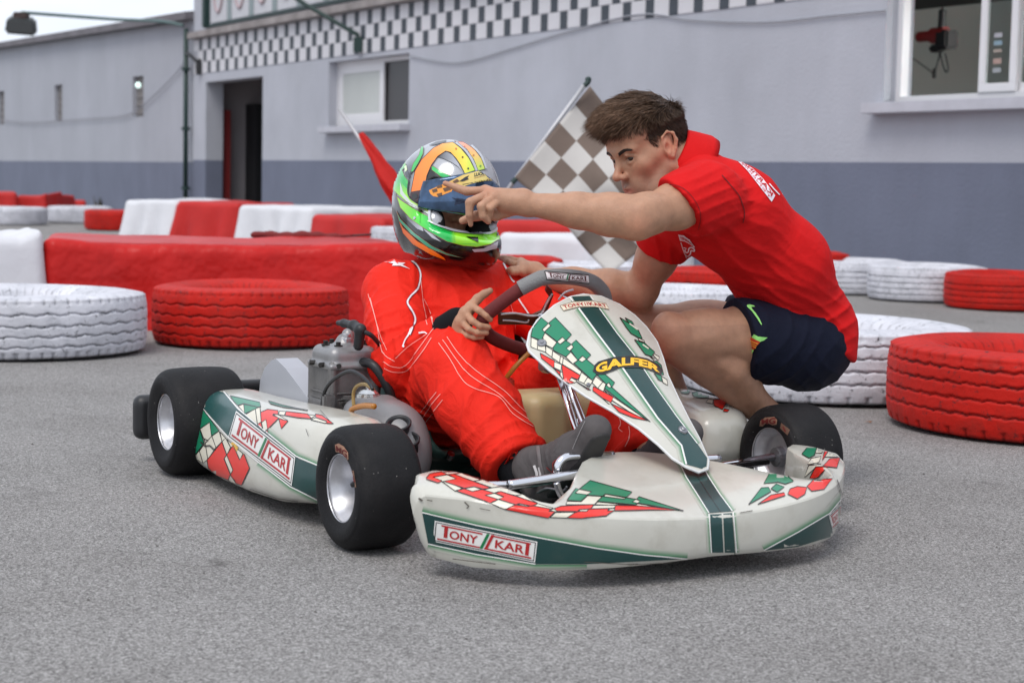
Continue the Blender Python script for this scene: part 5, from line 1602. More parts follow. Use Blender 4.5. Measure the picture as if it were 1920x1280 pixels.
# fuel tank with its cap
tankm = mat('yellowed_tank_plastic', (0.50, 0.39, 0.205), 0.42, var=0.07, vscale=8, sss=0.15, dirt=0.12, dirtcol=(0.2, 0.14, 0.07))
Fd = Field(); Fd.box((-0.235, 0.015, 0.185), (0.075, 0.135, 0.105), 0.03).box((-0.205, -0.03, 0.19), (0.062, 0.055, 0.100), 0.03, k=0.015)
Fd.cap((-0.14, 0.055, 0.05), (-0.15, 0.055, 0.29), 0.012, k=0.02, op='s')
V, F = Fd.mesh(0.005); tk = mesh_np('fuel_tank', V, F, tankm, K)
cp_ = kpl(992, 722, 'y', -0.075)
bm = bmesh.new(); b_cyl(bm, (-0.29, -0.08, 0.275), (-0.29, -0.08, 0.318), 0.024, 0.022, n=20); bm_obj('cap', bm, mat('red_plastic_cap', (0.40, 0.03, 0.015), 0.35), tk, bevel=0.004)
tb('fuel_hose', [(-0.29, -0.08, 0.315), (-0.27, -0.05, 0.36), (-0.28, 0.02, 0.40), (-0.33, 0.1, 0.36)], 0.006, mat('amber_hose', (0.45, 0.18, 0.03), 0.3))
# column and panel struts
pa, pb2 = kpl(1043, 690, 'y', -0.02), kpl(1082, 812, 'y', -0.02)
tb('steering_column', [(-0.26, 0, 0.47), (0.05, 0, 0.11)], 0.010, chrome)
tb('panel_strut', [tuple(pa), tuple(pb2 + (pb2 - pa) * 0.4)], 0.009, chrome)
pc_ = kpl(1052, 690, 'y', 0.05); tb('panel_strut', [tuple(pc_), tuple(kpl(1092, 830, 'y', 0.05))], 0.008, chrome)
p0 = kpl(1020, 684, 'y', -0.03)
bm = bmesh.new(); b_cyl(bm, p0, p0 + Vector((0.05, 0.01, 0)), 0.014, n=14); b_cyl(bm, p0 + Vector((-0.004, 0, 0)), p0 + Vector((0.02, 0.004, 0)), 0.02, n=6); bm_obj('column_bolt', bm, steel, K, bevel=0.002)
# pedals
pz = zc(680, 480, 2.666)
def kplx(pts, ax, val): return [tuple(kpl(u, v, ax, val)) for u, v in pz(pts)]
tb('pedal', kplx([(985, 1110), (975, 1060), (1000, 1015), (1060, 998), (1250, 992)], 'x', 0.21), 0.0095, chrome, 12)
tb('pedal_rod', kplx([(730, 1145), (900, 1118), (1180, 1072)], 'x', 0.25), 0.0105, chrome, 12)
tb('pedal', kplx([(970, 1130), (985, 1180), (1010, 1215), (1040, 1230)], 'x', 0.22), 0.008, chrome, 10)
tb('pedal', [(0.16, 0.10, 0.07), (0.17, 0.10, 0.14), (0.18, 0.12, 0.17), (0.18, 0.22, 0.172)], 0.0095, chrome, 12)
tb('throttle_cable', kplx([(790, 1170), (850, 1190), (920, 1160), (1000, 1172), (1022, 1150)], 'y', -0.2), 0.003, steel, 6)
# ---------------------------------------------------------------- steering wheel
SCN = Vector((-0.262, 0.0, 0.483)); SU = Vector((0.665, 0, 0.747)); SN = Vector((-0.747, 0, 0.665))
def swp(u, v):
    d = (KMI.to_3x3() @ ray(u, v)); o = KMI @ CP
    return o + d * ((SCN - o).dot(SN) / d.dot(SN))
pxs = [(985, 536), (1022, 520), (1066, 519), (1106, 527), (1128, 545), (1136, 575), (1130, 615), (1105, 650), (1050, 668), (1000, 660), (950, 645), (915, 626), (905, 600), (935, 572)]
ring = spline([swp(*p) for p in pxs], 8, closed=True)
N = len(ring)
V, F = tube_data(ring, 0.0165, 14, closed=True)
swo = mesh_np('steering_wheel', V, F, mat('dark_red_suede', (0.135, 0.018, 0.018), 0.8, var=0.2, vscale=30, bump=0.3, bscale=200, bdist=0.002), K)
g_pts = spline([swp(*p) for p in [(975, 541), (1000, 528), (1022, 520), (1066, 519), (1106, 527), (1128, 545), (1135, 565)]], 10)
V, F = tube_data(g_pts, 0.0188, 16)
greym = mat('grey_grip', (0.235, 0.235, 0.235), 0.6, bump=0.6, bscale=260, bdist=0.004)
gg = mesh_np('top_grip', V, F, greym, swo)
Pg = Print(bvh_of([gg]), swo, 0.0008)
zs = zc(900, 400, 4.8)
logo(Pg, zs([(582, 524), (974, 558), (980, 626), (600, 592)]), False, lin((92, 22, 26)), lin((236, 226, 226)), 3)
Pg.line(zs([(582, 524), (974, 558), (980, 626), (600, 592), (582, 524)]), 1.6, CBK, 0.0012, 3)
Pg.build('grip_label', print_m)
spm = mat('bronze_anodised', (0.11, 0.055, 0.045), 0.35, metal=0.7)
edg = mat('milled_edge', (0.78, 0.76, 0.78), 0.25, metal=0.4)
hubp = swp(1025, 605)
def plate(name, pts, th=0.006):
    bm = bmesh.new()
    P = [swp(*p) for p in pts]
    a = [bm.verts.new(p + SN * th / 2) for p in P]; b = [bm.verts.new(p - SN * th / 2) for p in P]
    bm.faces.new(a); bm.faces.new(b[::-1])
    for i in range(len(P)): bm.faces.new((a[i], b[i], b[(i + 1) % len(P)], a[(i + 1) % len(P)]))
    return bm_obj(name, bm, spm, swo, bevel=0.001, seg=1)
plate('spoke', [(934, 586), (975, 588), (998, 590), (1016, 582), (1022, 600), (1005, 611), (985, 607), (934, 607)])
plate('spoke', [(1016, 582), (1030, 556), (1022, 545), (1026, 535), (1034, 542), (1037, 552), (1026, 580), (1024, 598)])
plate('spoke', [(1030, 610), (1070, 640), (1090, 645), (1094, 636), (1060, 618), (1040, 596)])
for pts in ([(938, 587), (965, 585), (995, 590), (1014, 585), (1024, 566), (1034, 548)], [(941, 598), (962, 599), (986, 602), (990, 597)], [(1046, 560), (1056, 548), (1066, 543), (1074, 541)]):
    tube('spoke_edge', [p + SN * -0.004 for p in spline([swp(*q) for q in pts], 5)], 0.0026, edg, swo, 6)
bm = bmesh.new(); b_cyl(bm, hubp - SN * 0.02, hubp + SN * 0.012, 0.032, 0.028, n=24); bm_obj('hub', bm, mat('gold_anodised', (0.5, 0.26, 0.05), 0.3, metal=0.8), swo, bevel=0.003)
# ---------------------------------------------------------------- seat
Fd = Field()
RY = Matrix.Rotation(math.radians(-24), 3, 'Y')
Fd.ell((-0.70, 0, 0.27), (0.17, 0.225, 0.30), RY).box((-0.58, 0, 0.16), (0.17, 0.215, 0.07), 0.06, k=0.08)
Fd.ell((-0.64, 0, 0.33), (0.17, 0.212, 0.30), RY, op='s', k=0.01)
Fd.box((-0.50, 0, 0.24), (0.25, 0.197, 0.12), 0.05, op='s', k=0.02)
Fd.plane((-0.9, 0, 0.47), (0.15, 0, 1)); Fd.plane((-0.40, 0, 0.2), (1, 0, 0.25))
V, F = Fd.mesh(0.007); mesh_np('seat', V, F, teal, K)
bm = bmesh.new(); b_cyl(bm, kpl(842, 858, 'y', -0.2), kpl(842, 858, 'y', -0.2) + Vector((0.01, 0, 0.012)), 0.010, n=10); bm_obj('seat_bolt', bm, chrome, K)
tb('seat_stay', [(-0.95, -0.25, 0.09), (-0.86, -0.22, 0.30)], 0.010, steel)
# ---------------------------------------------------------------- engine (at the driver's right)
def ep(u, v, y=-0.36): return kpl(u, v, 'y', y)
EC = Vector((-0.605, -0.365, 0.0))
Fd = Field()
Fd.box(EC + Vector((0, 0, 0.275)), (0.062, 0.064, 0.085), 0.02, k=0.01)
Fd.box(EC + Vector((0, 0, 0.225)), (0.070, 0.072, 0.02), 0.012, k=0.01)
Fd.box(EC + Vector((0, -0.01, 0.155)), (0.085, 0.085, 0.06), 0.03, k=0.02)
Fd.cap(EC + Vector((0, -0.10, 0.145)), EC + Vector((0, 0.06, 0.145)), 0.07, k=0.02)
Fd.cap(EC + Vector((0.07, -0.03, 0.18)), EC + Vector((0.12, -0.03, 0.18)), 0.032, k=0.02)
Fd.box(EC + Vector((0.085, -0.06, 0.15)), (0.02, 0.03, 0.03), 0.008, k=0.006)
for i, (a, b) in enumerate(((0.06, 0.06), (-0.06, 0.06), (0.06, -0.06), (-0.06, -0.06))):
    Fd.cap(EC + Vector((a, b, 0.19)), EC + Vector((a, b, 0.33)), 0.011, k=0.012)
V, F = Fd.mesh(0.004); en = mesh_np('engine', V, F, cast, K)
Fd = Field()
Fd.box(EC + Vector((0, 0, 0.352)), (0.066, 0.066, 0.026), 0.022, k=0.01)
Fd.box(EC + Vector((0, 0, 0.330)), (0.073, 0.071, 0.008), 0.007, k=0.008)
Fd.cap(EC + Vector((0, 0, 0.36)), EC + Vector((0, 0, 0.385)), 0.026, 0.022, k=0.02)
Fd.cap(EC + Vector((-0.045, 0.03, 0.37)), EC + Vector((-0.058, 0.036, 0.398)), 0.016, k=0.012)
Fd.cap(EC + Vector((-0.06, -0.03, 0.35)), EC + Vector((-0.095, -0.035, 0.345)), 0.011, k=0.012)
V, F = Fd.mesh(0.0035); hd_ = mesh_np('cylinder_head', V, F, mat('head_casting', (0.29, 0.285, 0.288), 0.42, metal=0.55, var=0.12, vscale=20, bump=0.2, bscale=140, bdist=0.003, dirt=0.2, dirtcol=(0.08, 0.07, 0.06), dscale=25), en)
bolt_m = mat('black_bolt', (0.03, 0.027, 0.025), 0.5, metal=0.5)
for k in range(6):
    a = k * math.pi / 3 + 0.3
    c = EC + Vector((0.048 * math.cos(a), 0.048 * math.sin(a), 0.377))
    bm = bmesh.new(); b_cyl(bm, c, c + Vector((0, 0, 0.004)), 0.0105, n=14); b_cyl(bm, c + Vector((0, 0, 0.003)), c + Vector((0, 0, 0.012)), 0.0065, n=6); bm_obj('head_bolt', bm, bolt_m, en)
for a, b in ((0.066, 0.04), (0.068, -0.045), (-0.03, -0.073), (0.03, -0.073), (-0.072, -0.04)):
    c = EC + Vector((a, b, 0.333)); d = Vector((a, b, 0)).normalized()
    bm = bmesh.new(); b_cyl(bm, c - d * 0.01, c + d * 0.008, 0.0065, n=8); bm_obj('head_bolt', bm, bolt_m, en)
plug = EC + Vector((0.012, 0.0, 0.385))
bm = bmesh.new(); b_cyl(bm, plug - Vector((0, 0, 0.01)), plug + Vector((0, 0, 0.012)), 0.015, n=6); b_cyl(bm, plug + Vector((0, 0, 0.012)), plug + Vector((0, 0, 0.022)), 0.010, n=14); bm_obj('spark_plug', bm, alu, en, bevel=0.0015, seg=1)
Fd = Field()
e1 = kpl(676, 628, 'y', -0.365); e0 = kpl(672, 648, 'y', -0.365)
Fd.chain([tuple(e0), tuple(kpl(676, 618, 'y', -0.365)), tuple(kpl(664, 610, 'y', -0.365)), tuple(kpl(645, 606, 'y', -0.37)), tuple(kpl(634, 605, 'y', -0.375))], [0.0125, 0.0135, 0.0125, 0.0095, 0.0065], k=0.008)
V, F = Fd.mesh(0.003); mesh_np('plug_cap', V, F, blk, en)
tube('plug_lead', spline([kpl(683, 622, 'y', -0.36), kpl(698, 630, 'y', -0.34), kpl(715, 650, 'y', -0.30)], 6), 0.006, blk, en, 8)
# carburettor
cb0 = kpl(690, 742, 'y', -0.38)
bm = bmesh.new(); b_cyl(bm, cb0 + Vector((0, 0, -0.014)), cb0 + Vector((0, 0, 0.006)), 0.030, n=24); b_cyl(bm, cb0 + Vector((0, 0, 0.006)), cb0 + Vector((0, 0, 0.016)), 0.028, 0.016, n=24); b_cyl(bm, cb0 + Vector((0, 0, 0.016)), cb0 + Vector((0, 0, 0.026)), 0.006, n=8); bm_obj('carburettor_cap', bm, mat('polished_alloy', (0.7, 0.7, 0.7), 0.2, metal=0.9), en, bevel=0.003)
bm = bmesh.new(); b_box(bm, cb0 + Vector((0, 0, -0.05)), (0.05, 0.055, 0.07)); b_cyl(bm, cb0 + Vector((-0.06, 0, -0.045)), cb0 + Vector((0.05, 0, -0.045)), 0.022, n=16); b_cyl(bm, cb0 + Vector((0, -0.05, -0.06)), cb0 + Vector((0, 0.03, -0.06)), 0.008, n=8); bm_obj('carburettor', bm, cast, en, bevel=0.005)
def ehose(name, px, y, r, m): return tube(name, spline([kpl(u, v, 'y', y) for u, v in px], 7), r, m, en, 8)
zg = zc(580, 590, 4.925)
ehose('throttle_cable', zg([(195, 960), (130, 920), (120, 800), (160, 670), (260, 570), (380, 520), (480, 560), (560, 640), (585, 690)]), -0.45, 0.0045, blk)
ehose('vent_hose', zg([(410, 840), (408, 720), (440, 660), (500, 640), (560, 665), (590, 690)]), -0.43, 0.0045, mat('tan_hose', (0.34, 0.22, 0.07), 0.35))
ehose('fuel_line', zg([(600, 845), (500, 840), (400, 870), (385, 930), (420, 1000), (460, 1015)]), -0.45, 0.007, mat('amber_hose2', (0.42, 0.16, 0.02), 0.3))
ehose('wire', zg([(640, 540), (660, 600), (700, 560), (690, 640), (740, 720)]), -0.27, 0.004, blk)
ehose('wire', zg([(640, 660), (640, 760), (700, 800)]), -0.28, 0.006, mat('brown_hose', (0.2, 0.1, 0.03), 0.4))
tube('exhaust', spline([EC + Vector((-0.06, 0.0, 0.26)), EC + Vector((-0.13, 0.0, 0.26)), EC + Vector((-0.20, 0.02, 0.235)), EC + Vector((-0.26, 0.12, 0.2)), EC + Vector((-0.28, 0.3, 0.2))], 8), [0.026] * 33, mat('burnt_exhaust', (0.035, 0.033, 0.035), 0.4, metal=0.4), en, 14)
for h in (0.20, 0.185, 0.17):
    bm = bmesh.new(); b_box(bm, EC + Vector((0, -0.02, h)), (0.16, 0.155, 0.005)); bm_obj('casing_rib', bm, cast, en, bevel=0.001, seg=1)
bm = bmesh.new(); b_cyl(bm, EC + Vector((0.0, -0.12, 0.145)), EC + Vector((0.0, -0.105, 0.145)), 0.05, n=24); bm_obj('side_cover', bm, cast, en, bevel=0.004)
for a, b, h, sx, sy, sz in ((0.075, -0.075, 0.24, .022, .03, .05), (0.09, -0.02, 0.255, .03, .045, .012), (0.02, -0.085, 0.215, .06, .012, .03), (0.085, -0.07, 0.20, .03, .028, .022)):
    bm = bmesh.new(); b_box(bm, EC + Vector((a, b, h)), (sx, sy, sz)); bm_obj('casing_lug', bm, cast, en, bevel=0.004)
for h in (0.232, 0.248, 0.264):
    bm = bmesh.new(); b_box(bm, EC + Vector((0, 0, h)), (0.134, 0.138, 0.004)); bm_obj('cooling_fin', bm, cast, en, bevel=0.001, seg=1)
for a, b, h in ((0.07, -0.076, 0.225), (0.03, -0.09, 0.222), (-0.02, -0.09, 0.222), (0.088, -0.04, 0.24), (0.088, 0.01, 0.24)):
    c = EC + Vector((a, b, h)); d = Vector((a, b, 0)).normalized()
    bm = bmesh.new(); b_cyl(bm, c, c + d * 0.012, 0.006, n=6); bm_obj('casing_bolt', bm, bolt_m, en)
tube('coolant_hose', spline([EC + Vector((0.06, 0.02, 0.34)), EC + Vector((0.11, 0.03, 0.335)), EC + Vector((0.13, 0.06, 0.28)), EC + Vector((0.12, 0.09, 0.2))], 6), 0.012, blk, en, 10)
# chain guard
gp_ = [kpl(u, v, 'y', -0.44) for u, v in ((480, 800), (488, 712), (496, 690), (508, 676), (517, 672), (535, 690), (577, 746), (577, 815))]
bm = bmesh.new()
a = [bm.verts.new(p) for p in gp_]; b = [bm.verts.new(p + Vector((0.0, 0.062, 0))) for p in gp_]
bm.faces.new(a); bm.faces.new(b[::-1])
for i in range(len(gp_)): bm.faces.new((a[i], b[i], b[(i + 1) % len(gp_)], a[(i + 1) % len(gp_)]))
cg_ = bm_obj('chain_guard', bm, mat('pale_grey_plastic', (0.40, 0.41, 0.45), 0.35, var=0.04), K, bevel=0.004)
# airbox with its two trumpets
Fd = Field()
AR = Matrix.Rotation(math.radians(18), 3, 'Y')
Fd.box((-0.392, -0.364, 0.165), (0.095, 0.070, 0.095), 0.045, AR, k=0.02)
Fd.ell((-0.342, -0.354, 0.15), (0.125, 0.082, 0.115), AR, k=0.03)
Fd.box((-0.448, -0.382, 0.19), (0.05, 0.05, 0.065), 0.03, AR, k=0.02)
V, F = Fd.mesh(0.005); ab = mesh_np('airbox', V, F, mat('airbox_grey', (0.20, 0.195, 0.20), 0.36, var=0.1, vscale=8, dirt=0.25, dirtcol=(0.1, 0.08, 0.07), dscale=12), K)
abv = bvh_of([ab])
for u, v in ((748, 801), (764, 832)):
    h, n, i, d = abv.ray_cast(CP, ray(u, v).normalized())
    if h is None: continue
    h = KMI @ h; n = (Vector((0.30, -0.25, 0.75))).normalized()
    prof = [(-0.02, 0.021), (0.006, 0.021), (0.013, 0.024), (0.016, 0.0285), (0.013, 0.031), (0.006, 0.0295), (0.0, 0.025), (-0.02, 0.024)]
    V, F = lathe_data([(a, b) for a, b in prof], 'Z', 28)
    Q = n.to_track_quat('Z', 'Y').to_matrix()
    V = [h + Q @ Vector(p) for p in V]
    V2, F2 = lathe_data([(-0.012, 0.0005), (-0.012, 0.0212)], 'Z', 28)
    V, F = join_data([(V, [f[::-1] for f in F]), ([h + Q @ Vector(p) for p in V2], F2)])
    mesh_np('inlet_trumpet', V, F, blk, ab)
# ================================================================ people: shared materials and helpers
def skin_mat(name):
    m = mat(name, rough=0.5, attr='tint', var=0.10, vscale=48, bump=0.35, bscale=240, bdist=0.003, sss=0.05, spec=0.45, dirt=0.25, dirtcol=(0.33, 0.14, 0.09), dscale=26)
    return m
skin = skin_mat('skin')
def cloth_mat(name, col, rough=0.8, fine=420, sheen=0.0, bump=0.35, var=0.06):
    sheen = 0.0
    """woven cloth: soft crease relief and thread grain"""
    m = mat(name, col, rough, var=var, vscale=9, sheen=sheen, spec=0.18)
    t = m.node_tree; L = t.links.new; b = t.nodes['Principled BSDF']
    co = t.nodes.new('ShaderNodeTexCoord')
    n1 = t.nodes.new('ShaderNodeTexNoise'); n1.inputs['Scale'].default_value = 14; n1.inputs['Detail'].default_value = 5; n1.inputs['Distortion'].default_value = 1.2
    n2 = t.nodes.new('ShaderNodeTexNoise'); n2.inputs['Scale'].default_value = fine; n2.inputs['Detail'].default_value = 2
    L(co.outputs['Object'], n1.inputs['Vector']); L(co.outputs['Object'], n2.inputs['Vector'])
    b1 = t.nodes.new('ShaderNodeBump'); b1.inputs['Strength'].default_value = bump; b1.inputs['Distance'].default_value = 0.025
    b2 = t.nodes.new('ShaderNodeBump'); b2.inputs['Strength'].default_value = 0.25; b2.inputs['Distance'].default_value = 0.002
    L(n1.outputs['Fac'], b1.inputs['Height']); L(n2.outputs['Fac'], b2.inputs['Height']); L(b1.outputs[0], b2.inputs['Normal']); L(b2.outputs[0], b.inputs['Normal'])
    return m
def fold(X, D, items):
    """items: (centre, radius, direction, wavelength, amplitude, phase): local cloth folds"""
    for c, r, d, wl_, amp, ph in items:
        c = np.array(c); d = np.array(Vector(d).normalized())
        q = X - c
        g = np.exp(-(q * q).sum(-1) / (r * r))
        warp = 0.35 * np.sin(q[..., 0] * 31 + ph) + 0.35 * np.sin(q[..., 2] * 27 + 2 * ph) + 0.3 * np.sin(q[..., 1] * 33 - ph)
        s = np.sin((q @ d) * (math.pi / wl_) + ph + 1.6 * warp)
        D = D - 0.85 * amp * g * (2 * (1 - np.abs(s)) ** 2.0 - 0.6)
    return D
def lumps(X, D, f, amp, ph=0.0):
    return D - amp * (np.sin(X[..., 0] * f + ph + np.sin(X[..., 2] * f * 0.7)) * np.sin(X[..., 1] * f * 1.1 + ph * 2 + np.sin(X[..., 0] * f * 0.6)) * np.sin(X[..., 2] * f * 0.9 + ph * 3 + np.sin(X[..., 1] * f * 0.8)))
def rel(V, o): return np.asarray(V) - np.array(o)
def hand(Fd, wrist, knuckles, fingers, thumb, rr=0.0088, k=0.006):
    """wrist point, four knuckle points, finger joint chains beyond the knuckles, thumb chain; palm as a web of capsules"""
    for kn in knuckles: Fd.cap(wrist, kn, 0.0165, 0.0115, k=0.014)
    for i in range(3): Fd.cap(knuckles[i], knuckles[i + 1], 0.0115, k=0.010)
    for i, (kn, ch) in enumerate(zip(knuckles, fingers)):
        s = (1.0, 1.03, 0.97, 0.86)[i]
        pts = [kn] + list(ch); n = len(pts)
        rs = [rr * s * 1.12] + [rr * s * (1.06 - 0.2 * j / (n - 1)) for j in range(1, n)]
        Fd.chain(pts, rs, k=k * 0.5)
    n = len(thumb)
    Fd.chain([wrist] + list(thumb), [0.017] + [0.0125, 0.0108, 0.0088, 0.0078][:n], k=0.008)
SKIN = np.array([0.455, 0.245, 0.152])
def face_field(Fd, T, R3):
    """head in its own frame (x forward, y left, z up, origin between the ears) carried by T"""
    p = lambda x, y, z: tuple(T @ Vector((x, y, z)))
    def e(c, r, k=0.02, op='u', M=None): Fd.ell(p(*c), r, R3 @ M if M is not None else R3, k, op)
    def c(a, b, r1, r2=None, k=0.02, op='u'): Fd.cap(p(*a), p(*b), r1, r2, k, op)
    e((-0.010, 0, 0.040), (0.098, 0.077, 0.088))
    e((0.040, 0, -0.022), (0.055, 0.060, 0.086), 0.03)
    c((0.052, -0.03, 0.055), (0.052, 0.03, 0.055), 0.034, k=0.03)
    for s in (-1, 1):
        c((0.004, s * 0.058, -0.048), (0.038, s * 0.042, -0.088), 0.017, 0.016, 0.03)
        c((0.038, s * 0.042, -0.088), (0.074, s * 0.012, -0.106), 0.016, 0.015, 0.03)
        c((0.005, s * 0.060, 0.0), (0.056, s * 0.046, -0.018), 0.015, 0.014, 0.03)      # cheek bone
        c((0.0855, s * 0.010, 0.022), (0.074, s * 0.046, 0.024), 0.0095, 0.009, 0.016)     # brow
    e((0.078, 0, -0.103), (0.019, 0.022, 0.017), 0.02)
    c((0.070, -0.018, -0.068), (0.070, 0.018, -0.068), 0.021, k=0.02)
    # nose
    c((0.083, 0, 0.018), (0.1115, 0, -0.028), 0.0075, 0.0095, 0.014)
    e((0.112, 0, -0.031), (0.0112, 0.0102, 0.0095), 0.008)
    for s in (-1, 1):
        e((0.099, s * 0.0125, -0.035), (0.0115, 0.0075, 0.0085), 0.006)
        e((0.106, s * 0.0075, -0.0425), (0.005, 0.0035, 0.003), 0.003, 's')
        e((0.089, s * 0.033, 0.004), (0.014, 0.019, 0.0115), 0.014, 's')
    # lips, a little apart
    for s in (-1, 1):
        c((0.0955, 0.0 * s, -0.0655), (0.083, s * 0.023, -0.0695), 0.0062, 0.0035, 0.006)
        c((0.0935, 0.0 * s, -0.0795), (0.083, s * 0.022, -0.073), 0.0070, 0.0035, 0.006)
    c((0.103, -0.016, -0.0725), (0.103, 0.016, -0.0725), 0.0042, k=0.004, op='s')
    e((0.098, 0, -0.053), (0.004, 0.003, 0.009), 0.004, 's')
    for s in (-1, 1):
        # lids
        c((0.0835, s * 0.017, 0.0068), (0.0855, s * 0.032, 0.0134), 0.0040, 0.0043, 0.004); c((0.0855, s * 0.032, 0.0134), (0.0735, s * 0.048, 0.0065), 0.0043, 0.0038, 0.004)
        c((0.0825, s * 0.018, -0.002), (0.0838, s * 0.032, -0.0072), 0.0036, 0.0038, 0.004); c((0.0838, s * 0.032, -0.0072), (0.0732, s * 0.047, 0.000), 0.0038, 0.0034, 0.004)
        # ear
        M = Matrix.Rotation(s * math.radians(20), 3, 'Z') @ Matrix.Rotation(math.radians(-12), 3, 'Y')
        e((-0.006, s * 0.0765, 0.002), (0.0185, 0.0065, 0.031), 0.006, 'u', M)
        pts = [(0.010, 0.078, 0.010), (0.008, 0.081, 0.026), (-0.008, 0.085, 0.035), (-0.022, 0.088, 0.027), (-0.025, 0.087, 0.008), (-0.018, 0.083, -0.012), (-0.008, 0.080, -0.026)]
        for a, b in zip(pts[:-1], pts[1:]): c((a[0], s * a[1], a[2]), (b[0], s * b[1], b[2]), 0.0042, k=0.004)
        e((0.001, s * 0.086, -0.003), (0.009, 0.009, 0.012), 0.004, 's'); e((-0.010, s * 0.088, 0.014), (0.009, 0.006, 0.013), 0.004, 's')
def eyes(parent, T, origin, gaze):
    white = mat('eye_white', (0.62, 0.58, 0.56), 0.15); iris = mat('dark_brown_iris', (0.03, 0.016, 0.010), 0.1)
    for s in (-1, 1):
        c = T @ Vector((0.0735, s * 0.0325, 0.002)) - Vector(origin)
        bm = bmesh.new(); bmesh.ops.create_uvsphere(bm, u_segments=20, v_segments=14, radius=0.0126)
        q = (T.to_3x3() @ Vector(gaze)).normalized().to_track_quat('Z', 'Y').to_matrix()
        for v in bm.verts: v.co = q @ v.co + c
        me_ = bm_obj('eye', bm, white, parent, smooth=True)
        me_.data.materials.append(iris)
        g = (T.to_3x3() @ Vector(gaze)).normalized()
        for f in me_.data.polygons:
            if (f.center - c).normalized().dot(g) > 0.83: f.material_index = 1
# ================================================================ the driver
def dk(u, v, y): return KM @ kpl(u, v, 'y', y)
DR = empty('person', tuple(KM @ Vector((-0.62, 0, 0.06))))
tag(DR, 'driver in red racing suit and bright green orange helmet sitting in the kart', 'person')
DO = Vector(DR.location)
k_ = lambda x, y, z: KM @ Vector((x, y, z))
PEL, BEL, CHE, NEK = k_(-0.66, 0, 0.165), k_(-0.665, 0, 0.29), k_(-0.71, 0, 0.42), k_(-0.735, -0.01, 0.545)
RSH, LSH = k_(-0.73, -0.165, 0.495), k_(-0.73, 0.165, 0.49)
REL = dk(748, 684, -0.262); RWR = dk(852, 609, -0.185)
LEL, LWR = k_(-0.50, 0.30, 0.36), k_(-0.26, 0.20, 0.44)
RHI, LHI = k_(-0.64, -0.105, 0.165), k_(-0.64, 0.105, 0.165)
RKN = dk(848, 688, -0.20); RAN = dk(966, 868, -0.175)
LKN = k_(-0.36, 0.19, 0.33); LAN = dk(1195, 862, 0.13)
# helmet frame
hf, hl, hu = KX.copy(), KY.copy(), Vector((0, 0, 1))
HR = Matrix((hf, hl, hu)).transposed()
HR = HR @ Matrix.Rotation(math.radians(-9), 3, 'X') @ Matrix.Rotation(math.radians(8), 3, 'Y') @ Matrix.Rotation(math.radians(2), 3, 'Z')
HC = dk(839, 384, -0.01)
HT = Matrix.Translation(HC) @ HR.to_4x4()
def hp_(x, y, z): return tuple(HT @ Vector((x, y, z)))
# ---- body
Fd = Field()
Fd.chain([PEL, BEL, CHE, NEK], [0.10, 0.09, 0.10, 0.05], k=0.05)
Fd.chain([RSH, REL, RWR], [0.045, 0.035, 0.024], k=0.02).chain([LSH, LEL, LWR], [0.045, 0.035, 0.025], k=0.02)
Fd.cap(CHE, RSH, 0.06, 0.045, k=0.03).cap(CHE, LSH, 0.06, 0.045, k=0.03)
Fd.chain([PEL, RHI, RKN, RAN], [0.10, 0.07, 0.05, 0.032], k=0.03).chain([PEL, LHI, LKN, LAN], [0.10, 0.07, 0.05, 0.032], k=0.03)
Fd.chain([RAN, dk(1002, 882, -0.165), dk(1070, 866, -0.155)], [0.030, 0.030, 0.024], k=0.02).cap(LAN, LAN + (k_(0.2, 0, 0.1) - k_(0, 0, 0)) * 0.4, 0.03, 0.025, k=0.02)
HHT = HT @ Matrix.Translation((-0.030, 0.0, 0.004)) @ Matrix.Scale(0.96, 4)
face_field(Fd, HHT, HR)
Fd.cap(hp_(-0.03, 0, -0.07), NEK, 0.052, 0.055, k=0.03)
# right hand closed round the rim of the wheel
zr = proj(KM @ swp(912, 604))[2]
def hq(u, v, dz): return at(u, v, zr + dz)
WR_ = hq(861, 612, 0.022)
Fd.cap(RWR, WR_, 0.025, 0.021, k=0.012)
hand(Fd, WR_, [hq(885, 574, -0.006), hq(872, 586, -0.012), hq(865, 602, -0.012), hq(863, 620, -0.006)],
     [[hq(898, 582, -0.033), hq(912, 592, -0.036), hq(919, 599, -0.030)],
      [hq(886, 602, -0.037), hq(900, 611, -0.038), hq(916, 613, -0.028)],
      [hq(879, 617, -0.036), hq(895, 624, -0.036), hq(912, 624, -0.026)],
      [hq(876, 629, -0.028), hq(889, 633, -0.029), hq(904, 632, -0.022)]],
     [hq(882, 576, 0.008), hq(896, 560, 0.004), hq(908, 551, 0.000), hq(919, 545, -0.002)], rr=0.0083)
Fd.cap(hq(925, 586, 0.020), hq(938, 572, 0.012), 0.0085, 0.0078, k=0.004).cap(hq(905, 596, 0.02), hq(925, 586, 0.020), 0.009, 0.0085, k=0.004)
# left hand on the far side of the wheel
zl = proj(KM @ swp(1128, 600))[2]
lq = lambda u, v, dz: at(u, v, zl + dz)
Fd.cap(LWR, lq(1140, 610, 0.05), 0.025, 0.022, k=0.01)
hand(Fd, lq(1140, 610, 0.05), [lq(1142, 588, 0.01), lq(1144, 600, 0.0), lq(1143, 612, 0.0), lq(1140, 624, 0.0)],
     [[lq(1130, 592, -0.028), lq(1118, 598, -0.03)], [lq(1130, 604, -0.03), lq(1118, 610, -0.03)], [lq(1128, 616, -0.03), lq(1116, 622, -0.03)], [lq(1126, 626, -0.028), lq(1114, 630, -0.028)]],
     [lq(1140, 585, 0.02), lq(1132, 578, 0.015), lq(1124, 575, 0.01)], rr=0.0083)
V, F = Fd.mesh(0.0027, 1)
body = mesh_np('body', rel(V, DO), F, skin, DR)
n_ = len(V)
tint = np.tile(SKIN * np.array([1.02, 1.0, 0.98]), (n_, 1))
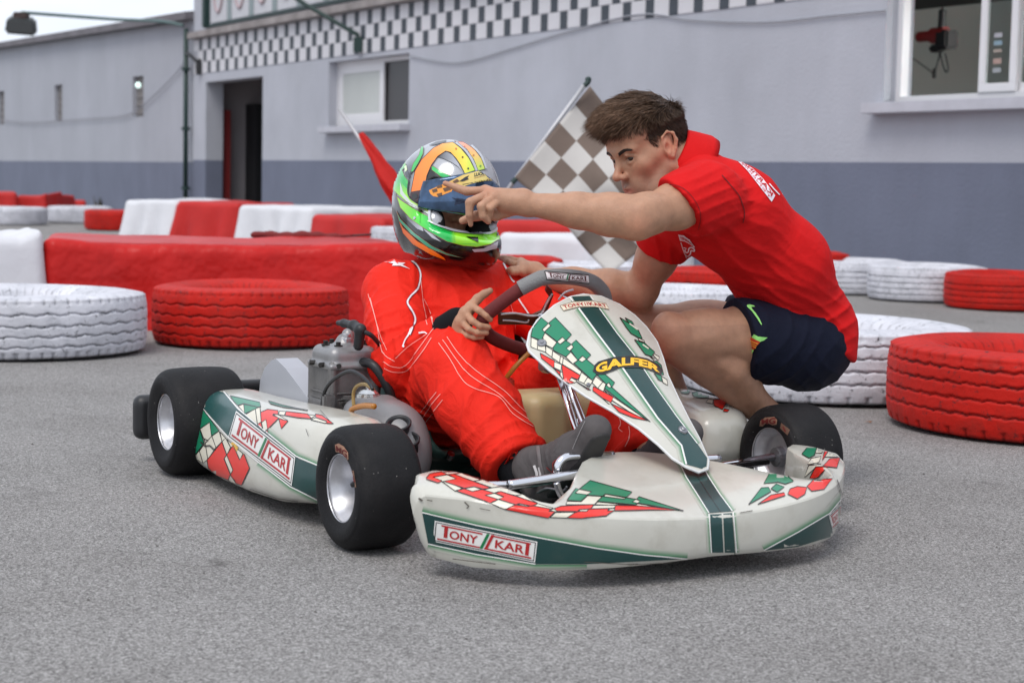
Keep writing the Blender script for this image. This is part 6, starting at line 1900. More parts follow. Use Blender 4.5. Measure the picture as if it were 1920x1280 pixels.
Hi = np.array(HHT.inverted())
hl_ = V @ Hi[:3, :3].T + Hi[:3, 3]
lip = np.exp(-(((hl_[:, 0] - 0.09) / 0.02) ** 2 + (hl_[:, 1] / 0.022) ** 2 + ((hl_[:, 2] + 0.072) / 0.010) ** 2))
tint = tint * (1 - 0.5 * lip[:, None]) + np.array([0.36, 0.13, 0.10]) * 0.5 * lip[:, None]
color_attr(body.data, tint)
eyes(DR, HHT, DO, (0.9, 0.25, 0.05))
# ---- suit
suit_m = cloth_mat('red_suit_cloth', (0.78, 0.022, 0.010), 0.72, 500, 0.15, 0.42, 0.04)
Fd = Field()
Q = Matrix((KX, KY, Vector((0, 0, 1)))).transposed()
wd2 = (RWR - REL).normalized(); wd3 = (LWR - LEL).normalized(); ad = (RAN - RKN).normalized(); al = (LAN - LKN).normalized()
quat = lambda d: d.to_track_quat('Z', 'Y').to_matrix()
ARM_R = Field().chain([RSH, RSH.lerp(REL, 0.5), REL], [0.078, 0.079, 0.070], k=0.03).cap(REL, REL.lerp(RWR, 0.85), 0.068, 0.050, k=0.012)
ARM_R.box(RWR + wd2 * 0.043, (0.08, 0.08, 0.075), 0.01, quat(wd2), k=0.01, op='s')
ARM_L = Field().chain([LSH, LEL], [0.082, 0.072], k=0.03).cap(LEL, LWR, 0.07, 0.05, k=0.015)
ARM_L.box(LWR + wd3 * 0.075, (0.08, 0.08, 0.075), 0.01, quat(wd3), k=0.01, op='s')
TOR = Field().ell(PEL + Vector((0, 0, 0.01)), (0.155, 0.180, 0.115), Q, k=0.06)
TOR.chain([PEL, BEL, CHE], [0.135, 0.130, 0.130], k=0.05, sq=(tuple(KY), 1.12))
TOR.cap(CHE, k_(-0.74, 0, 0.50), 0.120, 0.082, k=0.04, sq=(tuple(KY), 1.4))
TOR.cap(RSH, LSH, 0.075, k=0.06).cap(NEK + Vector((0, 0, -0.045)), NEK + Vector((0, 0, 0.0)), 0.088, 0.074, k=0.04)
LEG_R = Field().chain([RHI, RHI.lerp(RKN, 0.5), RKN], [0.112, 0.100, 0.092], k=0.03).chain([RKN, RKN.lerp(RAN, 0.45), RAN], [0.093, 0.093, 0.082], k=0.02)
LEG_R.box(RAN + ad * 0.115, (0.14, 0.14, 0.10), 0.01, quat(ad), k=0.012, op='s')
LEG_L = Field().chain([LHI, LKN], [0.114, 0.092], k=0.03).chain([LKN, LKN.lerp(LAN, 0.4), LAN], [0.09, 0.088, 0.075], k=0.02)
LEG_L.box(LAN + al * 0.115, (0.14, 0.14, 0.10), 0.01, quat(al), k=0.012, op='s')
Fd.sub(TOR).sub(LEG_L, 0.012).sub(LEG_R, 0.012).sub(ARM_L, 0.02).sub(ARM_R, 0.010)
Fd.cap(RSH, RSH.lerp(CHE, 0.3), 0.07, k=0.05)
ua, fa, th, sh_ = (REL - RSH).normalized(), (RWR - REL).normalized(), (RKN - RHI).normalized(), (RAN - RKN).normalized()
FI = [(REL, 0.13, ua, 0.055, 0.010, 0.3), (REL, 0.10, fa, 0.04, 0.007, 1.9), (RSH.lerp(REL, 0.4), 0.11, ua, 0.08, 0.006, 2.0), (RWR, 0.08, fa, 0.035, 0.006, 0.0),
      (RSH + (LSH - RSH) * 0.12, 0.10, (LSH - RSH), 0.05, 0.006, 0.7), (BEL, 0.17, Vector((0, 0, 1)), 0.06, 0.009, 0.5), (BEL.lerp(RHI, 0.6), 0.13, th, 0.055, 0.010, 1.2),
      (RHI.lerp(RKN, 0.55) + Vector((0, 0, -0.06)), 0.14, th + Vector((0, 0, 0.5)), 0.07, 0.009, 0.2), (RKN + Vector((0, 0, -0.07)), 0.09, th, 0.045, 0.008, 0.9), (RKN.lerp(RAN, 0.45), 0.14, sh_ + 0.8 * KY, 0.085, 0.008, 0.3),
      (RAN, 0.10, sh_, 0.045, 0.010, 1.1), (LAN, 0.10, al, 0.05, 0.008, 0.1), (CHE + KX * 0.1, 0.15, KY + Vector((0, 0, 0.7)), 0.09, 0.006, 0.9), (CHE + KX * 0.1 + KY * 0.08, 0.12, KY, 0.06, 0.006, 0.1)]
Fd.post = lambda X, D: lumps(X, fold(X, D, FI), 17.0, 0.0035, 0.4)
V, F = Fd.mesh(0.0044, 1)
suit = mesh_np('racing_suit', rel(V, DO), F, suit_m, DR)
# collar
cl_ = [NEK + KX * (0.062 * math.cos(a)) + KY * (0.066 * math.sin(a)) + Vector((0, 0, -0.004 - 0.012 * math.cos(a))) for a in [2 * math.pi * i / 30 for i in range(30)]]
tube('collar', cl_, 0.022, suit_m, DR, 12, closed=True).location = -DO
# cuffs, socks
blkc = cloth_mat('black_knit', (0.008, 0.008, 0.010), 0.9, 300, 0.0, 0.2)
def ch(name, pts, rs, m, res=0.004, folds=None):
    f = Field(); f.chain(pts, rs, k=0.01)
    if folds: f.post = lambda X, D: fold(X, D, folds)
    V, F = f.mesh(res, 1); return mesh_np(name, rel(V, DO), F, m, DR)
ch('cuff', [RWR - wd2 * 0.045, RWR + wd2 * 0.010], [0.041, 0.038], blkc); ch('cuff', [LWR - wd3 * 0.012, LWR + wd3 * 0.016], [0.04, 0.036], blkc)
ch('sock', [RAN - ad * 0.03, dk(990, 893, -0.165)], [0.058, 0.052], blkc); ch('sock', [LAN - al * 0.03, LAN + al * 0.045], [0.052, 0.046], blkc)
# shoes: grey suede boots, the near foot pushed up on its pedal
suede = cloth_mat('grey_suede', (0.095, 0.085, 0.085), 0.85, 300, 0.3, 0.3, 0.2)
def shoe(heel, ball, toe, ank, up):
    f = Field()
    f.chain([ank, heel], [0.047, 0.041], k=0.03)
    side = (toe - heel).cross(up).normalized()
    f.chain([heel, ball, toe], [0.040, 0.044, 0.034], k=0.03, sq=(tuple(side), 1.08))
    f.cap(ank, ball + up * 0.02, 0.042, 0.036, k=0.03)
    f.post = lambda X, D: fold(X, D, [(ank.lerp(ball, 0.5), 0.07, (toe - heel), 0.03, 0.003, 0.0)])
    V, F = f.mesh(0.0035, 1); s = mesh_np('shoe', rel(V, DO), F, suede, DR)
    f = Field(); dn = -up
    f.chain([heel + dn * 0.030, ball + dn * 0.034, toe + dn * 0.026], [0.028, 0.034, 0.026], k=0.02, sq=(tuple(up), 0.35))
    V, F = f.mesh(0.0035, 1); mesh_np('sole', rel(V, DO), F, mat('shoe_sole', (0.03, 0.028, 0.028), 0.7), s)
    return s
hl1 = dk(1022, 918, -0.160); bl1 = dk(1082, 858, -0.155); to1 = dk(1116, 806, -0.150); an1 = dk(1002, 878, -0.165)
fwd_ = (to1 - hl1).normalized(); up1 = (Vector((0, 0, 1)) - KX * 0.9); up1 = (up1 - fwd_ * up1.dot(fwd_)).normalized()
s1 = shoe(hl1, bl1, to1, an1, up1)
hl2 = LAN + al * 0.075; to2 = hl2 + k_(0.15, 0, 0.13) - k_(0, 0, 0); bl2 = hl2.lerp(to2, 0.65)
fw2 = (to2 - hl2).normalized(); up2 = Vector((0, 0, 1)) - KX * 0.9; up2 = (up2 - fw2 * up2.dot(fw2)).normalized()
shoe(hl2, bl2, to2, LAN + al * 0.045, up2)
P = Print(bvh_of([s1]), DR, 0.0012)
pk = zc(960, 760, 6.4)
P.line(pk([(312, 490), (330, 600), (340, 700), (385, 850)]), 6, lin((110, 104, 104)), step=5); P.line(pk([(270, 720), (300, 800), (310, 870)]), 5, lin((200, 195, 195)), step=5); P.line(pk([(330, 740), (350, 860)]), 4, lin((200, 195, 195)), step=5)
P.line(pk([(420, 740), (500, 810), (495, 690), (530, 650)]), 1.6, lin((170, 40, 40)), step=5); P.line(pk([(880, 190), (800, 360), (730, 520)]), 1.2, lin((140, 135, 135)), step=5)
P.build('shoe_trim', mat('trim_print', rough=0.7, attr='tint'))
# piping, stitching, emblem on the suit
P = Print(bvh_of([suit]), DR, 0.0022)
z1 = zc(680, 230, 3.2); z5 = zc(680, 480, 2.666)
WP = lin((235, 225, 228)); ST = lin((245, 170, 160))
def sp2(pts): return [(p.x, p.y) for p in spline([(a, b, 0) for a, b in pts], 5)]
for pts in ([(160, 805), (220, 800), (280, 822), (330, 870), (345, 925), (325, 1000), (285, 1045), (268, 1085), (300, 1140), (312, 1185), (300, 1240), (285, 1275)],):
    P.line(sp2(z1(pts)), 4.6, lin((120, 40, 60)), 0.0, 6); P.line(sp2(z1(pts)), 3.0, WP, 0.001, 6)
P.build('piping', mat('suit_print', rough=0.6, attr='tint'))
for pts, w in ((z5([(243, 360), (232, 395), (215, 425), (205, 455)]), 2.6), (z5([(285, 385), (310, 382), (325, 390)]), 2.4), (z1([(835, 830), (860, 880), (890, 940), (910, 960)]), 3), (z1([(915, 1020), (945, 1070), (975, 1110), (1000, 1150)]), 2.6)):
    P = Print(P.bvh, DR, 0.0022); P.line(sp2(pts), w, WP, 0.001, 6); P.build('piping', mat('suit_print', rough=0.6, attr='tint'))
P = Print(P.bvh, DR, 0.0022)
for pts in ([(420, 405), (480, 490), (560, 570), (700, 670), (790, 760), (872, 832)], [(400, 420), (470, 520), (540, 600), (680, 690), (760, 770), (870, 845)], [(380, 435), (440, 520), (500, 620), (560, 662), (680, 705), (750, 790), (850, 852)],
            [(105, 530), (150, 552), (215, 545), (300, 440), (390, 310)], [(108, 560), (150, 578), (225, 568), (300, 480), (345, 410)], [(165, 510), (230, 450), (320, 392)],
            [(290, 780), (330, 730), (372, 680)], [(290, 822), (340, 750), (392, 690)], [(288, 862), (345, 790), (402, 718)], [(30, 190), (70, 330), (100, 480), (160, 525)], [(40, 210), (85, 380), (120, 470)],
            [(290, 120), (300, 240), (325, 345)], [(302, 215), (340, 290), (350, 350)], [(770, 190), (800, 240), (832, 290)], [(730, 220), (755, 300), (765, 380)], [(1250, 730), (1290, 830), (1280, 860), (1300, 880)], [(1330, 850), (1335, 900), (1310, 950)]):
    P.line(sp2(z5(pts)), 1.1, ST, 0.0, 6); P.build('stitching', mat('suit_print', rough=0.6, attr='tint')); P = Print(P.bvh, DR, 0.0022)
P = Print(bvh_of([suit]), DR, 0.0022)
star = z1([(128, 838), (168, 842), (190, 826), (206, 842), (256, 846), (236, 856), (282, 882), (222, 862), (176, 862), (186, 850)])
P.poly(star, WP, 0.0005, 5)
P.line(z1([(150, 842), (190, 832), (212, 850)]), 1.2, lin((230, 50, 40)), 0.0012, 5)
P.build('emblem', mat('suit_print', rough=0.6, attr='tint'))
# ---- helmet
Fd = Field()
eM = HR
def he(c, r, k=0.03, op='u', M=None): Fd.ell(hp_(*c), r, eM @ M if M is not None else eM, k, op)
he((-0.012, 0, 0.012), (0.160, 0.138, 0.160))
he((0.030, 0, -0.075), (0.142, 0.114, 0.105), 0.06)
Fd.cap(hp_(0.10, -0.05, -0.088), hp_(0.10, 0.05, -0.088), 0.068, k=0.04)
Fd.box(hp_(0.193, 0, -0.004), (0.135, 0.130, 0.060), 0.035, eM @ Matrix.Rotation(math.radians(9), 3, 'Y'), k=0.008, op='s')
he((-0.01, 0, -0.01), (0.130, 0.112, 0.125), 0.01, 's')
he((0.03, 0, -0.16), (0.105, 0.088, 0.09), 0.01, 's')
for s_ in (-1, 1): he((0.075, s_ * 0.080, -0.055), (0.05, 0.034, 0.050), 0.01)
Fd.cap(hp_(0.118, -0.045, -0.088), hp_(0.118, 0.045, -0.088), 0.026, k=0.02)
Fd.plane(hp_(0, 0, -0.158), tuple(HR @ Vector((0.10, 0, -1))), k=0.02)
V, F = Fd.mesh(0.0038, 2)
paint = mat('helmet_silver', (0.42, 0.43, 0.46), 0.16, coat=1.0)
hel = mesh_np('helmet', rel(V, DO), F, paint, DR)
lining = mat('black_lining', (0.006, 0.006, 0.007), 0.9)
hel.data.materials.append(lining)
Hi = np.array(HT.inverted())
me = hel.data
cen = np.empty(len(me.polygons) * 3, dtype=np.float32); me.polygons.foreach_get('center', cen); cen = cen.reshape(-1, 3) + np.array(DO)
c_ = cen @ Hi[:3, :3].T + Hi[:3, 3]
e1 = ((c_ - np.array((-0.012, 0, 0.012))) / np.array((0.155, 0.133, 0.155))); e2 = ((c_ - np.array((0.03, 0, -0.075))) / np.array((0.136, 0.116, 0.099)))
d3 = np.sqrt((c_[:, 0] - 0.10) ** 2 + (np.maximum(np.abs(c_[:, 1]) - 0.05, 0)) ** 2 + (c_[:, 2] + 0.088) ** 2) - 0.062
ins = ((e1 ** 2).sum(1) < 1) | ((e2 ** 2).sum(1) < 1) | (d3 < 0)
hel.data.materials.append(mat('helmet_black', (0.006, 0.005, 0.006), 0.16, coat=1.0))
low = (~ins) & (c_[:, 2] < -0.062 - 0.22 * np.minimum(c_[:, 0], 0.05))
me.polygons.foreach_set('material_index', ins.astype(np.int32) + 2 * low.astype(np.int32))
P = Print(bvh_of([hel]), DR, 0.0009)
z7 = zc(720, 250, 4.7417)
BK = lin((16, 12, 14)); LIME = lin((165, 245, 50)); GRN = lin((0, 185, 75)); ORG = lin((252, 128, 24)); YEL = lin((250, 215, 70)); SIL = lin((185, 188, 196)); DKS = lin((70, 72, 78))
def grad(stops, ax):
    """colour printed as a blend along the pixel axis (sprayed fades, and a painted grey highlight)"""
    xs = [s[0] for s in stops]
    def f(x, y):
        q = ((x - 720) * 4.7417, (y - 250) * 4.7417); t = q[0] * ax[0] + q[1] * ax[1]
        return tuple(float(np.interp(t, xs, [s[1][i] for s in stops])) for i in range(3))
    return f
def H(pts, col, off=0.0, line=None, w=1.0):
    p = z7(pts); off *= 2.2; P.poly(p, col, off, 2.6)
    if line: P.line(p + [p[0]], w, line, off + 0.0003, 5)
H([(70, 480), (95, 480), (130, 600), (250, 770), (400, 885), (600, 985), (750, 1025), (900, 1015), (1030, 950), (1066, 860), (1060, 930), (1030, 1080), (1010, 1130), (900, 1215), (740, 1245), (540, 1260), (330, 1200), (120, 1020), (30, 820), (40, 600)], BK, 0.0)
H([(190, 715), (260, 770), (345, 835), (355, 872), (300, 850), (215, 770)], grad([(190, DKS), (340, SIL)], (1, 0)), 0.0004)  # grey highlight put into the print colour on the black side
H([(350, 850), (420, 890), (510, 965), (430, 930)], SIL, 0.0004)
H([(780, 1030), (880, 1022), (1012, 965), (1000, 1022), (900, 1048), (800, 1054)], SIL, 0.0004)  # highlight along the black chin, painted as a silver patch
H([(118, 690), (150, 760), (280, 890), (430, 1000), (560, 1062), (705, 1106), (560, 1080), (400, 1018), (240, 890), (140, 780)], lin((70, 165, 130)), 0.0004, lin((150, 80, 40)), 0.7)
H([(130, 760), (175, 835), (300, 955), (440, 1036), (535, 1100), (552, 1128), (420, 1078), (260, 985), (175, 890)], grad([(130, lin((240, 110, 50))), (400, ORG)], (1, 0)), 0.0004, BK, 0.7)
H([(118, 560), (160, 598), (320, 705), (405, 745), (450, 812), (600, 872), (800, 898), (930, 892), (1058, 790), (1066, 850), (1044, 935), (940, 988), (820, 1008), (700, 998), (560, 962), (400, 872), (250, 770), (150, 660)],
  grad([(118, LIME), (300, lin((90, 225, 60))), (430, GRN), (590, lin((20, 195, 80))), (640, LIME), (900, lin((150, 245, 70))), (1060, LIME)], (1, 0)), 0.0004, lin((150, 90, 40)), 0.8)
H([(200, 205), (150, 285), (102, 420), (88, 500), (130, 545), (200, 605), (405, 730), (406, 690), (285, 612), (232, 560), (214, 490), (232, 440), (190, 385), (168, 330), (200, 300)], grad([(210, LIME), (330, lin((40, 190, 90))), (430, lin((30, 190, 80))), (560, LIME), (720, lin((235, 250, 160)))], (0, 1)), 0.0007, lin((120, 90, 40)), 0.7)
H([(150, 430), (175, 520), (245, 612), (404, 712), (405, 728), (235, 640), (152, 540)], lin((215, 225, 215)), 0.0008)
H([(150, 380), (200, 440), (222, 470), (215, 500), (170, 450)], GRN, 0.0008)
H([(190, 300), (208, 290), (215, 330), (196, 350)], lin((225, 240, 190)), 0.0012); H([(190, 345), (225, 340), (232, 400), (205, 390)], DKS, 0.0010)
H([(205, 260), (260, 200), (345, 130), (360, 122), (330, 230), (270, 330), (240, 372), (222, 340)], grad([(120, SIL), (300, lin((95, 98, 105)))], (0, 1)), 0.0008)
H([(336, 128), (356, 128), (352, 190), (312, 270), (266, 346), (247, 346), (268, 275), (318, 200)], lin((50, 190, 90)), 0.0012, lin((140, 100, 50)), 0.6)
H([(400, 110), (470, 78), (560, 64), (540, 85), (450, 110)], DKS, 0.0006)
H([(370, 462), (378, 400), (400, 340), (440, 290), (480, 360), (540, 420), (520, 440), (410, 486)], grad([(370, BK), (520, SIL)], (0.9, -0.1)), 0.0006)
H([(480, 215), (520, 180), (560, 170), (610, 200), (660, 270), (690, 340), (660, 300), (600, 262), (530, 230)], grad([(480, lin((45, 45, 50))), (680, SIL)], (1, 0)), 0.0006)
H([(245, 560), (250, 500), (282, 340), (340, 240), (440, 140), (520, 98), (612, 88), (680, 140), (750, 225), (806, 335), (716, 364), (680, 290), (640, 230), (592, 178), (550, 166), (480, 212), (424, 290), (386, 380), (370, 460), (412, 492), (330, 510), (250, 525)],
  grad([(240, ORG), (480, lin((253, 150, 50))), (620, lin((250, 190, 60))), (720, lin((235, 225, 70))), (800, lin((190, 235, 70)))], (1, 0)), 0.0010, BK, 1.0)
H([(622, 80), (700, 84), (790, 140), (860, 230), (892, 322), (832, 338), (792, 240), (732, 150)], grad([(80, lin((245, 130, 100))), (180, lin((248, 180, 80))), (330, lin((190, 230, 80)))], (0, 1)), 0.0010, BK, 1.0)
for pts, w, c in (([(640, 92), (720, 160), (780, 250), (818, 338)], 4.5, SIL), ([(650, 92), (730, 160), (790, 245), (828, 334)], 0.8, BK), ([(770, 118), (850, 200), (900, 320)], 3.5, SIL), ([(250, 350), (228, 440), (222, 520), (240, 575), (300, 622), (404, 692)], 2.4, BK)):
    P.line(sp2(z7(pts)), w, c, 0.0034, 5)
H([(428, 300), (448, 302), (520, 352), (626, 396), (602, 418), (500, 382), (430, 332)], lin((50, 195, 100)), 0.0012, lin((140, 100, 50)), 0.7)
H([(244, 528), (402, 498), (418, 694), (350, 640), (290, 604), (238, 572)], lin((62, 22, 26)), 0.0012)
def disc(u, v, r, c, off): H([(u + r * math.cos(a), v + r * math.sin(a)) for a in [2 * math.pi * i / 14 for i in range(14)]], c, off)
disc(282, 562, 26, BK, 0.0016); disc(340, 592, 19, BK, 0.0016); disc(346, 550, 14, lin((235, 80, 40)), 0.0018)
for u, v, c in ((640, 148, lin((190, 100, 40))), (712, 132, lin((200, 90, 50))), (696, 222, lin((90, 50, 20))), (790, 205, lin((190, 110, 40))), (744, 320, lin((20, 60, 30))), (850, 298, lin((90, 150, 50)))): disc(u, v, 8, c, 0.0016)
P.line(sp2(z7([(408, 690), (410, 770), (430, 800), (600, 870), (800, 896), (930, 890), (1000, 845), (1058, 775)])), 4.2, lin((200, 203, 208)), 0.0040, 5)
H([(722, 928), (832, 934), (832, 970)], BK, 0.0014); H([(994, 882), (1038, 862), (992, 922)], BK, 0.0014)
P.line(z7([(612, 884), (626, 962), (660, 978), (830, 985)]), 1.0, lin((120, 220, 70)), 0.0030, 5); P.line(z7([(318, 700), (328, 800)]), 0.8, lin((40, 160, 60)), 0.0030, 5)
P.build('helmet_print', mat('helmet_print', rough=0.18, attr='tint', coat=1.0))
q = z7([(278, 755)])[0]; hb = bvh_of([hel]); h, n, i, d = hb.ray_cast(CP, ray(*q).normalized())
if h:
    h -= DO; bm = bmesh.new(); b_cyl(bm, h, h + n * 0.004, 0.0055, 0.004, n=14); bm_obj('helmet_screw', bm, chrome, hel)
# visor, lifted a little, with its printed strip
vis_m = mat('tinted_visor', (0.055, 0.11, 0.21), 0.07, coat=0.8, metal=0.7, var=0.75, vscale=14)
V, F = [], []
NA, NE = 60, 16
for i in range(NA + 1):
    az = math.radians(-62 + 150 * i / NA)
    side = abs(math.degrees(az)) / 88
    zt = 0.111 - 0.088 * side ** 1.2; zb = -0.004 - 0.016 * side
    for j in range(NE + 1):
        z = zb + (zt - zb) * j / NE
        f_ = math.sqrt(max(0.0, 1 - ((z - 0.012) / 0.165) ** 2))
        V.append(Vector(hp_(-0.012 + 0.166 * f_ * math.cos(az), 0.1425 * f_ * math.sin(az), z)) - DO)
for i in range(NA):
    for j in range(NE): F.append((i * (NE + 1) + j, (i + 1) * (NE + 1) + j, (i + 1) * (NE + 1) + j + 1, i * (NE + 1) + j + 1))
vis = mesh_np('visor', [tuple(v) for v in V], F, vis_m, hel)
so = vis.modifiers.new('thickness', 'SOLIDIFY'); so.thickness = 0.003; so.offset = -1
P = Print(bvh_of([vis]), DR, 0.0010)
H([(575, 432), (700, 372), (860, 330), (988, 328), (1006, 350), (1026, 418), (900, 424), (790, 446), (712, 470), (640, 455)], grad([(575, lin((225, 170, 80))), (720, lin((235, 205, 110))), (900, lin((238, 220, 130))), (1010, lin((240, 170, 80)))], (1, 0)))
H([(400, 508), (520, 455), (560, 462), (610, 500), (600, 518), (480, 566), (440, 560), (415, 540)], lin((250, 160, 30)))
for q in ([(426, 505), (470, 488), (478, 516), (440, 528)], [(524, 490), (568, 478), (600, 500), (540, 520)], [(470, 540), (515, 528), (520, 552), (484, 564)], [(610, 430), (650, 408), (672, 428), (628, 446)], [(470, 470), (516, 456), (520, 480), (474, 490)]): H(q, lin((95, 60, 25)), 0.0006)
H([(668, 428), (720, 392), (756, 376), (740, 398), (752, 410), (700, 430)], BK, 0.0006); H([(925, 345), (975, 338), (985, 348), (965, 358), (992, 372), (960, 376)], BK, 0.0006)
def tq(s, quad, c, b=0.0): P.text(s, z7(quad), c, 0.0008, 3, b)
tq('LUCKY', [(802, 356), (915, 338), (908, 366), (800, 388)], BK, 0.04)
tq('www.luckydesign', [(690, 448), (1012, 392), (1016, 412), (696, 466)], lin((60, 50, 20)), 0.01)
P.line(z7([(800, 400), (912, 372)]), 1.2, lin((190, 150, 80)), 0.0008, 4)
P.build('visor_print', mat('helmet_print', rough=0.18, attr='tint'))
# ================================================================ the instructor crouching beside the kart
IN = empty('person', tuple(ground(1440, 826)))
tag(IN, 'young man in red polo and navy shorts crouching by the kart and pointing', 'person')
IO = Vector(IN.location)
CF, CRt, CUp = _fw.copy(), CR.copy(), CU.copy()
def cvec(r, u, t): return CRt * r + CUp * u - CF * t      # right, up, towards the camera
# head frame
ph, yw = math.radians(22.5), math.radians(60)
fx = cvec(-math.sin(yw) * math.cos(ph), -math.sin(ph), math.cos(yw) * math.cos(ph)).normalized()
ux = cvec(-math.sin(yw) * math.sin(ph), math.cos(ph), math.cos(yw) * math.sin(ph)).normalized()
lx = ux.cross(fx).normalized()
HR2 = Matrix((fx, lx, ux)).transposed()
HC2 = at(1216, 281, 4.42)
HT2 = Matrix.Translation(HC2) @ HR2.to_4x4() @ Matrix.Scale(1.03, 4)
def ip(x, y, z): return tuple(HT2 @ Vector((x, y, z)))
C7 = at(1292, 322, 4.45)
LS, LE, LW = at(1324, 371, 4.30), at(1192, 408, 4.13), at(990, 383, 4.15)
RS, RE, RW = at(1262, 420, 4.60), at(1200, 548, 4.70), at(1010, 520, 4.72)
CH, MID, PV = at(1368, 404, 4.47), at(1462, 502, 4.56), at(1503, 618, 4.68)
LH, LK, LA = at(1500, 640, 4.58), at(1268, 629, 4.36), at(1470, 802, 4.60)
RH, RK, RA = at(1470, 630, 4.80), at(1165, 612, 4.76), at(1300, 815, 4.92)
Fd = Field()
face_field(Fd, HT2, HR2)
Fd.chain([ip(-0.02, 0, -0.045), ip(-0.035, 0, -0.10), tuple(C7)], [0.058, 0.056, 0.062], k=0.03)
Fd.cap(ip(0.02, 0, -0.085), tuple(C7 + cvec(-0.06, -0.03, 0)), 0.036, 0.05, k=0.03)
Fd.chain([C7, CH, MID, PV], [0.07, 0.095, 0.088, 0.088], k=0.05)
# pointing arm
sq_ = None
Fd.chain([LS, LS.lerp(LE, 0.45), LS.lerp(LE, 0.85)], [0.056, 0.052, 0.046], k=0.03)
Fd.chain([LS.lerp(LE, 0.85), LE, LE.lerp(LW, 0.22), LE.lerp(LW, 0.55), LW], [0.045, 0.0425, 0.0465, 0.038, 0.0265], k=0.03)
Fd.ell(at(1190, 428, 4.12), (0.024, 0.024, 0.02), k=0.03)
pq = lambda x, y, z: at(820 + x / 8.535, 300 + y / 8.535, z)
WRI = pq(1390, 640, 4.15)
Fd.cap(LW, WRI, 0.0265, 0.0235, k=0.01, sq=(tuple(CUp), 1.15))
KN = [pq(770, 490, 4.165), pq(830, 540, 4.150), pq(910, 590, 4.140), pq(990, 650, 4.138)]
for kn in KN: Fd.cap(WRI, kn, 0.0180, 0.0115, k=0.014)
for i in range(3): Fd.cap(KN[i], KN[i + 1], 0.0118, k=0.012)
Fd.cap(pq(1250, 720, 4.152), pq(1050, 730, 4.150), 0.022, 0.016, k=0.015)
Fd.chain([KN[0], pq(480, 505, 4.162), pq(290, 435, 4.168), pq(125, 378, 4.172)], [0.0112, 0.0098, 0.0086, 0.0070], k=0.003)
Fd.chain([KN[1], pq(520, 680, 4.118), pq(512, 880, 4.120), pq(535, 1030, 4.132)], [0.0112, 0.0102, 0.0088, 0.0070], k=0.003)
Fd.chain([KN[2], pq(700, 745, 4.108), pq(725, 900, 4.112), pq(815, 985, 4.124)], [0.0108, 0.0100, 0.0086, 0.0070], k=0.003)
Fd.chain([KN[3], pq(845, 770, 4.112), pq(840, 880, 4.122)], [0.0102, 0.0092, 0.0078], k=0.003)
Fd.chain([pq(1200, 760, 4.162), pq(940, 880, 4.168), pq(640, 890, 4.160), pq(400, 972, 4.150)], [0.0185, 0.0145, 0.0112, 0.0085], k=0.006)
# the other arm, its hand on the driver's shoulder
Fd.chain([RS, RS.lerp(RE, 0.5), RE], [0.056, 0.050, 0.041], k=0.03)
Fd.chain([RE, RE.lerp(RW, 0.3), RE.lerp(RW, 0.65), RW], [0.041, 0.046, 0.036, 0.027], k=0.03)
rq = lambda x, y, z: at(920 + x / 16, 460 + y / 16, z)
RWI = rq(1350, 800, 4.725)
Fd.cap(RW, RWI, 0.026, 0.024, k=0.01)
KR = [rq(900, 500, 4.735), rq(930, 590, 4.715), rq(960, 690, 4.700), rq(980, 790, 4.690)]
for kn in KR: Fd.cap(RWI, kn, 0.018, 0.0115, k=0.014)
for i in range(3): Fd.cap(KR[i], KR[i + 1], 0.0115, k=0.012)
Fd.chain([KR[0], rq(600, 430, 4.745), rq(420, 395, 4.755), rq(290, 370, 4.765)], [0.0112, 0.0100, 0.0090, 0.0075], k=0.003)
Fd.chain([KR[1], rq(690, 560, 4.72), rq(540, 500, 4.735), rq(430, 440, 4.75)], [0.0112, 0.0100, 0.0090, 0.0075], k=0.003)
Fd.chain([KR[2], rq(760, 740, 4.68), rq(640, 735, 4.678), rq(540, 745, 4.690)], [0.0108, 0.0098, 0.0088, 0.0072], k=0.003)
Fd.chain([KR[3], rq(800, 800, 4.675), rq(700, 810, 4.672), rq(620, 815, 4.682)], [0.0100, 0.0090, 0.0080, 0.0068], k=0.003)
Fd.chain([rq(1250, 690, 4.75), rq(1000, 560, 4.77), rq(820, 500, 4.79)], [0.016, 0.012, 0.009], k=0.006)
# legs
Fd.chain([PV, LH, LH.lerp(LK, 0.4), LH.lerp(LK, 0.8)], [0.09, 0.09, 0.083, 0.066], k=0.04)
Fd.chain([LH.lerp(LK, 0.8), LK], [0.066, 0.056], k=0.03)
Fd.ell(at(1250, 622, 4.34), (0.036, 0.040, 0.046), k=0.03)
LM = LK.lerp(LA, 0.38) + cvec(0.022, 0.010, 0)
Fd.chain([LK, LM, LK.lerp(LA, 0.72), LA], [0.050, 0.058, 0.041, 0.034], k=0.007)
Fd.cap(LK + cvec(-0.012, -0.02, 0), LA, 0.046, 0.030, k=0.012)
Fd.chain([PV, RH, RH.lerp(RK, 0.5), RK], [0.09, 0.09, 0.078, 0.056], k=0.04)
Fd.chain([RK, RK.lerp(RA, 0.4) + cvec(0.02, 0, 0), RA], [0.053, 0.056, 0.034], k=0.03)
footv = Vector((fx.x, fx.y, 0)).normalized()
for A_ in (LA, RA):
    hz = Vector((A_.x, A_.y, 0.045)); Fd.chain([A_, hz, hz + footv * 0.14 + Vector((0, 0, -0.02))], [0.034, 0.035, 0.026], k=0.03)
def body_post(X, D):
    return D - 0.0012 * np.sin(X[..., 0] * 61 + 2 * np.sin(X[..., 2] * 37)) * np.sin(X[..., 2] * 53 + X[..., 1] * 41)
Fd.post = body_post
V, F = Fd.mesh(0.0026, 1)
ib = mesh_np('body', rel(V, IO), F, skin, IN)
tint = np.tile(SKIN, (len(V), 1))
Hi = np.array(HT2.inverted()); hv = V @ Hi[:3, :3].T + Hi[:3, 3]
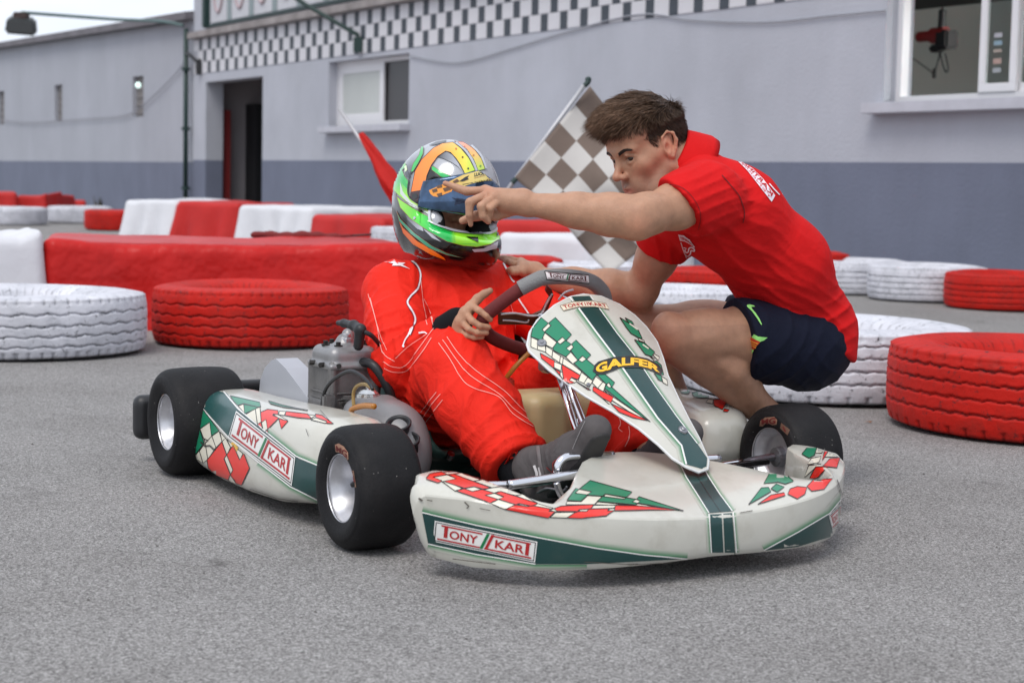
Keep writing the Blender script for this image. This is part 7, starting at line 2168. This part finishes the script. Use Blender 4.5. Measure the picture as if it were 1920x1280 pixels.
def blob(c, r, P_=None):
    P_ = hv if P_ is None else P_
    return np.exp(-(((P_ - np.array(c)) / np.array(r)) ** 2).sum(1))[:, None]
for s in (-1, 1):
    tint = tint + blob((0.075, s * 0.045, -0.03), (0.03, 0.022, 0.024)) * np.array([0.05, -0.004, -0.002])
    tint = tint + blob((-0.006, s * 0.082, 0.0), (0.03, 0.02, 0.04)) * np.array([0.10, 0.0, 0.0])
    tint = tint * (1 - 0.35 * blob((0.09, s * 0.033, 0.004), (0.02, 0.02, 0.013)))
tint = tint + blob((0.11, 0, -0.03), (0.02, 0.018, 0.016)) * np.array([0.08, 0.0, 0.0])
lipw = blob((0.093, 0, -0.0735), (0.016, 0.023, 0.0105)); tint = tint * (1 - 0.75 * lipw) + np.array([0.40, 0.12, 0.10]) * 0.75 * lipw
stub = np.clip(blob((0.075, 0.0, -0.085), (0.05, 0.06, 0.04)) * 1.2 - 1.2 * lipw, 0, 1) + 0.6 * blob((0.02, 0.06, -0.06), (0.05, 0.04, 0.035)) + 0.6 * blob((0.095, 0, -0.056), (0.012, 0.025, 0.008))
tint = tint * (1 - np.clip(stub, 0, 1) * np.array([0.30, 0.27, 0.20]))
for c, r, a in ((LK + cvec(-0.03, 0, 0.03), 0.05, 1.0), (at(1195, 425, 4.1), 0.03, 0.8), (pq(800, 480, 4.14), 0.025, 0.5), (pq(110, 375, 4.16), 0.012, 0.6)):
    tint = tint + a * np.exp(-((V - np.array(c)) ** 2).sum(1) / r ** 2)[:, None] * np.array([0.07, -0.025, -0.02])
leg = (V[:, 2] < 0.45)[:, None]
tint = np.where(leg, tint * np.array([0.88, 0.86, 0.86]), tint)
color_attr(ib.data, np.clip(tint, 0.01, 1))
eyes(IN, HT2, IO, (0.86, 0.42, 0.22))
# ---- hair: thousands of tapered strands rooted on the scalp, longer and brushed forward on top
def strands(name, roots, m, parent, origin, tone=None):
    """roots: list of (point, tangent list of offsets, width)"""
    V, F = [], []
    for pts, w in roots:
        b = len(V); n = len(pts)
        d = (pts[-1] - pts[0]).normalized(); s1 = d.orthogonal().normalized(); s2 = d.cross(s1)
        for i, p in enumerate(pts[:-1]):
            ww = w * (1 - 0.75 * i / (n - 1))
            for k in range(3):
                a = 2.094 * k; V.append(p + (s1 * math.cos(a) + s2 * math.sin(a)) * ww - origin)
        V.append(pts[-1] - origin)
        for i in range(n - 2):
            for k in range(3): F.append((b + i * 3 + k, b + i * 3 + (k + 1) % 3, b + (i + 1) * 3 + (k + 1) % 3, b + (i + 1) * 3 + k))
        for k in range(3): F.append((b + (n - 2) * 3 + k, b + (n - 2) * 3 + (k + 1) % 3, len(V) - 1))
    o = mesh_np(name, [tuple(v) for v in V], F, m, parent)
    if tone is not None: color_attr(o.data, np.array([tone(i, len(q[0])) for i, q in enumerate(roots) for _ in range(3 * (len(q[0]) - 1) + 1)]))
    return o
rh = random.Random(3)
hair_m = mat('brown_hair', (0.145, 0.082, 0.050), 0.42, attr='tint', var=0.35, vscale=60, spec=0.4)
sc = np.array((-0.010, 0, 0.040)); sr = np.array((0.100, 0.079, 0.090))
roots = []
def hairline(x, y, z):
    """inside the hairy part of the scalp?"""
    if z > 0.040: return x < 0.088 - 0.25 * max(0, 0.075 - z) - 0.15 * max(0, abs(y) - 0.045)
    if z > -0.005: return x < 0.034 + 0.5 * (z - 0.02) and not (abs(x + 0.004) < 0.024 and z < 0.034)
    return x < -0.028 and z > -0.062 + 0.3 * max(0, -0.07 - x)
cnt = 0; tones = []
while cnt < 15000:
    v = Vector((rh.gauss(0, 1), rh.gauss(0, 1), rh.gauss(0, 1))).normalized()
    p = Vector((sc[0] + sr[0] * v.x, sc[1] + sr[1] * v.y, sc[2] + sr[2] * v.z))
    if not hairline(*p): continue
    # side burn
    cnt += 1
    n = Vector((v.x / sr[0], v.y / sr[1], v.z / sr[2])).normalized()
    top = max(0.0, min(1.0, (p.z - 0.055) / 0.045))
    front = max(0.0, min(1.0, (p.x + 0.03) / 0.09))
    swirl = Vector((1.0, -0.25 + rh.uniform(-0.3, 0.3), 0.0)) if top > 0.05 else Vector((0.1, 0, -1.0))
    ln = (0.010 + 0.034 * top + 0.022 * top * front) * rh.uniform(0.7, 1.2)
    lift = (0.58 - 0.12 * front) * (0.55 + 0.45 * front)
    clump = noise.noise(p * 55) * 0.8
    d = (n * (lift if top > 0 else 0.35) + swirl * (0.55 + 0.5 * front) * top + Vector((-0.25, 0, -0.6)) * (1 - top) + Vector((rh.uniform(-.07, .07), rh.uniform(-.08, .08) + clump * 0.38, rh.uniform(-.05, .05) + clump * 0.2)))
    d.normalize()
    e = (d + swirl * 0.7 * top + Vector((0, 0, -0.45 * top - 0.1)) * (0.5 + front)).normalized()
    pts = [p - n * 0.004, p + d * ln * 0.4, p + d * ln * 0.7 + e * ln * 0.12, p + d * ln * 0.78 + e * ln * 0.42]
    roots.append(([HT2 @ q for q in pts], 0.0007 + 0.0004 * top)); tones.append((0.55 + 0.75 * top * front + 0.2 * top) * rh.uniform(0.7, 1.3))
hair = strands('hair', roots, hair_m, IN, IO, lambda i, n: (0.135 * tones[i], 0.078 * tones[i], 0.048 * tones[i]))
# a scalp cap under the strands so that no skin shows through
bm = bmesh.new(); bmesh.ops.create_uvsphere(bm, u_segments=64, v_segments=48, radius=1)
dl = []
for v in bm.verts: v.co = Vector((sc[0] + sr[0] * 1.012 * v.co.x, sc[1] + sr[1] * 1.012 * v.co.y, sc[2] + sr[2] * 1.012 * v.co.z))
bmesh.ops.delete(bm, geom=[v for v in bm.verts if not hairline(*v.co)], context='VERTS')
for v in bm.verts: v.co = HT2 @ v.co - IO
cap = bm_obj('scalp_hair', bm, mat('scalp_hair', (0.035, 0.020, 0.014), 0.8, var=0.3, vscale=90), hair, smooth=True)
# brows
ibv = bvh_of([ib])
for s in (-1, 1):
    rr_ = []
    for i in range(300):
        t = rh.random(); y = s * (0.014 + 0.036 * t); x = 0.0985 - 0.30 * max(0, abs(y) - 0.012) - 0.004 * t; z = 0.0245 + 0.011 * math.sin(t * 2.2) - 0.004 * t + rh.uniform(-0.0040, 0.0036) * (1.2 - 0.7 * t) - 0.006
        p = Vector((x, y, z)); d = Vector((-0.15, s * 1.0, 0.35 - 0.5 * t)).normalized()
        h_, n_2, i_, d_ = ibv.find_nearest(HT2 @ p); dw = HR2 @ d; dw = (dw - n_2 * dw.dot(n_2)).normalized()
        rr_.append(([h_, h_ + dw * 0.004 + n_2 * 0.0012, h_ + dw * 0.008 + n_2 * 0.0008], 0.0006))
    strands('eyebrow', rr_, mat('dark_brow', (0.035, 0.021, 0.015), 0.6), IN, IO)
# ---- polo shirt
polo = cloth_mat('red_polo_cloth', (0.62, 0.009, 0.010), 0.85, 700, 0.1, 0.22, 0.04)
Fd = Field()
tdir = (LS - RS).normalized()
Fd.chain([C7 + cvec(0.018, -0.030, 0.0), CH, MID, PV], [0.088, 0.122, 0.120, 0.128], k=0.05, sq=(tuple(tdir), 1.22))
Fd.cap(LS, RS, 0.080, k=0.05)
Fd.cap(PV + cvec(0.012, -0.02, 0), PV + cvec(0.016, -0.07, 0), 0.128, 0.126, k=0.05, sq=(tuple(tdir), 1.2))
sl1 = (LE - LS).normalized(); Fd.chain([LS, LS.lerp(LE, 0.30), LS + sl1 * 0.150], [0.080, 0.073, 0.063], k=0.045)
sl2 = (RE - RS).normalized(); Fd.chain([RS, RS + sl2 * 0.15], [0.076, 0.066], k=0.04)
# hems cut square with the limb
cutL = cvec(-0.75, -0.62, 0.22); cutL.normalize()
Fd.box(at(1272, 386, 4.24) + cutL * 0.095, (0.11, 0.13, 0.095), 0.004, cutL.to_track_quat('Z', 'Y').to_matrix(), k=0.006, op='s')
Fd.box(RS + sl2 * (0.085 + 0.095), (0.10, 0.10, 0.095), 0.004, sl2.to_track_quat('Z', 'Y').to_matrix(), k=0.006, op='s')
# bottom hem
hemn = cvec(-0.42, -0.9, 0.0).normalized()
Fd.box(at(1500, 636, 4.66) + hemn * 0.2, (0.6, 0.6, 0.2), 0.004, hemn.to_track_quat('Z', 'Y').to_matrix(), k=0.012, op='s')
# neck opening
Fd.chain([ip(0.0, 0, -0.06), tuple(C7 + cvec(-0.035, 0.035, 0))], [0.066, 0.058], k=0.01, op='s')
st_ = (at(1560, 620, 4.6) - at(1280, 440, 4.4)).normalized()
cr_ = st_.cross(CF).normalized()
FI2 = [(at(1300, 440, 4.33), 0.10, cr_, 0.030, 0.0045, 0.4), (at(1380, 470, 4.38), 0.13, cr_, 0.045, 0.0045, 1.1), (at(1440, 540, 4.44), 0.12, cr_, 0.05, 0.004, 0.2), (at(1320, 375, 4.24), 0.09, sl1.cross(CF).normalized(), 0.026, 0.0045, 0.2), (at(1375, 375, 4.3), 0.07, sl1.cross(CF).normalized(), 0.03, 0.0035, 0.9),
       (at(1500, 600, 4.52), 0.11, cvec(-0.5, -0.86, 0), 0.04, 0.0055, 0.3), (at(1560, 590, 4.56), 0.08, cvec(0.2, -0.98, 0), 0.035, 0.005, 0.0), (at(1390, 575, 4.46), 0.09, cvec(0.3, 0.95, 0), 0.035, 0.0045, 1.4), (at(1250, 460, 4.55), 0.07, cvec(0.9, 0.3, 0), 0.03, 0.003, 0.0)]
Fd.post = lambda X, D: lumps(X, fold(X, D, FI2), 15.0, 0.002, 1.3)
V, F = Fd.mesh(0.0044, 1)
shirt = mesh_np('polo_shirt', rel(V, IO), F, polo, IN)
# ribbed sleeve hem seam and collar
ncen = C7 + cvec(-0.030, 0.030, 0)
nax = (Vector(ip(0, 0, 0)) - C7).normalized(); na_ = nax.orthogonal().normalized()
tow = (Vector(fx) - nax * Vector(fx).dot(nax)).normalized(); sid = nax.cross(tow)
V, F = [], []
nn_ = 48
rows_ = [(0.020, 0.072, -1), (0.030, 0.0705, 0), (0.036, 0.0735, 1), (0.030, 0.079, 1), (0.008, 0.085, 1), (-0.030, 0.094, 1), (-0.050, 0.092, 1), (-0.044, 0.084, 0), (0.0, 0.078, 0)]
for h_, r_, _k in rows_:
    for k in range(nn_):
        a = 0.42 + (2 * math.pi - 0.84) * k / (nn_ - 1)
        fl = 1.0 + 0.10 * max(0, math.cos(a)) * (1 if _k == 1 else 0)
        V.append(ncen + nax * (h_ - 0.016 + 0.004 * math.cos(a)) + (tow * math.cos(a) + sid * math.sin(a) * 1.02) * r_ * fl - IO)
R_n = len(rows_)
for i in range(R_n):
    for k in range(nn_ - 1): F.append((i * nn_ + k, i * nn_ + k + 1, ((i + 1) % R_n) * nn_ + k + 1, ((i + 1) % R_n) * nn_ + k))
F.append(tuple(i * nn_ for i in range(R_n))); F.append(tuple(i * nn_ + nn_ - 1 for i in range(R_n))[::-1])
mesh_np('collar', [tuple(v) for v in V], F, polo, shirt)
P = Print(bvh_of([shirt]), IN, 0.0018)
zs2 = zc(1250, 280, 5.817)
WH = lin((236, 226, 234)); RD = lin((190, 24, 28)); DRD = lin((110, 10, 14))
# back print, foreshortened: KARTING
def bcurve(a, b):
    L0 = [(1140, 575), (1000, 395), (880, 240), (780, 140)]; L1 = [(1178, 505), (1050, 330), (940, 220), (800, 130)]
    x = (a) * 3; i = min(2, int(x)); t = x - i
    p = Vector(L0[i]).lerp(Vector(L0[i + 1]), t); q = Vector(L1[i]).lerp(Vector(L1[i + 1]), t)
    r = p.lerp(q, b); return (1250 + r.x / 5.817, 280 + r.y / 5.817)
P.poly([bcurve(a / 9, 0) for a in range(10)] + [bcurve(a / 9, 1) for a in range(9, -1, -1)], WH, 0, 5)
P.text('KARTING', None, RD, 0.0010, 3, 0.02, lambda a, b: bcurve(0.05 + 0.88 * a, 0.40 + 0.5 * b))
P.text('TENERIFE', None, lin((215, 90, 100)), 0.0010, 3, 0.0, lambda a, b: bcurve(0.04 + 0.9 * a, 0.08 + 0.22 * b))
P.build('back_print', mat('shirt_print', rough=0.8, attr='tint')); P = Print(P.bvh, IN, 0.0018)
P.line(zs2([(1115, 378), (1160, 430), (1225, 498)]), 2.0, WH, 0.0, 5)
P.build('back_print', mat('shirt_print', rough=0.8, attr='tint')); P = Print(P.bvh, IN, 0.0018)
# chest badge: arched word over a small emblem
def ccurve(a, b):
    L0 = [(150, 992), (200, 998), (255, 1028), (302, 1070)]; L1 = [(130, 925), (185, 935), (250, 985), (312, 1058)]
    x = a * 3; i = min(2, int(x)); t = x - i
    p = Vector(L0[i]).lerp(Vector(L0[i + 1]), t); q = Vector(L1[i]).lerp(Vector(L1[i + 1]), t)
    r = p.lerp(q, b); return (1250 + r.x / 5.817, 280 + r.y / 5.817)
P.poly([ccurve(a / 9, 0) for a in range(10)] + [ccurve(a / 9, 1) for a in range(9, -1, -1)], WH, 0, 4)
P.text('TENERIFE', None, RD, 0.0010, 2.5, 0.03, lambda a, b: ccurve(0.08 + 0.84 * a, 0.28 + 0.45 * b))
P.line(zs2([(158, 1010), (180, 1080), (205, 1150), (215, 1180)]), 1.4, WH, 0, 4)
P.line(sp2(zs2([(210, 1150), (235, 1160), (262, 1135), (270, 1100), (305, 1105), (300, 1080), (270, 1065), (245, 1080), (240, 1110), (215, 1120), (195, 1090)])), 2.4, WH, 0, 4)
P.line(zs2([(185, 1065), (215, 1075), (205, 1100), (228, 1130)]), 1.6, WH, 0, 4)
P.build('chest_badge', mat('shirt_print', rough=0.8, attr='tint')); P = Print(P.bvh, IN, 0.0018)
P.line(sp2(zs2([(600, 285), (700, 400), (780, 500), (822, 600), (845, 700), (830, 800)])), 1.5, DRD, 0, 5)
P.build('sleeve_seam', mat('shirt_print', rough=0.8, attr='tint')); P = Print(P.bvh, IN, 0.0018)
P.line(sp2(zs2([(0, 380), (120, 400), (240, 480), (340, 620), (372, 760), (350, 870)])), 1.0, DRD, 0, 5)
P.build('sleeve_seam', mat('shirt_print', rough=0.8, attr='tint'))
# ---- shorts
navy = cloth_mat('navy_shorts_cloth', (0.006, 0.008, 0.021), 0.8, 500, 0.1, 0.25, 0.1)
Fd = Field()
Fd.chain([PV + cvec(-0.02, 0.03, 0), PV + cvec(0.012, -0.045, 0)], [0.112, 0.120], k=0.05, sq=(tuple(tdir), 1.2))
th1 = (LK - LH).normalized(); th2 = (RK - RH).normalized()
Fd.cap(LH + cvec(-0.005, -0.008, 0), LH + th1 * 0.24, 0.112, 0.104, k=0.05); Fd.cap(RH, RH + th2 * 0.24, 0.112, 0.10, k=0.05)
c1 = cvec(-0.93, -0.16, 0.32).normalized()
Fd.box(at(1388, 636, 4.45) + c1 * 0.1, (0.16, 0.16, 0.1), 0.004, c1.to_track_quat('Z', 'Y').to_matrix(), k=0.008, op='s')
Fd.box(RH + th2 * 0.16 + th2 * 0.1, (0.15, 0.15, 0.1), 0.004, th2.to_track_quat('Z', 'Y').to_matrix(), k=0.008, op='s')
FI3 = [(LH + th1 * 0.1, 0.14, th1 + cvec(0, 0.6, 0), 0.06, 0.005, 0.2), (at(1520, 690, 4.6), 0.12, cvec(0.7, 0.7, 0), 0.05, 0.004, 0.6)]
Fd.post = lambda X, D: fold(X, D, FI3)
V, F = Fd.mesh(0.0044, 1)
shorts = mesh_np('shorts', rel(V, IO), F, navy, IN)
P = Print(bvh_of([shorts]), IN, 0.0018)
zh = zc(1360, 550, 8.533)
LM_ = lin((150, 222, 120))
P.poly(zh([(342, 205), (352, 188), (390, 184), (450, 200), (470, 218), (440, 220), (412, 222), (420, 250), (480, 320), (540, 410), (580, 500), (566, 505), (500, 400), (420, 290), (360, 230)]), LM_, 0, 3)
P.poly(zh([(465, 650), (520, 690), (668, 705), (610, 750), (548, 772), (470, 900), (410, 1010), (355, 1098), (348, 850), (345, 760), (430, 700)]), LM_, 0, 3)
P.poly(zh([(345, 760), (430, 700), (548, 772), (470, 900), (350, 835)]), lin((190, 60, 25)), 0.0008, 3)
for a in range(3):
    o = a * 33; P.line(zh([(352 + o * 0.2, 775 + o), (400 + o * 0.3, 745 + o * 1.05), (520 - o * 0.3, 800 + o)]), 1.6, lin((245, 170, 60)), 0.0014, 3)
P.build('shorts_print', mat('shorts_print', rough=0.7, attr='tint'))
# ---- trainers, mostly hidden behind the front wheel and pod
tr = mat('dark_trainer', (0.02, 0.022, 0.03), 0.7, var=0.1)
for A_ in (LA, RA):
    f = Field(); hz = Vector((A_.x, A_.y, 0.05)) - footv * 0.03
    f.chain([hz, hz + footv * 0.16, hz + footv * 0.24 + Vector((0, 0, -0.008))], [0.048, 0.046, 0.040], k=0.03); f.plane((0, 0, 0.018), (0, 0, -1))
    f.P = [p for p in f.P if p[0] != 'p'] + [('p', np.array((0, 0, 0.012)), np.array((0, 0, -1.0)), 0, 0, 0.004, 'i', None)]
    V, F = f.mesh(0.005, 1); s_ = mesh_np('shoe', rel(V, IO), F, tr, IN)
    f = Field(); f.box(hz * 1.0 + footv * 0.10 + Vector((0, 0, -0.041)), (0.165, 0.045, 0.009), 0.008, Matrix.Rotation(math.atan2(footv.y, footv.x), 3, 'Z'))
    V, F = f.mesh(0.005, 1); mesh_np('sole', rel(V, IO), F, mat('pale_sole', (0.4, 0.4, 0.4), 0.6), s_)
